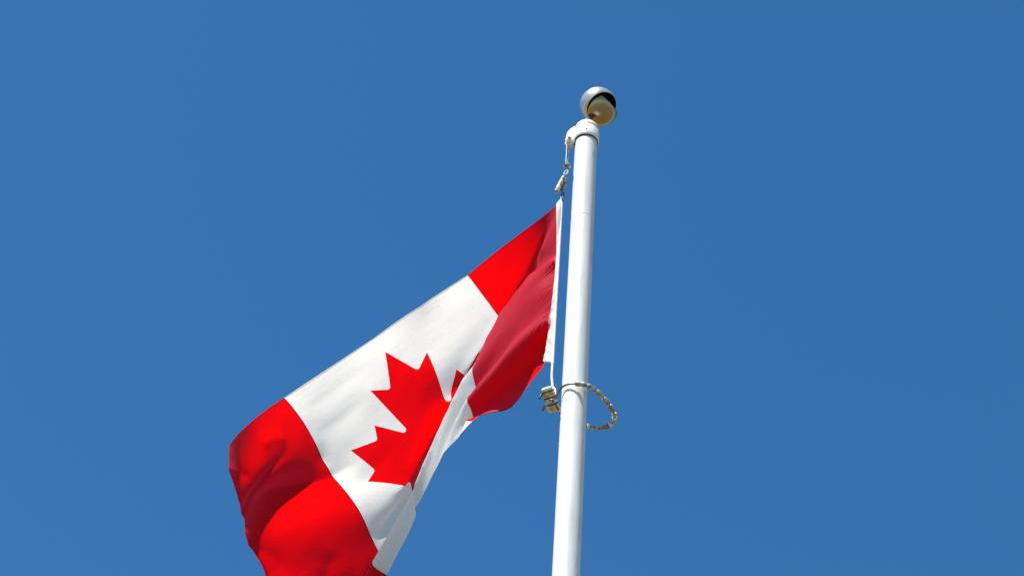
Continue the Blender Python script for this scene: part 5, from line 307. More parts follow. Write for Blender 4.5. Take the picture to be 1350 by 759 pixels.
    0,1,1,2,12,27,-1,-6,7,-2,-7,-4,1,2,3,3,3,1,1,0,0,0,-1,-1,0,-2,-1,0,-1,1,2,0,1,1,78,0,0,0,0,-1,0,-1,-1,0,-1,0,-1,0,-1,1,-1,0,1,1,-1,1,1,0,0,0,-1,1,-1,1,-1,0,1,0,0,0,0,1,0,0,1,2,3,6,32,-4,-5,12,-2,-7,-6,-2,2,4,3,3,1,2,0,0,-1,0,0,-2,-1,0,-1,0,1,0,1,1,1,80,-1,0,-1,-1,0,0,0,-1,-1,0,-1,0,-1,0,-1,1,0,0,0,1,1,0,0,0,-1,0,-1,1,-1,1,0,0,0,0,0,0,-1,1,0,0,0,2,3,13,21,-3,12,1,-6,-8,-3,1,4,3,2,3,1,0,0,1,-1,-1,-1,-1,0,-1,1,0,0,1,0,1,80,0,-1,0,-1,0,-1,-1,0,0,-1,-1,0,0,0,-1,0,0,-1,1,0,0,1,0,0,0,-1,0,0,0,0,-1,0,0,0,0,1,0,-1,0,-1,-1,-2,-3,-8,48,5,12,2,-5,-9,-5,1,2,4,4,3,1,1,0,-1,0,-1,-1,0,-2,1,0,0,1,0,0,1,80,-1,0,-1,0,-1,0,0,-1,-1,0,0,-1,-1,0,1,-1,-1,1,-1,0,1,-1,1,0,-1,1,0,-1,0,-1,1,0,0,0,0,-1,0,0,0,0,0,0,0,-3,27,16,7,6,-4,-8,-7,-1,3,4,4,3,2,1,0,0,-1,-1,0,-2,0,-1,0,1,0,1,1,0,80,0,-1,0,0,-1,-1,0,0,-1,-1,0,0,0,-1,-1,-1,1,-1,0,0,0,0,0,0,0,-1,0,0,0,1,-1,0,0,0,0,0,0,0,0,2,0,0,0,-1,13,27,0,12,-4,-6,-9,-2,3,3,5,3,2,1,0,0,0,0,-2,-1,0,0,0,0,1,0,1,0,80,0,-1,0,-1,0,0,-1,0,0,-1,-1,0,-1,0,-1,0,-1,0,0,0,-1,0,-1,0,0,0,0,0,0,0,1,0,0,0,0,0,0,1,1,0,1,1,-1,-1,0,35,-5,20,-3,-7,-8,-3,1,5,4,4,3,1,1,-1,0,-1,-1,0,-2,0,0,1,1,0,1,1,79,0,1,-1,0,-1,0,-1,0,-1,0,0,-1,-1,-1,0,0,-1,0,-1,0,-1,0,0,0,-1,1,-1,1,1,0,0,0,0,0,0,0,1,0,1,1,1,0,0,-2,-2,14,6,10,12,-3,-7,-3,1,4,5,4,4,1,1,1,-1,-1,0,-2,0,-1,0,1,0,2,0,2,80,0,-1,0,0,0,-1,0,-1,0,0,-1,-1,0,0,-1,-1,0,-2,0,-1,0,0,-1,-1,1,-1,1,0,0,1,1,0,0,0,0,0,1,0,1,2,1,1,-2,-1,0,6,10,3,17,1,-8,-6,2,4,5,6,3,3,0,0,0,0,-2,-1,-1,0,1,-1,2,0,2,0,80,-1,0,0,-1,1,-1,0,0,0,-1,-1,0,-1,-1,-1,-1,0,0,-1,-1,0,-2,0,0,-1,1,0,1,1,1,0,0,0,0,0,0,0,2,1,1,1,0,1,-1,0,4,5,1,17,9,-7,-9,1,4,5,5,5,3,2,0,-1,-1,0,-1,-2,0,-1,2,1,1,1,2,80,0,0,0,0,-1,0,0,-1,0,-1,0,-1,0,-1,-1,-1,-1,-1,-1,0,-1,0,-1,-1,0,0,1,1,1,0,1,1,0,0,-1,1,0,1,2,1,1,0,0,0,1,2,3,1,11,14,0,-12,-4,4,6,7,5,3,2,0,1,-1,-1,-2,0,-2,1,1,1,2,1,0,80,0,0,-1,0,0,0,0,0,-1,0,-1,0,-2,0,-1,-1,-1,-1,0,-1,-1,0,0,-1,0,-1,2,0,1,1,1,1,0,0,0,-1,0,1,2,2,0,1,-1,0,1,1,1,2,6,15,9,-11,-9,2,6,7,6,5,1,2,-1,0,-2,0,-2,0,0,1,1,1,1,2,80,0,0,0,0,0,0,0,-1,0,0,-1,-1,0,-2,0,-1,-2,
    -1,-1,-1,0,-1,0,1,1,1,-1,1,0,1,0,1,1,0,1,-1,1,2,0,1,0,-1,0,1,0,0,1,1,4,10,13,-1,-13,-2,6,6,8,6,3,0,1,-1,-1,-2,-1,0,1,0,2,1,1,1,81,0,0,0,0,0,0,-1,0,0,-1,0,-1,-1,-1,-1,-1,-1,-1,-2,0,-1,0,0,1,0,1,0,0,1,0,1,0,1,1,1,2,2,-1,0,-1,0,0,0,-1,0,1,1,1,2,7,11,7,-10,-8,3,8,8,7,4,2,-1,0,0,-2,-1,-2,1,2,1,1,2,1,80,1,0,0,0,0,0,0,0,-1,0,0,-1,-1,-1,-1,-1,-2,-1,-1,-2,0,0,0,0,1,0,1,0,1,0,1,1,1,1,2,2,1,0,-1,-2,0,-1,0,0,0,0,0,1,3,4,8,11,-3,-10,-2,6,8,9,7,1,1,0,-2,-1,-2,0,0,1,1,2,2,1,82,-1,0,1,0,0,0,0,0,0,-1,-1,0,-1,-1,-1,-1,-1,-2,-1,-1,-2,-1,1,0,-1,1,1,1,1,1,1,1,1,2,1,2,-1,0,-1,0,-1,-1,-1,0,0,0,1,1,1,4,6,8,6,-8,-7,2,9,10,8,4,1,-2,0,-2,-2,0,0,1,2,2,0,2,81,1,0,1,0,1,0,0,-1,-1,0,0,-1,-1,0,-2,-1,-1,-1,-2,-2,-1,-1,-1,0,1,0,1,2,0,2,0,1,1,1,2,1,1,0,-1,-2,-1,0,0,-1,0,0,0,1,2,2,6,7,6,-1,-8,-3,4,10,12,7,0,0,-1,-1,-2,-2,0,2,1,1,3,2,82,1,1,0,1,-1,0,0,0,0,-1,-1,0,0,-1,0,-2,-1,-1,-2,-2,-2,-2,-1,-1,1,1,1,1,2,0,2,1,1,1,1,0,0,0,0,0,-1,-1,-1,0,-1,0,0,1,1,4,4,6,6,2,-6,-6,0,7,14,11,3,0,-2,-2,-2,-1,0,2,1,2,1,2,84,0,0,1,0,1,0,-1,0,0,0,-1,0,-1,-1,0,-1,-1,-1,-2,-2,-3,-2,-2,0,0,2,2,1,0,2,0,1,1,1,0,1,1,-1,0,-1,-1,-1,-1,0,-1,0,1,0,3,2,3,5,5,2,0,-6,-4,2,12,17,7,-2,-1,-1,-2,-2,0,0,3,1,2,2,85,0,2,0,0,0,-1,1,0,-1,0,0,-1,0,0,-2,1,-1,-2,-1,-2,-2,-4,-3,0,0,2,2,1,1,0,0,1,1,1,0,1,-1,1,-1,0,-1,-1,0,-2,1,-1,0,1,1,3,4,3,3,4,-1,-2,-4,-1,4,18,18,-4,-1,-1,-2,-3,0,2,1,2,2,1,87,2,0,0,0,-1,1,-1,-1,0,0,0,-1,0,0,0,-1,-1,-1,0,-2,-2,-2,-3,-1,1,1,-1,0,1,0,1,0,1,0,1,0,1,-1,0,-1,0,-1,-1,0,-1,0,0,1,2,1,3,3,3,1,1,-1,-1,-2,0,10,30,-6,0,0,-3,-2,-1,2,2,2,1,2,97,-3,-2,-1,0,-1,-1,0,0,0,-1,0,1,-1,0,-1,0,-1,0,-2,0,-1,-1,1,-2,-1,-2,-1,-1,-1,0,1,0,0,1,1,-1,0,1,0,-1,-1,0,-1,-1,-1,1,0,1,1,2,2,2,2,2,1,-1,-1,-1,-1,0,13,24,0,0,-3,-4,-1,2,2,2,2,2,98,-2,-1,-2,-1,0,-1,-1,0,0,0,0,-1,1,-1,1,-2,1,-2,0,-1,0,1,0,-1,-3,-4,-2,-1,-1,0,0,1,0,1,0,1,0,-1,0,0,-1,-1,0,-1,0,-1,1,1,1,1,2,1,2,1,1,0,0,0,1,2,3,26,4,1,-2,-5,-2,2,2,1,2,1,97,0,-2,-1,-1,-1,0,-1,0,0,0,0,0,0,0,-1,1,-1,0,-1,0,0,0,0,-2,-3,-2,-3,-2,-1,-1,0,0,1,0,0,0,1,0,-1,0,0,-1,-1,0,-1,1,0,0,1,2,1,2,1,1,1,1,0,1,
    0,0,0,21,15,0,-1,-6,-1,1,1,3,0,1,99,-2,-1,-1,-1,-2,0,0,0,-1,0,0,1,0,0,0,0,-1,0,0,0,-1,0,-1,-2,-3,-3,-3,-2,-1,0,0,0,0,0,1,1,-1,0,0,0,-1,0,-1,-1,1,-1,0,1,1,1,1,2,1,1,1,1,0,1,0,0,-2,10,25,5,-1,-6,-4,3,2,1,2,-1,98,-1,-1,-1,-2,1,-1,0,-1,1,0,0,0,0,0,0,-1,1,0,-1,0,0,-1,-3,-2,-2,-3,-2,-2,-2,0,-1,0,1,0,0,0,1,0,0,-1,0,-1,0,0,-1,0,0,1,1,1,1,0,2,1,1,1,1,0,1,-1,-1,2,18,22,-4,-4,-4,2,2,1,1,3,99,-1,-2,-1,0,-2,0,0,0,0,0,0,0,0,1,0,0,0,-1,0,-1,-1,-2,-2,-2,-3,-2,-2,-2,-1,-1,-1,1,0,1,0,0,0,0,0,0,-1,0,-1,-1,0,0,1,1,0,1,1,2,0,1,1,1,1,1,0,0,1,2,7,19,4,0,-5,2,2,2,2,1,97,0,0,-1,-1,0,-1,-1,1,-1,1,0,0,0,0,0,1,-1,0,0,-1,-2,-2,-2,-3,-2,-3,-2,-1,-1,-2,1,-1,0,0,1,0,0,0,0,0,0,-1,-1,1,-1,1,0,0,1,1,1,0,2,1,1,1,1,0,0,1,1,4,5,12,13,0,-9,4,2,1,1,3,102,-3,-2,-1,0,-1,-1,1,-1,0,0,0,1,0,0,0,0,-1,0,-1,-1,-1,-2,-3,-3,-2,-2,-2,-2,-1,0,-1,0,0,1,-1,1,0,0,0,-1,0,-1,0,0,0,-1,1,0,1,1,1,1,1,1,1,1,0,1,0,1,1,2,5,7,19,3,-9,2,2,1,2,1,100,-1,-1,-1,-1,0,0,-1,0,0,0,0,-1,1,0,0,-1,1,-1,-1,-2,-2,-2,-2,-2,-3,-2,-2,-1,-2,0,-1,0,0,0,1,0,0,0,-1,0,0,0,0,-1,0,0,0,1,0,1,1,2,0,2,1,0,1,0,1,-1,1,0,2,6,21,10,-10,2,1,2,2,1,100,-1,0,-1,-2,0,-1,0,-1,1,-1,1,0,0,0,0,0,-1,0,-2,-1,-2,-2,-2,-3,-2,-2,-2,-2,0,-2,0,0,0,0,0,0,0,0,0,0,-1,0,0,-1,0,1,0,0,1,1,1,0,2,1,0,1,1,0,0,0,-1,0,-1,3,11,20,0,1,1,2,0,3,100,-1,-1,-1,0,-1,0,-1,1,-1,0,0,0,0,0,0,0,-1,-1,-1,-2,-1,-3,-2,-2,-2,-3,-1,-1,-2,0,-1,-1,0,0,0,0,0,1,0,-1,0,0,-1,0,0,0,0,1,1,0,1,2,0,1,1,1,0,-1,0,-1,-1,-2,-1,0,8,18,11,2,1,1,2,1,100,-1,-1,0,-1,-1,-1,0,0,0,0,0,0,0,0,0,-1,0,-2,-1,-1,-3,-1,-3,-2,-2,-1,-3,-1,-1,-1,-1,0,0,0,0,0,0,-1,0,0,0,-1,0,0,0,0,1,0,0,2,1,0,2,0,1,0,0,0,-1,-1,-2,-2,-2,-2,1,14,28,2,1,1,1,2,101,-1,-2,-1,-1,-1,1,-1,-1,0,1,0,0,0,-1,0,0,-1,-1,-1,-2,-2,-2,-2,-2,-2,-2,-1,-2,-1,-2,0,0,-1,0,0,0,0,0,-1,0,-1,1,-1,0,0,0,0,1,2,0,0,2,1,1,0,0,-1,0,-2,-1,-1,-2,-2,-1,0,7,36,1,1,1,2,1,101,-2,0,-2,-1,0,-1,0,0,0,-1,0,1,-1,1,-1,-1,0,-1,-2,-1,-2,-2,-2,-2,-2,-2,-2,-2,-1,0,-1,-1,0,-1,0,0,0,-1,1,0,-1,-1,0,0,1,0,0,1,0,1,2,0,1,0,1,-1,0,-1,-1,-2,-2,-1,2,2,6,14,17,1,1,2,1,2,101,-1,-2,-1,0,-2,-1,0,0,0,1,-1,0,
    1,-1,0,-1,-1,-1,-1,-2,-1,-2,-2,-2,-3,-1,-2,-1,-2,-1,-1,0,-1,0,0,-1,0,0,0,-1,0,0,0,0,-1,0,1,1,1,0,1,2,-1,1,0,0,-1,-2,-1,-1,0,2,2,7,10,12,5,2,1,1,2,1,102,-1,-2,-1,-2,-1,0,-1,0,-1,0,1,0,0,0,-1,0,-1,-1,-1,-1,-2,-2,-2,-2,-1,-3,-1,-3,-1,-1,-1,-1,0,-1,-1,1,-1,0,-1,0,0,0,-1,0,1,0,1,0,0,2,1,0,1,0,-1,0,-2,0,-1,0,2,3,7,8,9,6,2,1,2,1,2,1,103,-2,-2,-2,-1,0,-2,0,-1,1,-1,0,0,0,0,0,0,-1,0,-2,-2,-1,-2,-2,-2,-2,-2,-2,-1,-2,-2,0,-2,0,0,0,-2,0,0,0,0,-1,-1,1,0,-1,1,0,1,2,0,0,1,0,0,0,-1,0,-1,0,2,4,5,7,8,7,3,1,1,1,2,0,1,105,-3,-2,-2,-2,-1,-1,-1,0,-1,1,0,0,0,0,0,-1,0,-2,0,-1,-2,-2,-1,-2,-3,-1,-2,-2,-2,-1,-2,0,-2,0,-1,0,0,-1,0,-1,0,0,0,-1,1,1,0,1,0,1,1,0,0,0,-1,-1,0,0,3,3,5,7,7,6,4,1,1,1,2,0,1,1,105,-2,-2,-2,-2,-2,-1,0,-1,0,-1,0,0,0,0,0,0,-1,0,-1,-2,-1,-1,-2,-2,-1,-3,-3,-1,-2,-2,-1,-1,-1,-1,0,0,-2,0,-1,0,0,0,-1,1,0,0,1,0,1,1,0,1,0,0,-1,0,1,1,3,5,6,7,6,3,2,1,1,1,1,2,1,0,107,-3,-2,-3,-1,-2,-1,-2,-1,0,0,0,0,0,0,0,0,-1,0,-1,-1,-1,-2,-2,-2,-2,-2,-1,-3,-1,-2,-2,-2,0,-1,-1,-1,0,-1,0,-1,0,-1,0,1,0,0,1,1,0,1,1,-1,1,-1,1,0,1,4,3,6,6,5,4,3,1,1,0,1,1,1,3,4,109,-3,-4,-1,-3,-1,-2,-1,-1,-1,-1,0,0,0,0,0,-1,1,-1,-1,0,-2,-1,-1,-2,-2,-2,-3,-2,-2,-2,-1,-1,-2,-1,-1,-1,0,-1,-1,0,-1,0,1,-1,1,1,0,1,1,0,0,1,-1,1,0,3,2,3,6,5,4,5,2,2,0,0,1,-1,-1,-1,-3,-2,107,-2,-1,-3,-1,-3,-1,-2,-1,-1,0,-1,-1,0,0,0,1,-1,-1,0,-1,0,-1,-2,-1,-2,-3,-1,-3,-2,-2,-2,-2,-1,-2,-1,0,-2,0,-1,-1,0,0,0,1,0,1,1,0,0,1,0,0,2,0,2,1,4,5,4,5,4,3,2,0,0,0,-1,0,-1,-2,0,1,105,0,-2,-1,-2,-2,-2,-1,-2,-1,-1,-1,0,-1,0,0,0,0,1,-1,0,-1,-1,-2,-1,-2,-2,-3,-1,-3,-2,-3,-1,-2,-1,-1,-2,0,-1,-1,0,-1,0,0,0,1,0,1,1,1,0,1,1,0,2,2,3,4,4,5,3,4,1,0,0,1,-1,-1,-1,-1,0,1,2,105,0,0,-2,-2,-1,-2,-2,-2,-2,-1,-1,-1,0,0,0,0,0,-1,1,-1,-1,-1,0,-2,-2,-1,-2,-3,-3,-2,-2,-2,-2,-1,-2,-1,-1,-1,-1,-1,0,0,0,1,0,1,0,1,1,0,1,1,2,1,3,5,3,4,4,3,1,1,1,0,-2,0,-1,-1,0,1,1,2,107,-1,-1,-1,-1,-3,-2,-2,-1,-2,-2,-1,0,-1,-1,0,0,0,0,0,-1,0,0,-1,-1,-2,-2,-2,-3,-2,-3,-2,-3,-1,-2,-1,-2,-2,-1,-1,0,0,0,0,0,1,1,1,0,1,1,1,1,2,3,4,3,4,4,2,2,1,0,0,-1,-1,-1,-1,0,1,2,2,2,109,-2,-1,-1,-2,-1,-2,-2,-2,-2,-2,-1,-2,-1,
    0,-1,0,0,1,-1,1,-1,-1,-1,-1,0,-2,-3,-2,-2,-3,-2,-3,-2,-3,-2,-1,-1,-2,0,-2,0,0,1,0,1,1,1,0,1,1,1,2,3,3,3,4,3,3,2,1,1,-1,-1,-1,-1,-1,1,0,2,1,3,2,110,-1,-2,-1,-2,-1,-2,-2,-2,-2,-2,-2,-1,-1,-2,0,-1,0,0,1,-1,1,0,-1,-1,-2,-1,-2,-2,-3,-2,-4,-2,-3,-2,-2,-2,-2,-1,-2,1,-1,0,0,1,1,0,1,2,1,1,2,2,2,4,3,3,3,2,1,1,-1,0,-2,0,-1,0,0,2,2,3,1,2,112,-3,-1,-1,-1,-2,-2,-2,-2,-2,-2,-2,-2,-2,0,-1,-1,0,0,-1,1,0,0,0,-1,0,-2,-2,-2,-3,-3,-3,-3,-3,-2,-3,-2,-2,-1,-1,-2,1,0,0,1,1,1,1,1,1,2,2,2,3,2,3,3,3,0,1,0,-1,-1,0,-2,1,1,1,2,2,2,2,1,111,-1,-1,-2,-1,-1,-1,-2,-2,-2,-2,-3,-2,-2,-2,-1,-1,0,-1,2,0,0,0,0,0,-2,-1,-1,-3,-2,-3,-3,-3,-4,-3,-3,-2,-2,-2,-1,0,-1,0,1,1,1,1,1,1,1,2,2,3,2,3,3,1,1,2,0,-1,0,-1,-1,0,1,0,3,2,2,1,2,2,110,0,0,-1,-1,-1,-2,-1,-3,-2,-3,-1,-3,-2,-2,-2,-1,-1,1,-1,1,1,1,0,-1,0,-1,-2,-2,-3,-4,-3,-4,-3,-4,-3,-2,-2,-2,-1,-1,0,0,1,0,1,2,1,1,2,1,2,2,2,3,1,2,1,1,0,0,-1,0,0,0,0,2,1,2,1,2,2,0,110,1,-1,0,-1,-2,-1,-2,-1,-3,-1,-4,-2,-3,-2,-2,-2,-1,0,1,1,1,1,1,1,-1,-2,-1,-2,-3,-3,-4,-5,-5,-4,-3,-4,-2,-1,-2,0,0,1,0,1,1,1,1,2,1,2,2,2,2,1,2,1,1,-1,1,-1,1,-1,0,1,1,1,1,0,1,1,0,1,112,-1,0,-1,0,-1,-1,-2,-2,-2,-3,-2,-3,-2,-4,-2,-1,-2,-1,1,1,2,1,2,1,0,0,-2,-3,-3,-5,-4,-4,-5,-6,-4,-2,-3,-2,0,-1,0,1,0,1,0,1,2,0,2,1,2,2,2,2,1,0,1,1,-1,1,-1,1,0,0,0,0,-1,-1,-2,-1,0,-1,113,0,-1,-1,-1,-1,-2,-1,-2,-1,-3,-2,-3,-3,-3,-3,-2,-1,-1,0,1,2,4,3,2,1,-1,-1,-3,-5,-5,-6,-5,-7,-5,-4,-4,-3,-1,-1,1,1,-1,1,-1,1,0,2,2,0,3,1,2,2,0,1,1,0,0,1,0,1,1,0,-1,-2,-2,-3,-2,-4,-5,-4,-4,115,-1,-1,-1,-2,-1,-1,-1,-2,-2,-1,-3,-3,-3,-3,-3,-4,-2,-1,0,3,3,3,4,4,2,1,-2,-3,-6,-6,-7,-8,-6,-7,-5,-3,-2,-2,1,1,0,1,-1,-1,-1,0,1,1,2,2,3,1,1,2,1,1,0,0,0,1,1,-1,0,-2,-2,-3,-3,-6,-6,-7,-10,-8,115,-1,-1,-2,-1,-1,-1,-2,0,-2,-3,-2,-3,-3,-3,-4,-2,-3,-1,0,1,4,5,5,5,5,2,-2,-5,-7,-9,-9,-7,-8,-6,-5,-2,-3,0,1,0,1,0,-1,-2,-4,-1,1,2,3,3,3,2,2,1,0,0,1,0,0,0,0,1,-1,-2,-3,-4,-5,-5,-6,-8,-8,-12,116,-1,-2,-1,-2,-2,-1,0,-2,-2,-1,-3,-3,-3,-3,-3,-4,-2,-3,0,3,3,5,6,7,7,4,-4,-7,-7,-10,-10,-9,-9,-6,-6,0,-2,2,1,2,0,0,-2,-4,-6,-7,-1,6,8,5,3,2,1,1,1,0,0,1,-1,-1,-1,1,-1,-3,-2,-4,-4,
    -5,-5,-5,-5,0,7125,-126,-126,-126,-126,-126,-126,-126,-124,-125,-125,-124,-123,-124,-124,-124,-124,-125,-124,-125,-124,-122,-125,-125,-122,-114,-122,-118,-107,-114,-123,-124,-119,-123,-124,-124,-124,-124,-124,-124,-123,-124,-124,-123,-122,-124,-125,-124,-123,-122,-122,-123,-123,-123,-103,39,57,-40,-119,-109,-91,-118,-123,-124,-125,-125,-124,-125,-124,-127,-127,-127,-126,-10,2,2,1,1,1,1,0,0,0,1,-1,-1,0,0,0,0,2,0,2,0,-1,1,5,7,-2,0,-4,-7,-1,2,0,-4,1,1,0,0,0,0,0,0,1,1,-2,-1,1,1,1,1,2,1,0,-1,0,-9,-51,-15,46,37,-14,-22,5,4,3,2,1,0,1,0,2,4,8,12,-11,2,2,2,1,0,0,2,-1,1,-1,1,-1,0,0,0,1,0,2,0,0,-1,2,6,3,0,0,-2,-6,-3,1,1,-1,-1,0,0,0,0,0,0,1,0,0,1,-1,-1,1,1,1,1,0,1,2,-1,-5,-41,-27,13,43,17,-12,-7,2,2,1,1,0,0,0,2,3,12,20,-12,2,2,2,1,1,0,0,1,0,0,0,0,0,0,1,0,1,0,0,-1,1,4,3,1,0,1,0,-3,-3,-1,0,0,-1,0,0,0,0,-1,1,-1,1,0,1,-1,0,0,1,1,0,2,1,0,0,-2,-28,-31,-9,23,33,10,-6,-4,0,1,1,0,0,0,1,6,16,28,-15,3,3,3,1,1,0,0,1,0,1,-1,0,0,0,0,1,1,0,-1,0,1,4,2,2,-1,0,1,-2,-2,-2,1,0,-1,-1,0,0,-1,1,0,0,0,0,0,1,0,-1,0,1,1,1,1,0,0,-2,-15,-29,-19,7,27,22,5,-4,-3,1,0,0,0,1,2,7,17,27,-18,4,3,3,3,0,0,1,0,1,0,0,0,0,1,0,1,0,-1,0,0,2,1,1,2,0,1,0,0,-1,-1,-2,0,1,-1,0,0,0,0,-1,0,0,1,0,0,0,-1,0,1,1,1,1,1,0,-2,-9,-23,-20,-7,14,24,16,2,-3,-3,0,1,1,1,4,8,2,-16,-22,4,4,4,4,2,0,-1,1,1,0,0,0,0,0,1,0,0,0,-1,1,1,0,0,-2,3,2,1,1,-1,0,-1,0,0,0,-1,0,0,0,-1,0,0,0,1,1,-1,1,-2,0,1,1,2,0,0,0,-7,-14,-20,-11,3,17,17,9,1,-2,-1,0,1,1,4,4,-6,-17,-24,4,4,4,4,3,2,-1,-1,0,1,1,0,0,0,1,0,0,-1,0,1,1,0,-1,0,1,1,2,1,0,0,0,-1,-1,1,0,-1,1,-1,1,-1,-1,0,0,1,1,0,-2,0,1,1,1,1,0,-1,-3,-11,-15,-13,-4,9,16,13,4,0,-1,0,0,3,2,-2,-8,-10,-28,4,5,4,7,3,2,0,-2,0,1,1,-1,0,1,1,1,-2,0,0,1,1,1,-1,0,0,1,1,1,1,-1,0,0,1,-1,0,0,-1,1,-1,1,0,-1,0,0,1,0,0,-2,0,1,1,1,1,0,-3,-7,-12,-12,-6,2,11,13,8,2,-1,-1,1,0,0,-2,-6,-8,-32,5,5,5,5,7,2,1,0,-1,-1,0,1,-2,3,0,0,0,-1,1,1,1,1,0,-1,0,0,1,0,1,1,0,0,-1,0,0,0,0,-1,1,-1,0,0,0,0,0,1,0,-3,0,2,1,1,1,0,-2,-5,-8,-10,-8,-2,7,10,10,4,0,0,-1,0,-1,-4,-6,-4,-36,5,4,6,4,10,5,2,0,-1,0,1,1,1,-3,0,-1,-1,0,1,3,1,0,0,-1,0,0,-1,1,1,0,0,0,0,0,0,
    0,0,0,0,0,-1,0,0,0,0,0,1,-1,-2,0,2,2,1,0,-2,-4,-6,-8,-6,-4,2,9,8,6,2,-1,0,-1,-2,-4,-5,-6,-40,5,5,5,6,9,6,4,1,-1,1,-1,0,0,0,-1,-1,-1,1,2,2,2,1,-1,-1,-1,-1,0,1,-1,1,0,0,0,0,0,0,0,1,-1,0,0,0,-1,0,0,0,0,0,-3,1,2,2,1,0,-1,-3,-5,-6,-6,-4,0,5,8,6,3,0,-1,-1,-3,-3,-3,-5,-43,4,5,4,5,3,16,5,2,0,-1,0,0,1,-1,-1,-2,1,2,3,2,2,-2,0,-2,-1,-1,0,0,1,-1,1,1,0,0,0,0,0,-1,0,0,0,0,0,-1,1,0,-1,-1,-3,1,2,2,2,0,0,-3,-5,-5,-5,-2,-1,2,5,7,3,2,-2,-1,-1,-3,-4,-4,-46,4,3,5,4,5,12,9,5,1,-2,0,0,0,0,-1,-1,1,3,4,2,0,-1,-2,-1,-2,0,0,-1,0,1,0,0,0,0,0,0,0,1,0,-1,0,0,0,0,0,1,3,1,-2,-4,0,1,2,1,-1,-3,-3,-4,-4,-4,-1,1,5,5,5,1,0,-2,-2,-3,-3,-2,-49,3,4,3,4,5,2,19,7,3,0,-1,0,0,-1,-1,1,3,5,2,1,-2,-1,-2,-1,-1,0,-1,0,0,0,1,-1,1,0,0,0,0,-1,0,1,0,-1,0,1,0,1,0,1,0,-3,-1,1,2,2,-1,-2,-4,-5,-3,-3,-1,1,3,4,4,2,1,-1,-2,-2,-3,-4,-52,4,3,3,4,3,5,13,10,6,2,-1,0,0,0,-1,5,6,2,0,-2,-1,-2,-2,-1,-1,-1,0,0,0,0,0,1,-1,1,0,0,0,0,0,0,-1,1,0,-1,1,1,1,0,1,-4,-1,0,2,2,1,-2,-5,-3,-4,-2,-1,1,2,4,3,3,0,-1,-2,-2,-2,-3,-53,2,3,3,3,3,4,2,21,8,4,1,-1,0,-1,5,7,4,-1,-2,-2,-3,-1,-1,-1,0,-1,-1,0,0,1,-1,0,1,-1,1,0,0,0,0,-1,1,-1,0,1,0,0,0,2,0,-2,-3,2,1,2,1,-2,-3,-4,-4,-2,-1,0,2,3,3,2,2,0,-1,-2,-3,-3,-56,2,3,3,3,3,3,4,13,12,7,2,1,0,3,9,6,-5,-3,-3,-1,-1,0,-1,0,-1,0,0,0,0,-1,1,0,0,0,-1,1,0,0,0,0,-1,0,0,0,0,0,2,0,1,-2,-2,-1,2,2,2,0,-3,-6,-4,-2,-1,0,2,2,4,3,1,0,0,-2,-1,-1,-57,3,2,2,2,4,3,2,3,20,9,6,2,-1,8,4,-1,-5,-3,0,-1,1,0,1,-1,1,-1,0,-1,0,0,0,0,0,1,0,-1,0,0,0,0,1,0,-1,0,0,0,0,1,1,0,-3,-1,1,3,2,0,-3,-4,-4,-4,-1,1,1,3,2,2,2,1,-1,0,-1,-1,-57,2,2,3,2,2,2,3,3,14,11,9,4,1,11,-9,-10,2,2,1,1,1,1,2,2,-1,0,-1,0,0,0,0,0,0,-1,1,0,0,0,0,0,-1,0,0,0,0,0,0,1,1,1,-4,-2,1,3,3,1,-2,-5,-5,-3,-1,0,2,1,3,2,1,1,0,-1,-1,0,-58,2,3,1,3,2,2,3,2,3,19,11,6,1,-7,-2,0,2,1,0,2,1,2,2,3,1,-1,-1,0,-1,0,0,0,0,1,-1,0,1,0,0,0,0,-1,0,-1,0,0,0,1,1,1,-2,-2,0,1,4,2,-1,-4,-6,-3,-3,1,1,3,2,2,1,1,0,0,-2,-2,-58,3,1,3,1,2,2,2,2,2,15,12,11,-2,-8,1,1,1,1,1,0,1,-1,1,2,3,2,1,0,1,0,-1,1,-1,0,0,1,-1,0,0,0,0,0,0,0,-1,0,0,0,1,2,0,-5,-1,3,3,3,0,-4,-5,-5,-1,-1,2,3,2,1,1,0,1,0,1,0,-58,2,2,2,2,2,2,1,2,2,
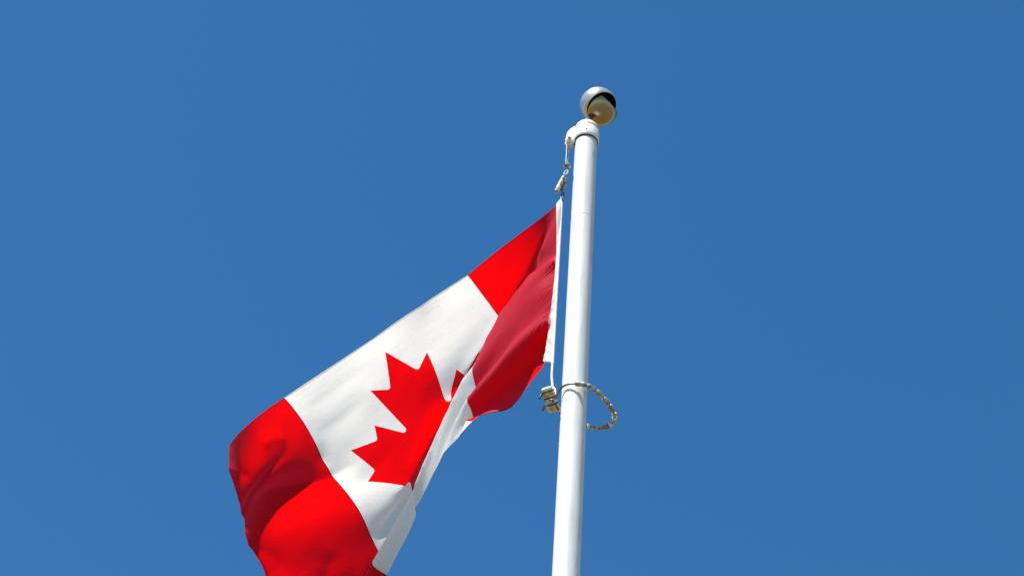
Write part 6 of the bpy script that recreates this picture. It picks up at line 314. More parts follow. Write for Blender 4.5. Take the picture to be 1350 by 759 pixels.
    5,16,10,2,-3,0,0,1,1,0,-1,-2,0,0,0,3,5,4,1,1,0,1,-1,1,-1,1,-1,0,0,0,0,0,0,0,0,0,-1,0,0,1,1,1,-4,-3,1,4,5,1,-3,-5,-5,-3,0,2,1,2,2,1,0,0,0,0,0,-58,2,2,2,2,2,1,2,2,2,1,15,11,8,-3,-2,1,1,0,0,-3,-3,0,1,2,2,3,4,4,0,1,0,0,0,0,0,0,0,0,0,0,0,0,0,-1,0,0,0,0,0,0,2,-2,-4,1,4,4,2,-1,-5,-6,-3,-1,2,2,2,1,-1,0,0,0,0,0,-58,1,3,2,2,1,3,1,2,1,3,5,16,10,1,-3,0,1,1,-3,-2,-1,1,1,0,1,2,3,3,4,1,1,0,-1,0,-1,1,0,0,0,0,0,0,-1,1,-1,0,0,-1,0,2,0,1,-7,3,3,3,4,-1,-4,-5,-5,-1,0,3,2,0,0,-1,-1,1,0,0,-59,4,1,2,2,2,1,2,1,2,2,1,15,13,5,-2,-1,0,-1,-1,-1,0,0,0,1,2,2,1,1,3,4,1,-1,-1,0,1,-1,0,1,0,0,0,0,0,-1,0,0,-1,1,1,0,2,1,0,-4,0,3,3,2,-4,-6,-4,-2,1,2,1,0,-1,-1,1,0,1,2,-58,2,3,1,2,2,2,2,1,1,1,1,5,20,8,0,-1,-2,0,-1,0,0,-2,2,3,3,1,-1,-1,1,3,2,-1,1,1,-1,1,0,0,0,1,0,-1,1,-1,0,0,0,1,0,1,1,2,-2,-3,0,3,3,1,-2,-5,-5,-2,0,1,2,-1,-1,-1,1,2,2,1,-58,2,2,3,2,2,1,1,1,2,0,1,-1,20,13,4,-2,-5,-2,0,0,0,0,3,7,4,-3,-5,-2,1,-2,2,5,3,0,1,0,1,0,1,-1,0,1,-1,1,-1,-1,1,0,1,1,1,1,-1,-3,0,1,4,2,-1,-5,-5,-3,-1,1,1,-1,-1,0,1,2,3,3,-59,3,2,3,2,2,2,1,1,0,1,0,0,8,21,6,-2,-3,-2,0,0,-1,1,5,7,-1,-7,-6,0,1,2,1,5,3,3,1,1,0,0,0,0,0,1,-1,0,0,0,-1,0,1,1,1,1,1,-5,0,2,2,4,0,-5,-6,-4,-1,1,0,0,-2,1,2,3,4,3,-59,2,4,2,3,1,2,2,0,1,-1,0,0,-1,21,12,-3,0,0,1,-1,-1,1,6,5,-6,-7,-1,0,0,1,3,2,4,3,3,1,1,0,-1,1,1,-1,1,-1,0,-1,0,0,0,2,1,1,1,-5,-2,2,4,3,0,-2,-7,-5,-2,0,0,0,0,1,2,4,2,4,-59,3,2,3,2,3,2,0,2,-1,1,-1,0,0,9,18,5,-2,-1,0,0,-1,0,7,1,-5,0,-1,-2,-2,1,2,3,1,3,4,3,1,0,0,0,-1,1,0,0,-1,0,0,0,0,1,1,2,1,-3,-3,0,3,3,3,-3,-5,-7,-4,0,1,0,-2,2,4,3,4,2,-61,4,4,2,4,2,0,2,0,1,-1,0,-1,-1,0,23,10,0,-1,0,0,0,-1,6,-1,-1,0,0,-5,-3,1,2,2,3,2,1,4,3,-1,1,0,1,0,0,0,0,-1,-1,-1,1,1,1,1,2,-1,-6,0,3,5,2,-1,-6,-6,-5,-3,1,0,1,1,4,5,3,2,-60,3,3,4,2,2,3,0,0,0,1,-1,0,-1,-1,12,18,4,-3,1,1,-1,-1,7,-2,-1,0,0,-1,-4,-1,2,3,3,1,0,0,1,3,1,1,0,0,1,1,0,0,-2,0,0,0,2,1,2,0,-6,-1,1,4,5,0,-5,-8,-6,-3,-1,2,-1,1,5,4,5,5,-60,4,4,3,2,2,1,1,1,0,-1,0,-1,-1,-1,0,25,9,0,-1,1,1,-3,-5,4,4,1,0,0,-3,-2,1,3,3,1,0,-1,0,2,3,1,1,1,0,1,0,-1,0,-1,-1,0,1,2,2,1,-6,-3,2,3,4,2,-3,-6,-7,-5,-2,0,1,0,3,6,6,5,-58,4,3,2,
    3,1,1,1,0,0,0,0,-1,0,-1,-2,14,19,1,0,4,-2,-3,-10,6,7,0,1,1,-1,-3,0,3,1,1,0,-1,0,2,1,3,2,-1,1,-1,3,1,-2,-1,0,-1,0,1,2,2,-2,-5,-2,3,5,4,-3,-6,-4,-6,-5,-1,1,-1,0,6,8,8,-54,2,2,3,1,1,1,0,1,1,0,0,-1,-1,-2,0,-1,27,8,-3,1,0,-1,-6,2,6,2,0,2,0,-3,1,3,0,0,0,0,0,0,1,1,2,2,-1,0,2,4,0,-2,-2,-1,-1,0,2,4,-2,-5,-3,0,5,5,0,-6,-3,-4,-8,-4,2,-3,-3,3,9,14,-47,0,1,0,0,1,0,2,0,0,1,-1,1,-1,0,-3,-2,14,19,-1,-4,2,0,-3,2,6,1,0,3,2,-2,-2,3,1,0,1,-1,-1,-1,0,1,1,2,-1,-1,6,4,1,-1,-1,-2,-2,-1,0,3,2,-6,-6,-2,3,7,4,-7,-7,3,-13,-2,1,-1,-7,-4,6,17,-39,-2,-2,-1,-1,1,0,0,2,0,0,1,-1,0,0,1,2,-2,24,3,-3,-1,0,-2,1,5,2,1,3,0,-1,-1,-1,4,1,-1,0,-1,0,1,0,1,1,2,3,3,2,1,-1,-2,-1,-1,-2,-1,0,5,-10,-9,-3,3,6,7,-3,-16,-17,5,4,4,0,-7,-8,-7,-9,-34,-4,-3,-2,0,-1,1,0,0,1,0,0,1,1,0,0,0,-1,12,14,-1,0,0,-4,0,6,2,1,4,1,-1,-1,-1,1,3,-1,-2,0,0,0,2,2,2,5,6,-2,-1,1,-1,-2,-2,-1,-1,-2,-1,1,2,-10,-9,-4,4,8,4,-11,-15,-4,2,4,4,-4,-11,-12,-13,-32,-3,-3,-2,-2,-1,-1,1,0,1,1,0,1,-1,1,1,-1,-1,1,21,3,2,-1,-5,1,5,1,2,6,-1,0,-2,-1,2,0,0,0,-2,0,2,2,4,2,4,2,-2,-1,2,0,-1,-2,-3,-2,-1,-1,0,4,-3,-11,-9,-2,5,9,-2,-11,-9,-4,3,5,0,-10,-13,-12,-29,-3,-3,-4,-1,-2,0,0,0,0,0,2,-1,1,0,0,0,-2,-1,16,11,1,1,-5,0,2,2,3,2,1,1,0,1,0,1,-1,-1,-1,0,2,1,0,4,1,1,1,1,3,1,-2,-2,-2,-2,-2,-2,0,2,3,-5,-11,-9,-1,7,8,-3,-9,-8,-3,3,3,-4,-11,-12,-29,-2,-3,-2,-3,-1,-1,-1,0,1,0,0,1,1,-1,0,-1,0,-2,4,19,5,1,-4,0,1,0,4,3,2,0,0,1,0,0,1,-2,-1,1,2,1,0,-1,1,1,1,2,3,2,1,-3,-3,-2,-2,-1,-1,0,3,2,-7,-11,-8,1,7,6,-2,-8,-7,-2,2,1,-6,-11,-27,-3,-3,-2,-2,-2,-1,-1,0,0,0,1,0,0,1,-1,0,-1,-1,0,14,11,3,-4,-6,4,2,4,4,2,0,1,0,1,0,0,1,0,0,0,0,-1,1,0,-1,0,0,-2,4,5,-2,-2,-2,-2,-1,-1,0,2,3,0,-7,-10,-6,1,6,4,-2,-7,-5,0,1,-2,-5,-26,-3,-2,-2,-3,-2,-2,0,-1,0,1,-1,1,0,0,0,0,-1,0,-1,5,16,5,0,-11,5,2,6,4,3,-1,1,1,1,0,0,1,2,0,-2,-1,0,-1,-1,1,1,0,0,0,-1,5,-1,-2,-2,-2,-1,-1,-1,2,4,-1,-6,-10,-4,2,5,2,-2,-5,-3,-1,1,-1,-25,-2,-2,-4,-2,-1,-2,-1,-1,-1,0,1,0,0,0,1,-1,0,0,-1,1,11,12,1,-11,2,3,6,7,2,0,-1,2,2,-1,0,2,2,0,-2,-1,-1,-1,0,-1,1,5,-3,-3,0,2,3,0,-2,-3,-1,-1,-2,0,1,4,-1,-5,-8,-5,1,5,2,-3,-3,-2,-1,0,-23,-3,
    -3,-2,-2,-3,-1,-2,0,-1,0,0,0,1,0,-1,0,0,0,1,0,4,14,5,-10,-3,7,3,8,5,0,-1,1,5,-4,1,2,1,0,-1,-1,-2,-1,-1,-1,-2,-5,2,2,1,1,3,3,2,-1,-3,-4,-2,-2,0,2,4,-1,-5,-7,-3,0,3,1,-2,-1,-1,-1,-23,-2,-3,-2,-3,-2,-2,-1,-1,0,0,-1,1,-1,0,1,0,0,-1,1,0,2,9,12,-9,-6,6,-2,14,7,0,-1,-2,-1,3,3,1,2,0,-1,-2,0,-2,-2,-1,-1,-2,0,1,0,0,1,2,3,2,-2,-3,-2,-3,-1,0,2,3,0,-3,-6,-3,0,2,0,-1,-2,-1,-21,-3,-2,-4,-2,-2,-2,-2,-1,0,-1,1,-1,1,0,0,0,0,1,-1,1,1,3,15,-4,-11,7,-10,19,12,0,-1,-2,-4,4,3,2,1,1,0,-1,-1,-1,-2,-1,-1,-2,0,0,1,1,0,1,0,2,1,0,-3,-2,-3,-1,-1,2,3,1,-3,-4,-2,0,0,-1,-2,-2,-19,-4,-3,-2,-3,-3,-2,-1,-1,-1,0,0,0,0,1,-1,1,0,0,1,0,-1,2,9,7,-17,6,-9,18,14,3,-2,-3,-2,2,3,3,2,0,-1,-1,-2,-1,0,-1,-2,0,0,0,1,2,4,-3,0,0,1,0,1,-2,-2,-4,-1,-1,2,2,1,-2,-3,-1,0,-1,-1,-5,-18,-3,-4,-3,-3,-2,-2,-1,-1,-1,0,-1,1,-1,0,1,0,1,0,0,0,1,-1,2,15,-18,3,-6,-4,33,9,-3,-2,-3,0,2,3,2,1,-1,-1,-1,-1,-1,-1,-1,0,-1,0,0,0,0,2,0,1,2,1,0,1,-1,-1,-4,-2,-1,1,3,1,-1,-1,0,2,3,5,-17,-4,-4,-3,-3,-2,-1,-2,-1,0,-1,0,-1,1,0,0,1,0,1,0,0,-1,0,-1,13,-6,-10,3,-25,41,20,-3,-3,-3,-1,2,4,2,0,0,0,-1,-1,-1,-2,0,-2,0,0,-1,-1,-2,2,3,2,2,1,1,0,0,-1,-1,-2,-2,-1,1,2,2,-1,0,1,1,2,-16,-4,-4,-4,-2,-2,-2,-1,-1,-1,-1,0,0,0,0,1,0,1,0,0,1,-1,-1,0,3,9,-21,11,-25,26,34,-2,-4,-4,-2,0,4,5,0,0,-2,0,-1,-1,0,-2,-1,-1,0,-1,0,0,0,1,1,3,4,-1,0,0,1,0,-1,-2,-2,-1,1,1,2,0,0,0,-1,-16,-5,-4,-3,-2,-2,-2,-1,-1,0,0,-1,0,-1,1,0,0,1,1,0,0,0,-1,-2,-1,13,-15,5,-21,15,40,1,-2,-5,-5,0,3,4,3,-2,0,-1,-1,0,-1,-1,0,-1,-1,1,-2,0,1,0,2,0,3,2,0,1,0,0,0,-1,-1,-2,-1,1,0,1,-1,0,0,-18,-4,-3,-3,-2,-1,-1,-1,-1,-2,-1,0,-1,1,-1,1,1,0,1,1,0,-1,-1,-1,-2,5,2,-8,-13,8,35,10,-1,-6,-4,-2,1,1,2,3,0,0,0,-1,-1,-1,0,-1,0,-1,1,-1,0,1,0,2,0,3,2,1,-1,1,0,0,-1,-1,-2,-2,1,-1,1,-1,1,-23,-3,-1,-1,-1,-1,-1,-2,0,-1,-1,-2,0,-1,1,0,1,1,0,1,0,1,-1,-2,-1,0,11,-13,-5,-2,27,19,2,-6,-5,-2,-1,0,3,2,1,-1,0,-1,0,0,-1,0,0,0,-1,0,0,0,1,-1,2,4,2,1,1,0,0,0,-1,-1,-1,-2,-2,-1,-1,0,-1,-31,3,0,0,0,-1,-1,-1,-2,-1,-1,-1,-1,0,-1,1,0,1,1,1,1,0,0,-1,-1,0,4,-1,1,-22,23,30,2,-5,-4,-3,-2,1,1,2,0,1,-1,0,-1,0,-1,0,-1,1,-1,0,0,0,0,2,0,2,5,2,3,2,
    -2,-2,-1,-1,-1,-1,-2,-1,-3,-2,-3,-35,3,2,2,0,-1,0,-1,-1,-2,-2,0,-2,-1,1,-1,1,1,1,1,1,0,0,1,0,-1,0,5,-2,-27,14,46,-13,2,0,-2,-2,0,3,1,1,-1,0,0,0,-1,0,-1,-2,-2,0,0,1,1,1,0,1,0,1,3,-1,-1,2,3,1,1,0,-1,0,-1,-1,-4,-7,-38,3,4,2,0,1,0,-1,-1,-2,-1,-3,0,-1,-1,1,1,0,1,1,0,1,1,0,0,0,2,4,-4,-26,2,44,0,0,1,-1,-1,0,0,2,1,0,0,-1,0,0,-1,-1,0,-2,0,-1,0,1,1,1,0,1,0,1,1,0,2,1,2,1,2,2,0,1,2,4,9,-38,3,2,2,3,1,-1,0,-1,-1,-2,-2,-3,-1,0,0,1,1,1,0,1,1,0,1,1,1,1,3,2,-31,-3,26,25,0,-1,0,-2,-1,0,1,1,1,-1,0,0,0,0,-1,-1,0,-2,0,0,0,1,1,1,0,0,1,3,2,0,0,2,2,1,1,2,2,2,3,2,-39,3,3,2,1,1,2,0,-2,-1,-2,-1,-2,-2,-1,1,1,1,0,1,0,0,1,1,0,1,2,4,8,-28,-18,19,34,3,-1,-1,-1,-2,0,1,2,0,1,0,0,-1,0,0,-1,-2,0,-1,0,0,1,1,1,0,0,0,2,3,3,2,-1,0,1,2,1,1,1,1,0,-40,3,3,3,2,1,0,0,1,-1,-1,-3,-2,-3,0,1,0,1,0,0,0,0,0,1,1,1,2,4,8,-13,-34,12,37,9,-1,-1,-1,-1,-1,0,1,1,0,1,-1,1,-1,-1,0,0,-1,-1,-1,1,2,1,1,-1,0,0,0,1,1,-2,1,3,2,2,1,1,1,0,1,-39,2,3,2,2,2,1,1,-1,0,-2,0,-2,-2,-1,0,0,-1,0,-1,0,1,0,0,1,2,2,3,5,1,-40,2,36,17,-1,-3,0,-1,-1,-1,0,1,1,0,0,0,0,1,0,-1,0,-1,-1,0,1,4,0,-1,-1,0,0,1,1,1,0,0,1,1,2,0,0,1,-1,-40,3,2,3,2,2,1,0,1,-1,1,-1,0,1,-2,-3,-1,-1,-1,0,-1,-1,1,0,1,1,2,4,4,7,-36,-10,29,24,3,-3,-2,0,-2,0,0,1,1,0,1,-1,0,0,0,0,-1,0,-1,-1,1,2,2,-1,0,-1,1,0,2,2,-1,-1,1,1,0,0,1,-1,1,-40,3,2,2,3,2,1,1,0,1,-1,0,1,0,-1,-2,-3,-2,-1,-1,0,0,-1,1,1,1,3,3,4,3,-22,-24,23,30,7,-3,-1,0,-3,-2,1,1,1,1,0,0,0,0,0,1,-1,-1,-1,-1,-3,-2,1,3,2,1,0,1,1,3,1,-2,0,0,1,1,-2,-1,-1,-40,2,3,3,2,2,2,1,0,0,1,0,0,0,-2,-2,-3,-1,-1,-1,-1,0,1,0,1,2,2,3,5,6,2,-43,5,32,12,-1,-3,-1,-2,-1,0,1,1,1,1,0,0,0,0,0,1,-1,-2,-1,-1,-2,-1,3,1,1,1,0,1,1,5,0,-2,0,0,1,0,-2,-5,-41,3,4,2,2,2,2,1,1,0,0,0,0,-1,-1,-2,-1,-3,-1,-1,0,0,0,1,1,1,2,4,4,5,5,-32,-14,30,19,0,-5,-5,2,0,0,1,2,1,0,1,0,0,0,1,0,-1,-1,-2,-1,-1,0,1,1,1,0,1,-1,1,-1,-1,-1,4,3,2,4,4,7,-42,4,2,4,3,2,1,1,1,0,0,0,-1,0,-1,-2,-2,-1,-2,0,0,-1,1,0,1,2,3,1,4,5,2,-14,-31,22,26,5,-5,-4,-1,1,0,1,1,1,1,0,0,0,1,0,1,0,-1,-2,-2,0,1,0,1,1,0,0,0,0,1,3,-2,-1,3,3,2,4,4,-43,4,4,4,3,2,1,1,0,0,0,0,-1,-1,-1,-1,-1,-2,-1,-1,-1,1,0,1,2,1,2,3,2,4,2,
    -4,-27,0,29,10,-3,-3,-2,-1,1,0,1,1,1,1,0,0,1,1,0,1,-1,-2,-1,-1,0,1,1,0,0,0,0,0,2,2,0,-2,1,2,3,1,0,-44,4,5,3,4,2,2,1,0,-1,0,-1,0,-2,-1,-1,-1,-1,-1,-1,0,0,1,1,1,2,1,3,3,1,2,-2,-17,-16,28,15,1,-4,-2,-1,-1,1,1,1,0,0,0,0,-1,0,2,1,0,-1,-1,1,1,1,0,0,1,-2,0,-1,1,3,3,-5,2,3,2,1,-4,-45,6,4,4,3,3,2,0,-1,0,-1,-1,-1,0,-1,-1,-1,-1,0,-1,0,0,0,1,1,2,2,1,3,2,0,-1,-7,-24,16,23,4,-3,-3,-2,-1,1,0,2,1,0,0,0,-1,0,0,1,1,-1,1,1,0,1,1,1,-1,0,-2,0,-2,2,6,2,-4,0,4,7,12,-44,4,5,5,3,3,0,0,0,-1,-1,0,-1,-1,0,-1,-2,0,-1,0,-1,1,0,1,2,1,2,2,1,2,1,-1,-5,-15,-4,27,8,-1,-2,-2,-2,-1,1,1,2,0,0,-1,1,0,0,1,1,-3,2,1,1,1,1,0,0,0,-1,-3,-1,-2,1,9,-11,-2,4,7,9,-44,5,4,3,4,3,2,-1,-1,-1,-1,-1,0,0,-1,-1,0,-1,-1,0,0,0,1,1,1,2,1,2,1,1,0,-1,-4,-9,-13,24,13,2,-3,-2,-1,-2,0,3,1,1,0,0,0,0,0,1,1,1,-3,-1,1,1,2,2,0,-1,-1,0,-3,-3,-4,-4,0,-8,1,4,4,-40,4,2,1,2,2,5,-2,-2,0,0,0,0,-1,-1,0,-1,0,0,-1,0,0,1,1,1,1,3,1,1,0,0,-1,-3,-6,-13,11,19,5,-1,-2,-2,-2,1,2,1,1,0,1,-1,1,1,0,0,2,-4,-2,1,2,2,2,1,1,-1,-2,-1,-3,-2,-4,2,-5,-13,-5,-4,-29,-4,-1,0,-1,0,-2,3,3,1,1,0,0,0,0,-1,0,-1,-1,0,1,0,0,1,1,2,1,1,1,1,-1,-2,-2,-5,-9,-7,24,11,2,-2,-1,0,0,0,1,1,1,-1,1,0,1,1,0,0,-1,-3,-1,2,2,2,2,0,1,-1,-1,-1,-3,-2,1,2,-8,-12,-5,-26,-3,-3,-2,-2,-2,-1,3,2,2,1,1,0,0,0,0,-1,0,0,-1,0,0,1,1,1,1,1,2,1,-1,0,-1,-4,-4,-6,-9,14,17,5,-1,-1,0,1,0,1,0,0,1,0,1,0,1,0,0,-1,-2,-2,1,3,2,2,1,-1,1,-1,0,0,-2,0,0,2,-9,-13,-24,-4,-4,-3,-2,-2,0,2,2,2,1,1,1,0,-1,0,0,0,-1,1,0,0,1,0,1,1,1,1,0,1,-1,-2,-2,-4,-6,-8,5,19,10,1,-1,-1,0,1,1,1,0,0,0,0,1,0,1,0,-1,-2,-1,0,1,3,2,1,1,-1,0,0,0,1,0,0,-1,0,-5,-23,-4,-4,-3,-3,-1,0,0,2,2,2,1,0,0,1,0,-1,0,0,0,-1,1,0,1,1,1,1,0,1,-1,0,-1,-3,-4,-4,-5,-3,15,15,5,-2,-1,-1,1,1,1,1,0,0,0,1,0,1,1,-1,-2,-1,-1,1,2,2,1,0,0,1,0,1,0,1,1,0,0,-3,-24,-3,-2,-4,-2,-2,0,0,1,2,1,1,1,1,-1,0,1,-1,0,-1,1,0,0,1,0,1,0,1,0,0,-1,-1,-2,-2,-5,-4,-4,6,18,11,-1,-2,-1,0,2,1,0,0,0,1,0,1,1,0,0,-1,-2,-1,0,1,2,2,1,0,-1,1,1,2,1,1,2,3,5,-23,-3,-4,-2,-2,-1,-1,0,1,0,1,2,0,1,1,0,-1,0,-1,1,-1,1,0,1,1,0,0,0,0,0,0,-2,-1,-3,-2,-5,-3,-1,14,18,2,-3,-2,-1,2,3,1,0,0,-1,1,1,0,1,0,-1,-2,-1,0,2,1,
    2,0,1,0,0,0,2,1,2,1,1,0,-23,-3,-2,-3,-2,-1,-2,1,0,1,1,0,2,0,1,-1,0,0,0,-1,1,-1,1,0,0,1,1,0,0,-1,-1,0,-2,-2,-3,-2,-3,-2,4,24,3,0,-4,0,2,2,1,0,0,1,0,1,1,0,0,-1,-1,-1,0,0,2,1,1,0,0,0,1,1,1,1,1,-1,1,-24,-2,-2,-1,-2,-2,-1,-1,0,0,1,2,1,1,-1,1,0,-1,0,0,-1,1,0,0,1,0,1,0,-1,-1,-1,-1,0,-1,-2,-3,-2,0,1,8,17,1,-3,-2,1,3,2,0,0,0,0,1,1,1,0,-1,-1,-2,0,0,2,1,2,0,0,0,1,0,1,1,1,1,-1,-24,-2,-1,-2,-2,-1,-1,0,-1,1,0,1,0,1,1,-1,0,-1,0,0,0,0,0,1,0,1,0,0,0,-1,-1,0,0,-2,-2,-2,-1,-2,1,1,17,9,-3,-4,2,2,2,1,0,-1,1,1,1,1,0,0,-1,-1,-2,1,0,2,1,1,0,0,0,1,1,1,1,2,2,-24,-1,-2,-2,-1,-1,-1,-1,0,-1,1,0,2,1,0,0,-1,0,-1,0,0,0,0,0,1,0,0,1,1,1,0,-2,-3,-1,-2,-1,-2,-1,-1,-2,14,13,2,-5,-2,4,3,0,0,1,0,1,1,1,1,-1,-2,-1,0,0,1,1,2,0,1,-1,-1,1,2,1,2,1,2,-24,-1,-2,-1,-1,-1,-1,-1,-1,0,0,0,1,1,0,-1,0,0,0,-1,1,-1,1,0,0,1,1,1,0,1,-1,-1,-1,-3,-1,-2,-2,-1,-2,-1,6,15,8,-4,-2,2,3,2,-1,-1,1,1,2,1,0,0,-1,-1,-1,-1,1,2,1,1,0,0,0,0,1,2,1,2,2,-23,-2,-1,-1,-1,-2,0,-2,0,0,-1,0,-1,0,1,0,0,0,1,0,-1,0,0,0,1,0,1,0,1,1,0,-1,-2,-2,-1,-2,-1,-2,-2,0,1,12,14,-1,-6,3,4,1,0,0,0,1,1,2,1,-1,0,-2,-1,0,1,1,1,1,0,0,0,0,1,1,3,2,2,-24,-1,-1,0,-2,0,-2,0,-1,-1,-1,-1,0,-1,-1,2,1,0,0,0,0,0,0,0,0,1,0,2,0,0,0,-1,-2,0,-2,-1,-2,-2,-1,-2,1,5,15,8,-8,3,2,3,0,-2,1,1,2,1,1,1,-2,-1,-1,0,0,1,2,1,0,0,0,0,1,2,2,3,3,-24,0,-1,-2,0,-1,-1,-1,-1,-1,0,-1,-2,-1,1,0,1,1,0,0,0,0,-1,1,0,1,1,-1,1,0,0,-1,0,-2,-1,-2,-1,-1,-2,-1,-1,2,10,15,-4,1,3,0,1,0,-2,2,3,2,1,-1,0,-2,-1,0,1,1,0,2,1,-1,-1,0,2,2,3,2,3,-23,-2,0,0,-1,-2,0,-1,-1,-1,-2,-1,0,-1,0,1,0,0,1,0,0,0,0,-1,1,0,1,1,0,-1,0,0,-1,-1,-1,0,-2,-2,-1,-2,-1,-1,6,16,3,0,4,-1,1,-2,0,1,2,3,1,1,-1,-1,-1,-1,0,1,2,0,1,0,0,0,1,2,2,4,2,-23,0,-1,-2,0,-1,-1,-1,-1,-1,-1,0,-2,0,-1,0,0,1,0,1,0,0,0,0,0,1,-1,0,1,0,-1,0,0,0,-2,-1,-1,0,-1,-2,-1,-2,-1,9,18,-6,9,-4,2,1,-3,0,4,2,3,0,-1,-1,-1,-1,0,1,2,1,0,0,0,0,1,2,2,1,5,-23,-1,-1,0,-1,0,-1,-1,-1,-1,-1,-2,0,0,-1,0,0,0,0,0,1,0,0,0,0,0,1,0,-1,0,1,-1,0,-1,1,-1,-1,-1,-1,0,-2,-1,-3,-2,15,-2,14,0,2,2,-3,0,1,4,2,1,0,-2,-2,0,1,1,0,2,0,0,0,1,0,1,1,2,0,-23,0,-1,0,-2,0,-1,-1,-1,-1,0,-1,-1,-1,0,-1,0,0,0,1,-1,
    1,0,1,-1,0,-1,0,1,0,0,0,0,0,-1,0,1,0,0,0,1,1,2,5,13,-18,6,6,-1,6,-2,-4,2,3,3,2,-1,-1,-1,-1,-1,1,2,0,1,0,0,0,1,1,1,1,0,-22,-1,0,-2,0,-1,-1,0,-1,-1,-1,0,-1,-1,0,-1,0,0,0,-1,1,0,0,0,1,-2,1,0,-1,1,-1,1,0,0,1,0,0,0,2,1,2,4,5,7,7,0,-23,10,-2,6,0,-3,-1,4,3,1,0,-1,-2,-1,0,1,1,1,1,0,0,0,2,0,1,1,0,-22,-1,-1,0,0,-1,-1,-1,0,-1,-1,-1,-1,0,-1,0,-1,0,-1,0,0,0,1,0,0,0,-1,0,1,-1,1,0,0,1,0,0,1,1,1,2,3,3,3,2,-1,17,-23,5,-2,6,3,-5,-1,2,4,3,0,-2,-1,-1,0,0,1,2,0,0,0,1,0,2,0,0,2,-22,0,-1,0,-2,0,0,-1,-1,0,-1,-1,0,-2,0,-1,0,-1,0,0,0,0,0,-1,0,0,0,0,0,1,0,0,1,0,0,1,0,2,1,2,2,2,3,0,-1,13,-9,-4,1,4,3,-4,-2,3,3,3,1,-1,-2,-2,0,1,1,1,0,1,0,0,1,1,1,2,0,-22,-1,0,-1,1,-2,0,0,-1,-1,0,-1,-1,0,-1,-1,-1,0,-1,0,-1,0,-1,1,-1,0,0,0,0,1,1,1,-1,1,0,0,1,0,2,3,2,2,1,-1,-2,2,10,-9,7,-4,5,-2,-3,1,4,4,1,-1,-2,-1,-1,0,2,1,1,0,-1,1,1,1,2,1,2,-21,-1,0,-1,-1,1,-1,-1,0,-1,-1,0,-1,-1,-1,0,-1,-1,0,-1,-1,-1,0,-1,0,0,0,1,1,0,1,0,1,0,0,0,0,2,1,2,3,2,1,-1,-2,-2,9,4,6,-14,4,0,-3,1,5,4,2,0,-3,-2,0,0,1,1,1,0,1,0,1,2,2,1,2,-22,0,0,0,-1,-1,0,0,0,-1,0,-2,0,-1,-1,-1,-1,-1,-1,-1,0,0,-1,-1,0,-1,1,0,1,2,0,1,0,0,0,0,0,0,3,2,3,2,0,0,-2,2,5,5,2,-7,-2,2,-5,1,5,4,3,0,-1,-2,-2,1,1,2,1,0,-1,1,1,2,2,3,1,-22,0,-1,0,1,0,0,-1,-1,0,-1,0,-2,-1,-1,-1,0,-2,0,-1,-1,-1,0,-1,-1,0,0,1,1,1,2,1,0,0,-1,-1,0,1,1,4,2,3,0,0,0,1,4,4,-1,1,-8,4,-6,0,4,6,4,1,-2,-3,-1,0,1,2,1,0,1,-1,3,2,2,2,4,-22,0,0,0,0,0,-1,1,-1,0,-1,-1,0,-1,-1,-2,-2,0,-2,0,-1,-1,-1,0,-1,-1,0,2,2,1,1,1,1,0,-1,-1,-2,0,3,4,4,1,1,-1,0,2,2,1,1,4,-6,0,-4,-4,5,6,5,2,-2,-2,-2,0,1,1,2,0,0,1,2,2,3,4,2,-22,0,1,0,0,-1,1,-1,0,0,-1,-1,-1,-1,-2,0,-1,-2,-1,-2,0,-1,-1,0,-1,0,0,2,2,1,1,1,1,0,0,-1,-3,-2,5,4,3,1,0,1,0,0,2,1,0,4,1,-4,-1,-10,2,8,6,3,-1,-3,-2,0,2,1,1,1,0,1,1,4,3,3,4,-22,1,-1,1,0,1,0,0,0,-1,-1,0,-2,-1,-1,-2,-1,-2,-1,-1,-2,-1,0,-1,1,2,1,0,0,1,1,1,1,1,1,0,-1,-5,7,4,1,0,0,-1,1,1,0,0,2,1,3,-2,1,-11,-2,6,8,4,1,-3,-3,-1,1,3,1,1,-1,1,3,3,4,3,5,-23,1,1,1,0,1,0,0,-1,0,0,-2,0,-2,-1,-1,-3,-1,-2,-1,-1,-1,-1,0,1,1,1,0,1,1,1,2,1,1,2,2,5,7,-6,-3,-2,0,-1,0,0,0,1,1,0,2,3,1,0,-6,-11,5,8,6,2,-2,-3,-1,1,2,2,0,0,1,3,
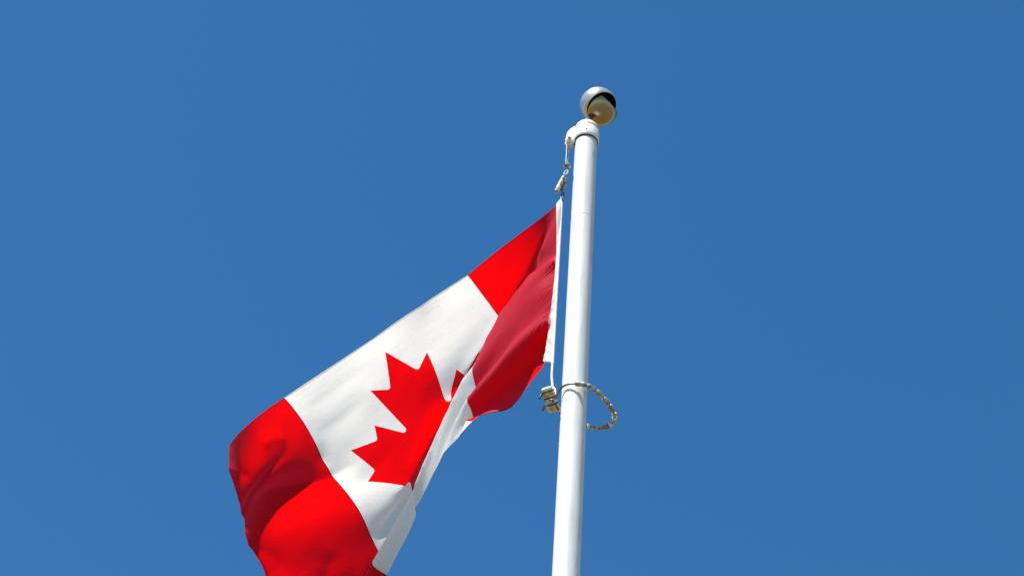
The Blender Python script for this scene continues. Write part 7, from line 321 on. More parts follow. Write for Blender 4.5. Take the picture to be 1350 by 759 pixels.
    3,3,4,2,-23,1,2,0,2,0,0,0,0,-1,-1,0,-2,0,-2,-2,-1,-1,-2,-3,-1,-2,0,0,0,1,2,1,0,2,1,1,2,2,2,4,4,4,-3,-4,-2,-3,0,0,0,0,-1,1,0,2,2,4,1,-1,-12,-3,6,8,4,-2,-3,-2,1,3,2,1,0,1,3,3,4,3,4,-23,2,1,2,0,1,1,0,0,-1,-1,-1,-1,-1,-1,-1,-2,-2,-2,-2,-2,-1,-2,0,0,1,1,1,2,1,2,2,1,3,2,3,4,2,-2,-3,-3,-2,-1,-1,-1,0,1,-1,2,1,2,2,3,2,-7,-10,3,7,7,0,-5,-2,2,2,3,0,1,0,3,4,4,4,4,-23,2,2,2,2,0,0,0,0,-1,0,-1,-1,-2,0,-2,-1,-2,-2,-2,-3,-2,-2,-1,0,1,1,2,2,2,2,1,3,1,3,3,1,1,0,-2,-3,-2,-2,-1,0,-1,0,1,0,2,1,3,3,3,-2,-10,-5,5,8,4,-4,-4,0,4,2,2,-1,2,3,4,5,5,4,-23,3,3,2,1,2,0,-1,0,0,-1,-1,-1,-1,-1,-1,-2,-2,-1,-3,-2,-4,-2,-2,-1,1,3,2,3,1,2,1,1,3,2,2,1,0,0,-2,-2,-2,-1,-2,0,0,-1,1,1,0,2,2,3,4,1,-6,-8,-1,6,8,-3,-6,2,3,3,2,0,0,3,5,5,5,6,-22,4,4,2,2,0,0,0,-1,-1,-1,0,0,-1,-2,-1,0,-2,-2,-2,-4,-3,-4,-4,0,1,3,4,1,3,0,2,2,0,3,0,2,0,-1,-1,-2,-1,-2,0,-2,-1,1,-1,1,2,2,2,2,3,1,-2,-7,-4,1,7,5,-9,1,3,4,1,0,1,4,5,6,6,6,-20,7,3,2,0,0,0,-1,0,-1,0,-1,0,-1,0,-1,-2,0,-2,-2,-2,-4,-5,-6,-2,4,3,3,2,0,1,1,1,2,0,2,0,1,-1,-1,-1,-2,-1,-2,-1,0,0,1,0,1,1,2,3,1,2,-1,-3,-5,-3,3,9,-6,-1,3,3,3,-1,0,5,6,6,7,7,-11,4,3,0,0,-1,-1,0,-1,0,0,-1,-1,1,-1,-1,0,-2,-1,-1,-3,-2,-5,-6,-5,6,3,0,0,0,1,1,0,2,1,1,1,-1,0,-1,-1,-1,-2,-1,0,-1,-1,1,1,1,2,1,2,2,1,0,-2,-3,-3,-2,2,4,-5,2,5,3,0,0,4,7,7,8,8,7,-4,-3,-1,-2,0,-1,-1,0,0,-1,1,0,-1,-1,1,-2,0,-1,-1,-1,0,1,2,1,-9,-4,-3,-2,0,0,0,1,1,1,0,1,0,0,-1,-1,-1,-1,-1,-1,0,0,0,0,2,1,2,2,1,1,1,0,0,0,2,5,16,-29,-6,6,5,1,-1,5,7,8,9,9,18,-8,-5,-3,-2,-2,-1,0,-1,1,0,0,-1,1,0,-1,1,-1,-1,-1,1,-1,2,4,-1,-7,-8,-5,-2,-2,-1,1,1,0,1,1,0,1,-1,0,-1,-1,-2,0,-1,0,0,0,1,1,1,2,1,2,1,0,1,0,1,2,3,3,-3,-23,5,9,1,0,5,7,9,9,11,21,-7,-5,-5,-2,-2,0,-1,0,-1,0,0,1,0,1,-1,0,0,-1,0,0,1,1,0,-2,-5,-7,-5,-4,-2,0,-1,0,1,1,1,0,0,0,0,-1,-1,0,-2,0,-1,0,1,1,0,2,1,1,1,2,1,0,1,1,0,1,-1,8,-17,-12,15,4,-1,5,6,8,10,10,21,-5,-5,-4,-3,-2,-2,0,0,0,1,0,0,0,0,1,-1,0,0,0,0,0,0,-1,-3,-5,-5,-5,-4,-3,-2,0,1,1,1,0,1,0,0,-1,-1,-1,-1,0,-1,0,1,0,1,1,1,1,1,2,0,1,1,0,1,0,-1,-1,5,-1,-25,14,8,-3,6,7,7,8,10,22,-5,-5,-4,-3,-2,-1,-1,0,0,0,0,1,0,1,0,0,-1,1,0,-1,0,-2,-2,-3,-4,
    -4,-5,-4,-2,-2,0,0,0,0,2,0,0,-1,0,0,-1,0,-1,-1,1,-1,0,1,1,1,2,1,0,2,0,1,2,0,0,0,-1,0,7,-13,-5,11,-3,6,7,5,4,2,20,-4,-4,-3,-3,-2,-1,-1,-1,1,0,1,0,1,-1,0,1,0,-1,0,-1,-1,-1,-4,-3,-3,-4,-3,-4,-3,-1,-2,0,0,1,0,1,0,0,0,-1,0,-2,0,0,-1,1,1,0,1,1,1,1,1,1,1,1,0,1,0,1,2,3,4,5,-26,9,-4,9,5,5,2,0,20,-6,-3,-3,-2,-1,-2,0,0,-1,1,0,1,-1,1,1,-1,0,0,-2,0,-2,-3,-2,-3,-4,-3,-4,-2,-3,-2,-1,0,0,1,0,0,0,1,-2,0,-1,0,0,0,0,0,0,1,1,1,0,1,2,0,2,1,0,0,2,0,1,3,5,5,-21,1,-3,9,7,2,2,2,11,0,-2,-2,-1,-2,-1,0,-1,1,-1,1,0,1,0,-1,1,0,-1,-1,-2,-1,-2,-3,-3,-3,-3,-3,-3,-2,-2,-1,-1,0,0,0,0,1,-1,0,0,-1,0,-1,0,0,0,0,1,1,1,1,1,1,1,1,1,1,0,0,1,1,2,3,5,-6,-13,-2,10,5,4,3,1,9,0,-2,0,-2,-1,0,-1,0,-1,1,0,0,0,0,1,-1,-1,0,-1,-2,-2,-2,-3,-3,-2,-3,-3,-3,-2,-1,-2,0,-1,0,1,0,-1,0,1,-1,0,-1,-1,0,0,0,1,1,0,1,1,2,0,2,1,0,1,1,0,-1,1,1,1,3,5,-20,7,3,5,4,2,3,10,-2,-1,-1,-1,-1,-1,-1,0,0,0,0,1,0,0,0,-1,0,-2,-1,-1,-3,-2,-1,-3,-3,-2,-2,-2,-3,-2,-1,-2,1,-1,0,0,0,0,-1,-1,0,0,0,-1,1,0,1,0,1,1,1,1,1,1,0,1,1,0,0,1,-1,-1,1,1,5,-3,-1,-3,6,4,3,3,9,-1,-1,-2,-1,0,-1,-1,0,0,0,0,0,1,-1,-1,0,-1,-1,-1,-2,-1,-3,-2,-2,-2,-2,-3,-2,-2,-2,-1,-1,-1,0,-1,0,0,0,-1,0,-1,0,0,0,-1,1,0,1,1,1,1,1,2,0,2,0,0,0,0,0,0,-1,-2,2,4,4,-6,-2,7,5,3,1,10,-1,-2,-1,-2,-2,0,0,-1,0,1,0,-1,0,1,-1,-1,-1,-1,-2,-1,-2,-1,-2,-2,-2,-3,-1,-3,-1,-3,-1,-1,-2,0,0,-1,0,-1,0,0,0,-1,0,0,0,0,1,0,1,1,2,0,1,2,0,1,0,0,0,-2,-1,0,-1,-1,2,7,1,4,2,2,1,1,11,-3,-1,-2,-1,-1,-2,-1,1,0,-1,0,1,-1,0,0,-1,-1,-1,-1,-2,-2,-1,-2,-2,-2,-1,-3,-2,-2,-1,-3,-1,0,-2,-1,1,-1,0,0,-1,0,-1,0,0,0,1,0,1,1,0,1,2,1,0,1,0,0,0,-1,0,-1,-2,0,0,0,4,22,1,-5,0,-2,-1,12,-3,-2,-3,-1,-2,-1,0,-1,0,0,1,-1,1,-1,-1,0,-1,-1,-2,-1,-1,-2,-2,-1,-1,-3,-2,-1,-3,-2,-1,-2,-1,-1,0,-2,0,0,-1,0,-1,0,0,0,1,-1,1,1,0,2,1,1,0,2,-1,1,-1,0,-1,-1,0,0,0,1,5,11,25,-4,-8,-6,-3,-4,11,-2,-3,-2,-2,-2,0,-1,-1,0,0,0,1,-1,0,0,-1,-1,-2,0,-2,-1,-2,-1,-1,-2,-2,-1,-3,-2,-1,-2,-2,-2,0,-2,0,0,-1,-1,0,0,0,-1,0,0,1,0,1,1,1,1,0,2,-1,2,-1,0,-2,0,0,-1,2,2,5,9,15,18,-4,-8,-8,-7,-6,12,-3,-3,-2,-3,-1,-2,-1,0,0,0,0,0,0,0,0,-1,-1,-1,-1,-1,-2,0,-1,-2,-2,-1,-3,-2,-1,-3,
    -2,-1,-2,-1,-1,-1,-1,-1,1,-1,-1,0,0,0,0,0,1,0,2,1,0,2,0,1,-1,0,-1,0,0,0,2,2,5,8,12,15,11,-3,-9,-10,-8,-8,13,-3,-3,-3,-2,-3,-1,-1,-1,0,0,0,0,0,0,-1,0,-1,0,-2,0,-1,-2,-1,-2,-1,-2,-1,-2,-3,-2,-2,-2,-1,-2,-1,-1,-1,0,-1,-1,0,0,0,0,0,1,0,1,1,0,2,0,1,0,-1,0,0,0,0,1,3,4,9,11,12,13,6,-5,-9,-10,-9,-9,14,-4,-3,-3,-3,-2,-2,-1,0,-1,0,0,0,0,0,0,-1,0,-1,-1,-1,-1,-1,-1,-1,-2,-1,-3,-2,-1,-3,-2,-2,-2,-1,-1,-1,-1,-2,-1,1,-1,-1,0,1,0,0,1,1,0,2,0,1,0,0,0,0,0,0,1,3,4,8,9,11,13,9,3,-5,-8,-11,-10,-9,15,-3,-4,-4,-3,-1,-3,-1,-2,0,0,0,0,0,0,-1,0,0,-1,0,-2,0,-1,-2,0,-1,-3,-1,-2,-3,-2,-2,-2,-2,-2,-2,-1,-1,0,-1,-1,0,0,0,-1,1,1,0,1,1,0,1,1,0,0,0,-1,1,2,2,4,7,8,10,11,9,6,1,-5,-8,-9,-10,-10,16,-4,-3,-3,-3,-3,-2,-2,-1,-1,-1,0,0,0,-1,1,0,-1,-1,0,0,-2,0,-1,-1,-2,-1,-2,-2,-2,-3,-2,-3,-2,-2,-1,-1,-2,-1,0,-1,-1,0,0,1,0,0,1,1,0,1,1,0,0,0,1,1,1,2,4,5,7,9,10,9,7,3,-1,-3,-7,-8,-10,-11,16,-3,-3,-3,-2,-3,-3,-2,-2,-2,0,-1,0,0,0,0,-1,0,0,-1,0,0,-1,-1,-2,0,-2,-1,-3,-3,-1,-4,-1,-3,-2,-2,-2,0,-2,-1,-1,1,-1,0,0,1,0,1,0,1,1,0,1,0,1,1,1,2,3,5,7,8,9,8,6,3,0,-1,-5,-4,-5,-5,-3,18,-3,-3,-2,-3,-3,-3,-3,-2,-2,-2,0,-1,0,0,-1,1,-1,1,-1,-1,0,-1,0,-1,-2,0,-3,-1,-3,-3,-2,-3,-2,-2,-2,-2,-2,-1,-1,0,-1,1,-1,0,0,1,1,0,1,1,1,0,1,0,1,3,3,4,6,7,8,7,6,4,0,-1,-3,-4,-5,-4,-3,-2,19,-1,-3,-3,-3,-3,-2,-4,-3,-2,-2,-2,-1,0,0,0,0,0,-1,0,0,-1,0,-1,0,-1,-2,-1,-3,-1,-3,-3,-3,-2,-3,-2,-2,-2,-1,-1,-1,0,-1,1,1,0,0,0,1,1,0,1,0,2,2,2,2,4,6,6,6,6,6,3,1,-1,-2,-5,-3,-3,-2,0,-1,19,-1,-1,-3,-3,-3,-3,-3,-3,-3,-2,-2,-1,-2,0,0,-1,1,0,0,0,0,-1,0,-1,-1,-2,-1,-2,-3,-2,-3,-3,-3,-3,-2,-2,-2,-1,-1,0,-1,0,0,0,0,1,0,1,1,0,1,2,1,2,3,4,4,5,6,6,4,3,1,-1,-3,-4,-2,-3,0,0,1,2,20,-2,-2,-1,-2,-3,-4,-2,-4,-3,-3,-2,-2,0,-2,0,1,-1,0,0,0,0,0,-1,-1,-1,0,-2,-2,-2,-3,-3,-3,-3,-3,-3,-2,-1,-1,-2,-1,0,0,0,0,0,1,0,1,0,2,0,2,2,2,4,4,5,5,4,4,3,0,-1,-3,-2,-2,-2,-1,1,3,3,2,21,-2,-1,-2,-2,-3,-2,-4,-3,-3,-3,-3,-2,-2,0,-1,-1,1,0,0,-1,0,0,0,-1,0,-1,-2,-1,-3,-3,-3,-3,-3,-3,-3,-2,-3,-1,0,-1,-1,0,0,0,1,-1,1,0,1,1,2,1,3,3,3,5,4,5,3,2,0,-1,-2,-3,-2,-2,0,2,2,4,4,4,21,-1,-2,-1,-3,-1,-3,-3,-3,-3,
    -4,-3,-2,-2,-2,-1,0,-1,0,1,0,0,0,-1,1,-1,-2,-1,-2,-1,-3,-3,-4,-4,-3,-2,-4,-1,-2,-1,-1,0,0,0,0,0,1,0,1,1,1,1,3,2,4,3,4,4,2,2,1,-1,-3,-3,-2,-2,0,2,4,4,5,3,4,22,-2,-1,-2,-1,-2,-2,-3,-3,-4,-3,-3,-3,-3,-1,-1,-1,0,0,-1,1,0,-1,1,-1,-1,0,-1,-2,-3,-2,-3,-3,-4,-4,-4,-2,-2,-1,-1,-1,0,0,0,0,-1,0,1,0,1,1,3,2,2,4,3,3,2,2,1,-2,-2,-2,-2,-1,-1,2,3,3,6,4,5,4,22,-1,-2,0,-2,-2,-2,-2,-3,-3,-4,-3,-4,-2,-3,-2,-1,0,0,0,0,0,1,-1,0,0,-1,-1,-1,-2,-4,-3,-4,-3,-4,-3,-3,-2,-2,-1,0,-1,0,0,-1,1,0,0,1,1,2,1,2,3,2,3,1,3,-1,-1,-1,-2,-2,-2,-1,2,2,3,5,4,4,4,4,22,-1,0,-2,0,-2,-2,-3,-2,-4,-2,-5,-3,-4,-2,-2,-1,-2,0,1,0,1,0,0,-1,0,-1,-1,-2,-2,-2,-3,-4,-5,-3,-4,-3,-3,-1,-1,0,0,0,-1,1,-1,0,0,0,2,1,3,1,3,1,2,1,-1,1,-2,-2,-2,-3,-1,1,1,2,3,3,3,4,4,2,23,0,-1,-1,-1,-1,-3,-1,-4,-2,-4,-4,-3,-3,-4,-2,-3,0,-1,1,0,0,1,0,1,-1,-1,-1,-1,-3,-2,-4,-4,-4,-5,-4,-3,-2,-1,0,0,0,-1,0,-1,0,-1,0,1,1,2,1,3,0,2,0,0,0,-2,-1,-2,-3,-1,-1,0,1,1,1,1,1,1,1,2,23,0,0,-1,-2,-1,-1,-3,-2,-3,-4,-2,-5,-4,-3,-3,-2,-1,0,-1,1,1,0,2,-1,0,0,-1,-2,-2,-4,-4,-4,-4,-5,-5,-3,-1,-1,0,-1,0,0,0,0,-1,-1,-1,1,1,2,2,0,1,0,0,-1,-1,-1,-2,-2,-2,-2,-1,-1,-1,-1,-2,-2,-2,-2,-1,0,26,-2,-1,-1,-1,-2,-1,-2,-2,-3,-3,-4,-3,-3,-4,-3,-3,-2,-1,0,1,1,1,1,1,1,-1,-2,-2,-2,-4,-4,-5,-4,-5,-5,-5,-1,0,0,1,0,1,0,-2,-1,-2,0,0,2,2,0,1,0,0,-1,-1,-2,-2,-1,-3,-2,-2,-3,-2,-2,-4,-3,-5,-6,-5,-4,-2,27,-1,-1,-2,-1,-1,-3,-1,-2,-3,-3,-3,-4,-4,-3,-4,-2,-3,-2,0,1,1,3,2,2,0,0,-1,-2,-4,-4,-6,-4,-6,-5,-6,-4,0,1,0,1,1,-1,0,0,-2,-2,-3,3,2,1,0,0,-1,-1,-1,-1,-2,-1,-3,-2,-3,-4,-2,-3,-4,-5,-7,-6,-6,-6,-5,-4,29,-1,-3,-1,-2,-2,-1,-2,-2,-2,-3,-3,-4,-4,-4,-3,-3,-3,-1,-1,0,3,2,2,4,2,1,-2,-4,-4,-5,-6,-7,-4,-5,-7,-7,2,2,1,1,1,1,1,-1,-1,-3,-3,2,2,0,0,-1,-1,-2,-1,-2,0,-3,-1,-2,-4,-5,-3,-3,-6,-6,-6,-7,-7,-6,-6,-3,31,-2,-2,-2,-3,-2,-1,-2,-2,-2,-2,-4,-3,-4,-4,-3,-4,-2,-3,-1,2,1,3,4,3,5,3,-5,-4,-5,-5,-7,-11,-2,-3,-6,-14,6,1,1,1,2,2,0,1,0,1,-2,1,-2,-2,-2,-1,-1,-1,-1,-1,-2,0,-3,-2,-2,-7,-4,-3,-5,-7,-7,-7,-6,-6,-5,-4,
)
e = np.array(DATA, dtype=np.int64).reshape(3, NS, NT)
e = np.cumsum(e, axis=2); e = np.cumsum(e, axis=1)
GRID = e.transpose(1, 2, 0)/10000.+np.array([0, 0, 8.])
GS = np.gradient(GRID, axis=0); GT = np.gradient(GRID, axis=1); GST = np.gradient(GS, axis=1)
LS, LT = 1.8, .9
def base_pos(s, t):
    u = np.clip(s/LS*(NS-1), 0, NS-1-1e-9); w = np.clip(t/LT*(NT-1), 0, NT-1-1e-9)
    i = u.astype(int); j = w.astype(int); a = (u-i)[:, None]; b = (w-j)[:, None]
    def h(x): return (1+2*x)*(1-x)**2, x*(1-x)**2, x*x*(3-2*x), x*x*(x-1)
    A = h(a); B = h(b); o = 0
    for di, (k0, k1) in enumerate(((A[0], A[1]), (A[2], A[3]))):
        for dj, (l0, l1) in enumerate(((B[0], B[1]), (B[2], B[3]))):
            I, J = i+di, j+dj
            o = o+k0*l0*GRID[I, J]+k1*l0*GS[I, J]+k0*l1*GT[I, J]+k1*l1*GST[I, J]
    return o
def seg(s, t, p, q):
    "distance across and position along the line p-q in cloth coordinates"
    dx, dy = q[0]-p[0], q[1]-p[1]; L = math.hypot(dx, dy)
    al = ((s-p[0])*dx+(t-p[1])*dy)/L**2; ac = ((s-p[0])*-dy+(t-p[1])*dx)/L
    return ac, al
def sm(x, a, b):
    x = np.clip((x-a)/(b-a), 0, 1); return x*x*(3-2*x)
def relief(s, t):
    d = np.zeros_like(s)
    def ridge(pts, amp, w_up, w_dn, sharp=1.0, a0=0., a1=0.):
        "crest along a polyline; w_up / w_dn: widths on its two sides"
        nonlocal d
        best = np.full(s.shape, 1e9); side = np.zeros_like(s); fade = np.zeros_like(s)
        n = len(pts)-1
        for k in range(n):
            (x0, y0), (x1, y1) = pts[k], pts[k+1]; dx, dy = x1-x0, y1-y0; L2 = dx*dx+dy*dy; L_ = math.sqrt(L2)
            al = ((s-x0)*dx+(t-y0)*dy)/L2; ac = np.clip(al, 0, 1)
            ds = np.hypot(s-x0-ac*dx, t-y0-ac*dy); sg = np.sign((s-x0)*-dy+(t-y0)*dx)
            m = ds < best; best = np.where(m, ds, best); side = np.where(m, sg, side); fade = np.where(m, (k+ac)/n, fade)
        w = np.where(side > 0, w_up, w_dn)
        env = (sm(fade, 0, a0) if a0 else 1.)*(1-sm(fade, 1-a1, 1) if a1 else 1.)
        r = np.sqrt(best**2+(.012*sharp)**2)-.012*sharp
        d = d+amp*env*np.exp(-(r/w)**1.25)
    # fly bar: crease from the fly edge into the white, lit ridge above it, small dents
    ridge([(1.80, .300), (1.68, .305), (1.56, .318), (1.45, .345), (1.36, .365), (1.27, .375), (1.15, .375)], .044, .052, .085, .3, .25, .5)
    ridge([(1.80, .300), (1.72, .25), (1.62, .215), (1.52, .19), (1.45, .17)], .013, .026, .022, .4, 0, .5)
    ridge([(1.80, .10), (1.74, .15), (1.70, .21)], .009, .02, .03, .5, 0, .4)
    ridge([(1.60, .10), (1.52, .11), (1.46, .15)], -.012, .03, .03, .6, .2, .3)
    ridge([(1.80, .46), (1.74, .54), (1.71, .64)], .007, .03, .05, .6, .2, .4)
    ridge([(1.52, .62), (1.60, .72), (1.66, .84)], .010, .03, .06, .6, .3, .0)
    # white square: soft drag lines
    ridge([(1.36, .20), (1.2, .20), (1.02, .17)], .006, .03, .03, 1, .3, .4)
    ridge([(1.36, .10), (1.15, .09), (.9, .075)], .004, .02, .03, 1, .3, .4)
    ridge([(1.30, .47), (1.18, .43), (1.05, .38)], .005, .03, .03, 1, .3, .4)
    ridge([(.44, .18), (.70, .29), (.98, .42), (1.2, .52)], .006, .03, .05, 1, .1, .3)
    # hoist bar: second crease
    ridge([(.0, .55), (.15, .61), (.30, .66), (.44, .70), (.54, .73)], .012, .03, .05, .08, .35, .22)
    # gathers along the header
    gz = sm(t, .02, .25)*np.exp(-s/.050)*sm(s, -.002, .016)
    d = d+gz*(.0022*np.sin((t-.75*s)*2*math.pi/.021+1.3*np.sin(t*31))+.0016*np.sin((t-.55*s)*2*math.pi/.0135+2*np.sin(t*17)))*(.45+1.9*sm(t, .45, .9))
    # fine overall unevenness
    d = d+.0010*np.sin(9.3*s+13.7*t+1.7*np.sin(6.1*t-3.*s))*np.sin(17.1*t-7.9*s+1.1*np.sin(8.3*s))
    d = d+.0005*np.sin(61*t-29*s+2.1*np.sin(11.*s))*np.sin(7.7*s+3.*t)

    return d
def surf(s, t, off=0.):
    s = np.asarray(s, float); t = np.asarray(t, float); h = 1.5e-3
    def nrm(f):
        a = f(np.minimum(s+h, LS), t)-f(np.maximum(s-h, 0), t); b = f(s, np.minimum(t+h, LT))-f(s, np.maximum(t-h, 0))
        n = np.cross(a, b); return n/np.linalg.norm(n, axis=1)[:, None]
    def full(s_, t_):
        hh = 3e-3
        a = base_pos(np.minimum(s_+hh, LS), t_)-base_pos(np.maximum(s_-hh, 0), t_)
        b = base_pos(s_, np.minimum(t_+hh, LT))-base_pos(s_, np.maximum(t_-hh, 0))
        n = np.cross(a, b); n /= np.linalg.norm(n, axis=1)[:, None]
        return base_pos(s_, t_)+n*relief(s_, t_)[:, None]
    P = full(s, t); N = nrm(full)
    return P+N*off, N
FO = np.array(GRID[0, 0])
flag = empty('flag', Vector(FO))
thing(flag, 'red and white flag with a maple leaf, blown left and folded beside the pole', 'flag')
def cloth_mesh(name, st, faces, m, parent, off=0.):
    st = np.array(st); P, N = surf(st[:, 0], st[:, 1], off)
    return link(name, P-FO, faces, m, parent, normals=N, uvs=st)
def panel(name, s0, s1, m, parent):
    a = int(round((s1-s0)/.00625)); b = 144
    ss = np.linspace(s0, s1, a+1); tt = np.linspace(0, LT, b+1)
    st = [(x, y) for x in ss for y in tt]
    f = [(i*(b+1)+j, (i+1)*(b+1)+j, (i+1)*(b+1)+j+1, i*(b+1)+j+1) for i in range(a) for j in range(b)]
    return cloth_mesh(name, st, f, m, parent)
rb1 = panel('red_bar', 0, .45, M['red'], flag)
rb2 = panel('red_bar', 1.35, 1.8, M['red'], flag)
# white square with the eleven-pointed leaf cut into it
half = []
p = [-90, 2030]
def arc_pts(p, q, r):
    (x0, y0), (x1, y1) = p, q; mx, my = (x0+x1)/2, (y0+y1)/2; dx, dy = x1-x0, y1-y0; L = math.hypot(dx, dy)
    hh = math.sqrt(max(r*r-L*L/4, 0)); cx, cy = mx+dy/L*hh, my-dx/L*hh
    a0 = math.atan2(y0-cy, x0-cx); a1_ = math.atan2(y1-cy, x1-cx)
    while a1_-a0 > math.pi: a1_ -= 2*math.pi
    while a1_-a0 < -math.pi: a1_ += 2*math.pi
    return [(cx+r*math.cos(a0+(a1_-a0)*k/6), cy+r*math.sin(a0+(a1_-a0)*k/6)) for k in range(1, 7)]
half.append(tuple(p))
for op in [(45, -863), ('a', 95, -111, -98), (-859, 151), (116, -320), ('a', 65, -20, -73), (-941, -762), (212, -99), ('a', 65, 34, -79), (-186, -572), (542, 115), ('a', 65, 73, -38), (105, -247), (423, 454), ('a', 65, 111, -57), (-204, -1052), (327, 189), ('a', 65, 91, -27), (332, -652)]:
    if op[0] == 'a':
        q = (p[0]+op[2], p[1]+op[3]); half += arc_pts(p, q, op[1])
    else:
        q = (p[0]+op[0], p[1]+op[1]); k = max(1, int(math.hypot(*op)/45))
        half += [(p[0]+op[0]*i/k, p[1]+op[1]*i/k) for i in range(1, k+1)]
    p = q
outl = half+[(-x, y) for x, y in half[::-1][1:]]
U = .9/4800
leaf = [(.9+x*U, .45+y*U) for x, y in outl]
st = []; ga, gb = 144, 144
ss = np.linspace(.45, 1.35, ga+1); tt = np.linspace(0, .9, gb+1)
lf = np.array(leaf)
def near_leaf(x, y): return np.min((lf[:, 0]-x)**2+(lf[:, 1]-y)**2) < .0028**2
pts = [Vector(q) for q in leaf]; nl = len(pts)
for i, x in enumerate(ss):
    for j, y in enumerate(tt):
        if not near_leaf(x, y): pts.append(Vector((x, y)))
edges = [(i, (i+1) % nl) for i in range(nl)]
vo, eo, fo, *_ = delaunay_2d_cdt(pts, edges, [], 0, 1e-7)
def inside(x, y):
    c = False; j = nl-1
    xi, yi = lf[:, 0], lf[:, 1]; xj, yj = np.roll(xi, 1), np.roll(yi, 1)
    k = ((yi > y) != (yj > y)) & (x < (xj-xi)*(y-yi)/(yj-yi+1e-30)+xi)
    return k.sum() % 2 == 1
vo = np.array([(q[0], q[1]) for q in vo])
fin_, fout = [], []
for q in fo:
    q = list(q); a = vo[q]
    ar = .5*((a[1][0]-a[0][0])*(a[2][1]-a[0][1])-(a[1][1]-a[0][1])*(a[2][0]-a[0][0]))
    if abs(ar) < 1e-10: continue
    if ar < 0: q = q[::-1]
    c = a.mean(0); (fin_ if inside(*c) else fout).append(tuple(q))
def sub(name, faces, m, parent):
    ids = sorted({i for q in faces for i in q}); mp = {i: k for k, i in enumerate(ids)}
    return cloth_mesh(name, vo[ids], [tuple(mp[i] for i in q) for q in faces], m, parent)
wp = sub('white_panel', fout, M['white'], flag)
sub('maple_leaf', fin_, M['red'], wp)
# stitched hems and seams: folded double cloth on both faces
def strip(path, wdir, width, name, m, parent):
    "path: list of (s, t); wdir: inward direction in the cloth"
    for o in (.0011, -.0011):
        pass
    v = []; nn = []; uv = []; f = []
    path = np.array(path); k = 4
    for side in (1,):
        base = len(uv)
        for i in range(k+1):
            q = path+np.array(wdir)*width*i/k
            P, N = surf(q[:, 0], q[:, 1], 0)
            h = .0009*side*(1 if 0 < i < k else .15)
            v += list(P+N*h-FO); nn += list(N); uv += [tuple(z) for z in q]
        n = len(path)
        for i in range(k):
            for j in range(n-1):
                f.append((base+i*n+j, base+i*n+j+1, base+(i+1)*n+j+1, base+(i+1)*n+j))
    return link(name, v, f, m, parent, normals=nn, uvs=uv)
def run(a, b, n=150): return [(a[0]+(b[0]-a[0])*i/n, a[1]+(b[1]-a[1])*i/n) for i in range(n+1)]
for (s0, s1, m, par) in ((0, .45, 'red', rb1), (.45, 1.35, 'white', wp), (1.35, 1.8, 'red', rb2)):
    strip(run((s0, 0), (s1, 0)), (0, 1), .006, 'hem', M[m], par)
    if m == 'red': strip(run((s0, .9), (s1, .9)), (0, -1), .005, 'hem', M[m], par)
strip(run((1.8, 0), (1.8, .9)), (-1, 0), .012, 'hem', M['red'], rb2)
for s_, m in ((.45, 'red'), (1.35, 'red')):
    strip(run((s_, 0), (s_, .9)), ((-1 if s_ < 1 else 1), 0), .003, 'seam', M[m], rb1 if s_ < 1 else rb2)

# header: canvas sleeve between the rope and the cloth
RX = at(740.5, 268, FO[1]); ROPE = Vector((RX.x, FO[1], 0))
zt = at(740.5, 262, FO[1]).z
nb = 150; tv = np.linspace(0, .9, nb+1)
E0, EN = surf(np.zeros(nb+1), tv)
E0 = np.stack([np.polyval(np.polyfit(tv, E0[:, k], 5), tv) for k in range(3)], 1)
zb = at(731, 478, FO[1]).z
v = []; f = []; K = 9
random.seed(4)
for j in range(nb+1):
    r_ = Vector((ROPE.x, ROPE.y, zt+(zb-zt)*tv[j]/.9)); e0 = Vector(E0[j])
    d = (e0-r_); dn = d.normalized(); side = Vector((0, 0, 1)).cross(dn).normalized()
    for sgn in (-1, 1):
        for k in range(K+1):
            x = k/K; prof = .0045*math.sqrt(max(1-((x)/1.0)**1.4, 0))+.0008
            wr = .0032*math.sin(j*.55+2.2*math.sin(j*.13)+x*3)*x*(1.2-x)*(.2+1.3*tv[j]/.9)
            v.append(r_+Vector((0, -.006, 0))*x+d*(x*(1.2-.12*tv[j]/.9))+side*(prof*sgn+wr) if k else r_-dn*.0055+side*(.002*sgn))
    # closed section: two sides
rowlen = 2*(K+1)
for j in range(nb):
    for sgn in (0, 1):
        for k in range(K):
            a = j*rowlen+sgn*(K+1)+k; b = a+rowlen
            f.append((a, a+1, b+1, b) if sgn else (a, b, b+1, a+1))
    a = j*rowlen; b = a+rowlen; f.append((a, b, b+K+1, a+K+1))
uv = [(0, 0)]*len(v)
raw0, _ = surf(np.full(nb+1, .0), tv); n0 = len(v)
for j in range(nb+1):
    r_ = Vector((ROPE.x, ROPE.y, zt+(zb-zt)*tv[j]/.9)); q = Vector(raw0[j]); v += [r_.lerp(Vector(E0[j]), .6)+Vector((0, .002, 0)), q]
for j in range(nb): f.append((n0+2*j, n0+2*j+1, n0+2*j+3, n0+2*j+2))
hd = link('header', [q-Vector(FO) for q in v], f, M['header'], flag, sharp=0, uvs=[(.5+.02*(i % rowlen), .9*(i//rowlen)/nb) for i in range(len(v))])

# ------------------------------------------------------------------ halyard
mb = MB(); rr = .0052
zq = at(729.5, 516, FO[1]).z
tube(mb, [Vector((ROPE.x, ROPE.y, z)) for z in np.linspace(zt+.01, zb-.01, 40)], .0058)
tube(mb, smooth_path([(ROPE.x, ROPE.y, zb), (ROPE.x, ROPE.y, (zb+zq)/2), at(729.2, 514, FO[1])]), .0048)
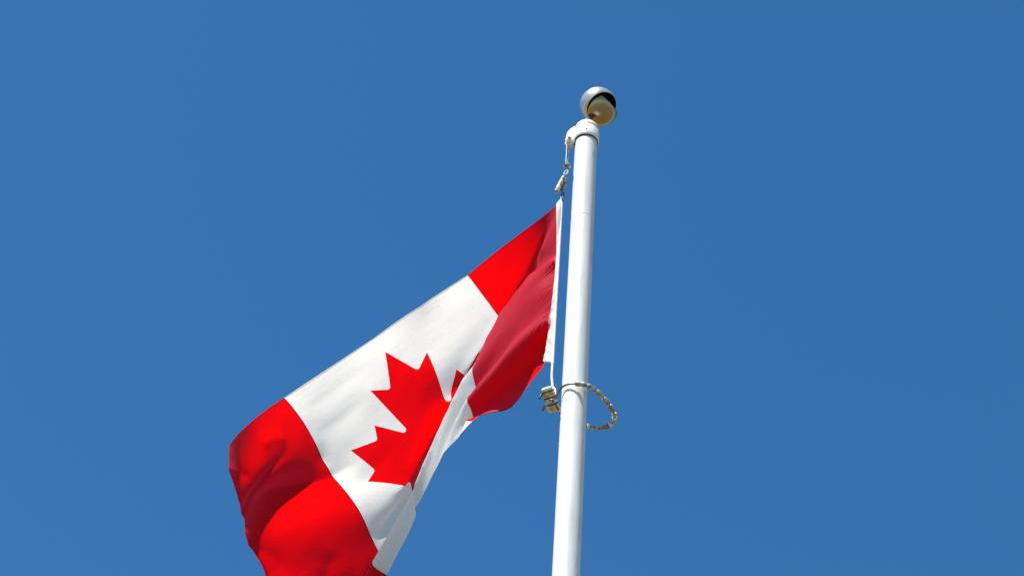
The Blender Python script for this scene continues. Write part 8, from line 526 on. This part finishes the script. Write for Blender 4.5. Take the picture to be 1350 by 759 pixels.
# up to the pulley
hal = mb.build('halyard', M['rope'], None, loc=(ROPE.x, ROPE.y, zt))
mb = MB()
tube(mb, smooth_path([at(747.2, 190, -.004), at(746.9, 200, -.01), at(746.2, 212, -.02), at(746, 218, -.02)]), .0021)
tube(mb, smooth_path([at(750.5, 190, .006), at(749.4, 204, 0), at(748, 214, -.015), at(746.5, 219, -.02)]), .0013)
mb.build('thin_line', M['grey_rope'], hal)
thing(hal, 'thin white rope running down the left side of the pole through the flag header', 'rope')
# knot
mb = MB()
kc = at(747.6, 219.5, -.02)
for q, (ax_, r1) in enumerate((((1, .2, .3), .012), ((.2, 1, .5), .010), ((.3, -.4, 1), .009), ((1, 1, 0), .012))):
    x, y = frame(Vector(ax_)); tube(mb, [kc+(x*math.cos(a)*r1*1.15+y*math.sin(a)*r1*.62)+Vector(ax_).normalized()*.003*math.sin(2*a) for a in np.linspace(0, 2*math.pi, 24)], .0033, 8)
tube(mb, [kc, at(744.4, 215.5, -.03), at(743, 210.5, -.035)], .0018, 6)
tube(mb, [kc, at(751, 220, -.03), at(752.5, 221, -.03)], .0022, 6)
kn = mb.build('knot', M['grey_rope'], hal)

# ------------------------------------------------------------------ upper snap hook
sn = empty('snap_hook', at(744, 228, -.02))
mb = MB(); ec = at(746.3, 227.5, -.02)
x, y = (at(748, 224, -.02)-at(744.6, 231, -.02)).normalized(), Vector((0, -1, 0)).normalized()
tube(mb, [ec+x*math.cos(a)*.014+VX*math.sin(a)*.006 for a in np.linspace(0, 2*math.pi, 28)], .0028, 8, False)
mb.build('swivel_eye', M['snap'], sn)
mb = MB(); ts, te = at(743.4, 231.5, -.02), at(733.2, 253.2, -.03)
lathe(mb, ts, te-ts, [(0, .003), (.008, .0055), ((te-ts).length*.4, .0078), ((te-ts).length*.9, .0088), ((te-ts).length, .0075)], 20)
mb.build('sleeve', M['snap'], sn)
mb = MB(); ts2, te2 = at(745.6, 234.5, -.012), at(740.2, 250.5, -.012)
lathe(mb, ts2, te2-ts2, [(0, .004), (.008, .007), (.03, .0095), ((te2-ts2).length-.008, .0105), ((te2-ts2).length, .007)], 20)
mb.build('rubber_cover', M['brown'], sn)
mb = MB(); tube(mb, smooth_path([at(742, 250, -.02), at(740.6, 256, -.02), at(741, 262, -.015), at(742.5, 266, -.012), at(743.6, 262, -.012), at(743, 254, -.012)]), .0026, 8)
mb.build('hook', M['wire'], sn)
thing(sn, 'pale snap hook with worn rubber sleeve clipped to the top corner of the flag', 'snap hook')

# ------------------------------------------------------------------ retainer ring of beads around the pole
ring = empty('retainer_ring', at(760, 505, -.055))
path = smooth_path([at(732.5, 525, -.015), at(736, 517, -.022), at(741.5, 509.6, -.034), at(750, 506.2, -.050), at(762, 505.6, -.062), at(773, 507.6, -.066), at(781, 511.5, -.05),
                    at(789.5, 518.5, -.024), at(798.5, 528, .01), at(806.5, 538.5, .045), at(810.2, 548, .075), at(807.5, 557, .105), at(799, 562.5, .128), at(787, 564.2, .14), at(775, 561.5, .14),
                    at(760, 556, .125), at(746, 548, .085), at(737, 540, .04), at(734, 536, .0), at(733, 533, -.03)], 10)
mb = MB(); tube(mb, path, .0034, 10); mb.build('wire_core', M['wire'], ring)
L = [0.]
for i in range(1, len(path)): L.append(L[-1]+(path[i]-path[i-1]).length)
def along(d):
    d = min(max(d, 0), L[-1]-1e-6)
    import bisect
    i = bisect.bisect_right(L, d)-1; t = (d-L[i])/(L[i+1]-L[i]); return path[i].lerp(path[i+1], t)
i0 = 4*10-3; dcur = L[i0]; dend = L[17*10]
RG = random.Random(7)
while dcur < dend:
    frac = (dcur-L[i0])/(dend-L[i0]); px_mid = along(dcur)
    early = dcur < L[10*10-5]
    ln = RG.uniform(.034, .046) if early else RG.uniform(.011, .017)
    r0 = .0092 if early else .0088
    q = [along(dcur+ln*k/6) for k in range(7)]
    mb = MB(); tube(mb, q, lambda t, r0=r0: r0*(.72 if t in (0., 1.) else (1.0+.06*math.sin(9*t))), 14)
    k = RG.random()
    mb.build('bead', M['bead'] if early or k < .38 else (M['brown'] if k < .78 else M['snapw']), ring)
    dcur += ln+(.0045 if early else .0028)
thing(ring, 'loop of dirty grey and brown beads on black wire hanging around the pole', 'retainer ring')

# ------------------------------------------------------------------ counterweight
cw = empty('counterweight', at(726, 525, .02))
c0, c1 = at(720.6, 511.0, -.015), at(730.4, 541, .045); ax = c1-c0; LN = ax.length; axn = ax.normalized()
def piece(name, a, b, r, m, bulge=.0):
    mb = MB(); h = (b-a)*LN
    lathe(mb, c0+axn*(a*LN), axn, [(0, r*.72), (h*.12, r*.96), (h*.5, r*(1+bulge)), (h*.85, r*.98), (h, r*.74)], 32); return mb.build(name, m, cw)
piece('end_cap', -.02, .13, .0205, M['snapw'])
piece('weight_segment', .12, .43, .0225, M['khaki'], .03)
piece('weight_segment', .42, .72, .0225, M['snap'], .06)
piece('weight_segment', .70, 1.04, .0215, M['khaki'], .10)
for a, r in ((.15, .0222), (.43, .0215), (.71, .0212)):
    x, y = frame(axn); mb = MB(); tube(mb, [c0+axn*(a*LN)+(x*math.cos(q)+y*math.sin(q))*r*.97 for q in np.linspace(0, 2*math.pi, 40)], .0022, 8, False)
    mb.build('wire_wrap', M['wire'], cw)
for (px, py, dy, l) in ((713.8, 520, .0, (-2.5, 5)), (717.5, 536, .015, (-1.5, 4.5)), (736.5, 536, .04, (2, 3)), (727.5, 529, -.014, (-2, 5)), (725, 527, -.012, (5, 2))):
    mb = MB(); a = at(px, py, dy); b = at(px+l[0], py+l[1], dy-.004); tube(mb, smooth_path([a, a.lerp(b, .5)+Vector((0, -.003, 0)), b], 4), .0042, 8)
    mb.build('wire_end', M['wire'], cw)
mb = MB(); tube(mb, smooth_path([at(729.2, 511, FO[1]), at(731.5, 513, FO[1]-.005), at(732.3, 519, FO[1]-.005), at(730, 522, FO[1]-.005), at(728.3, 517, FO[1]), at(729.2, 511, FO[1])], 6), .0046, 8)
mb.build('shackle', M['snapw'], cw)
thing(cw, 'short stack of stained cream weights with black wire wraps hanging left of the pole', 'counterweight')
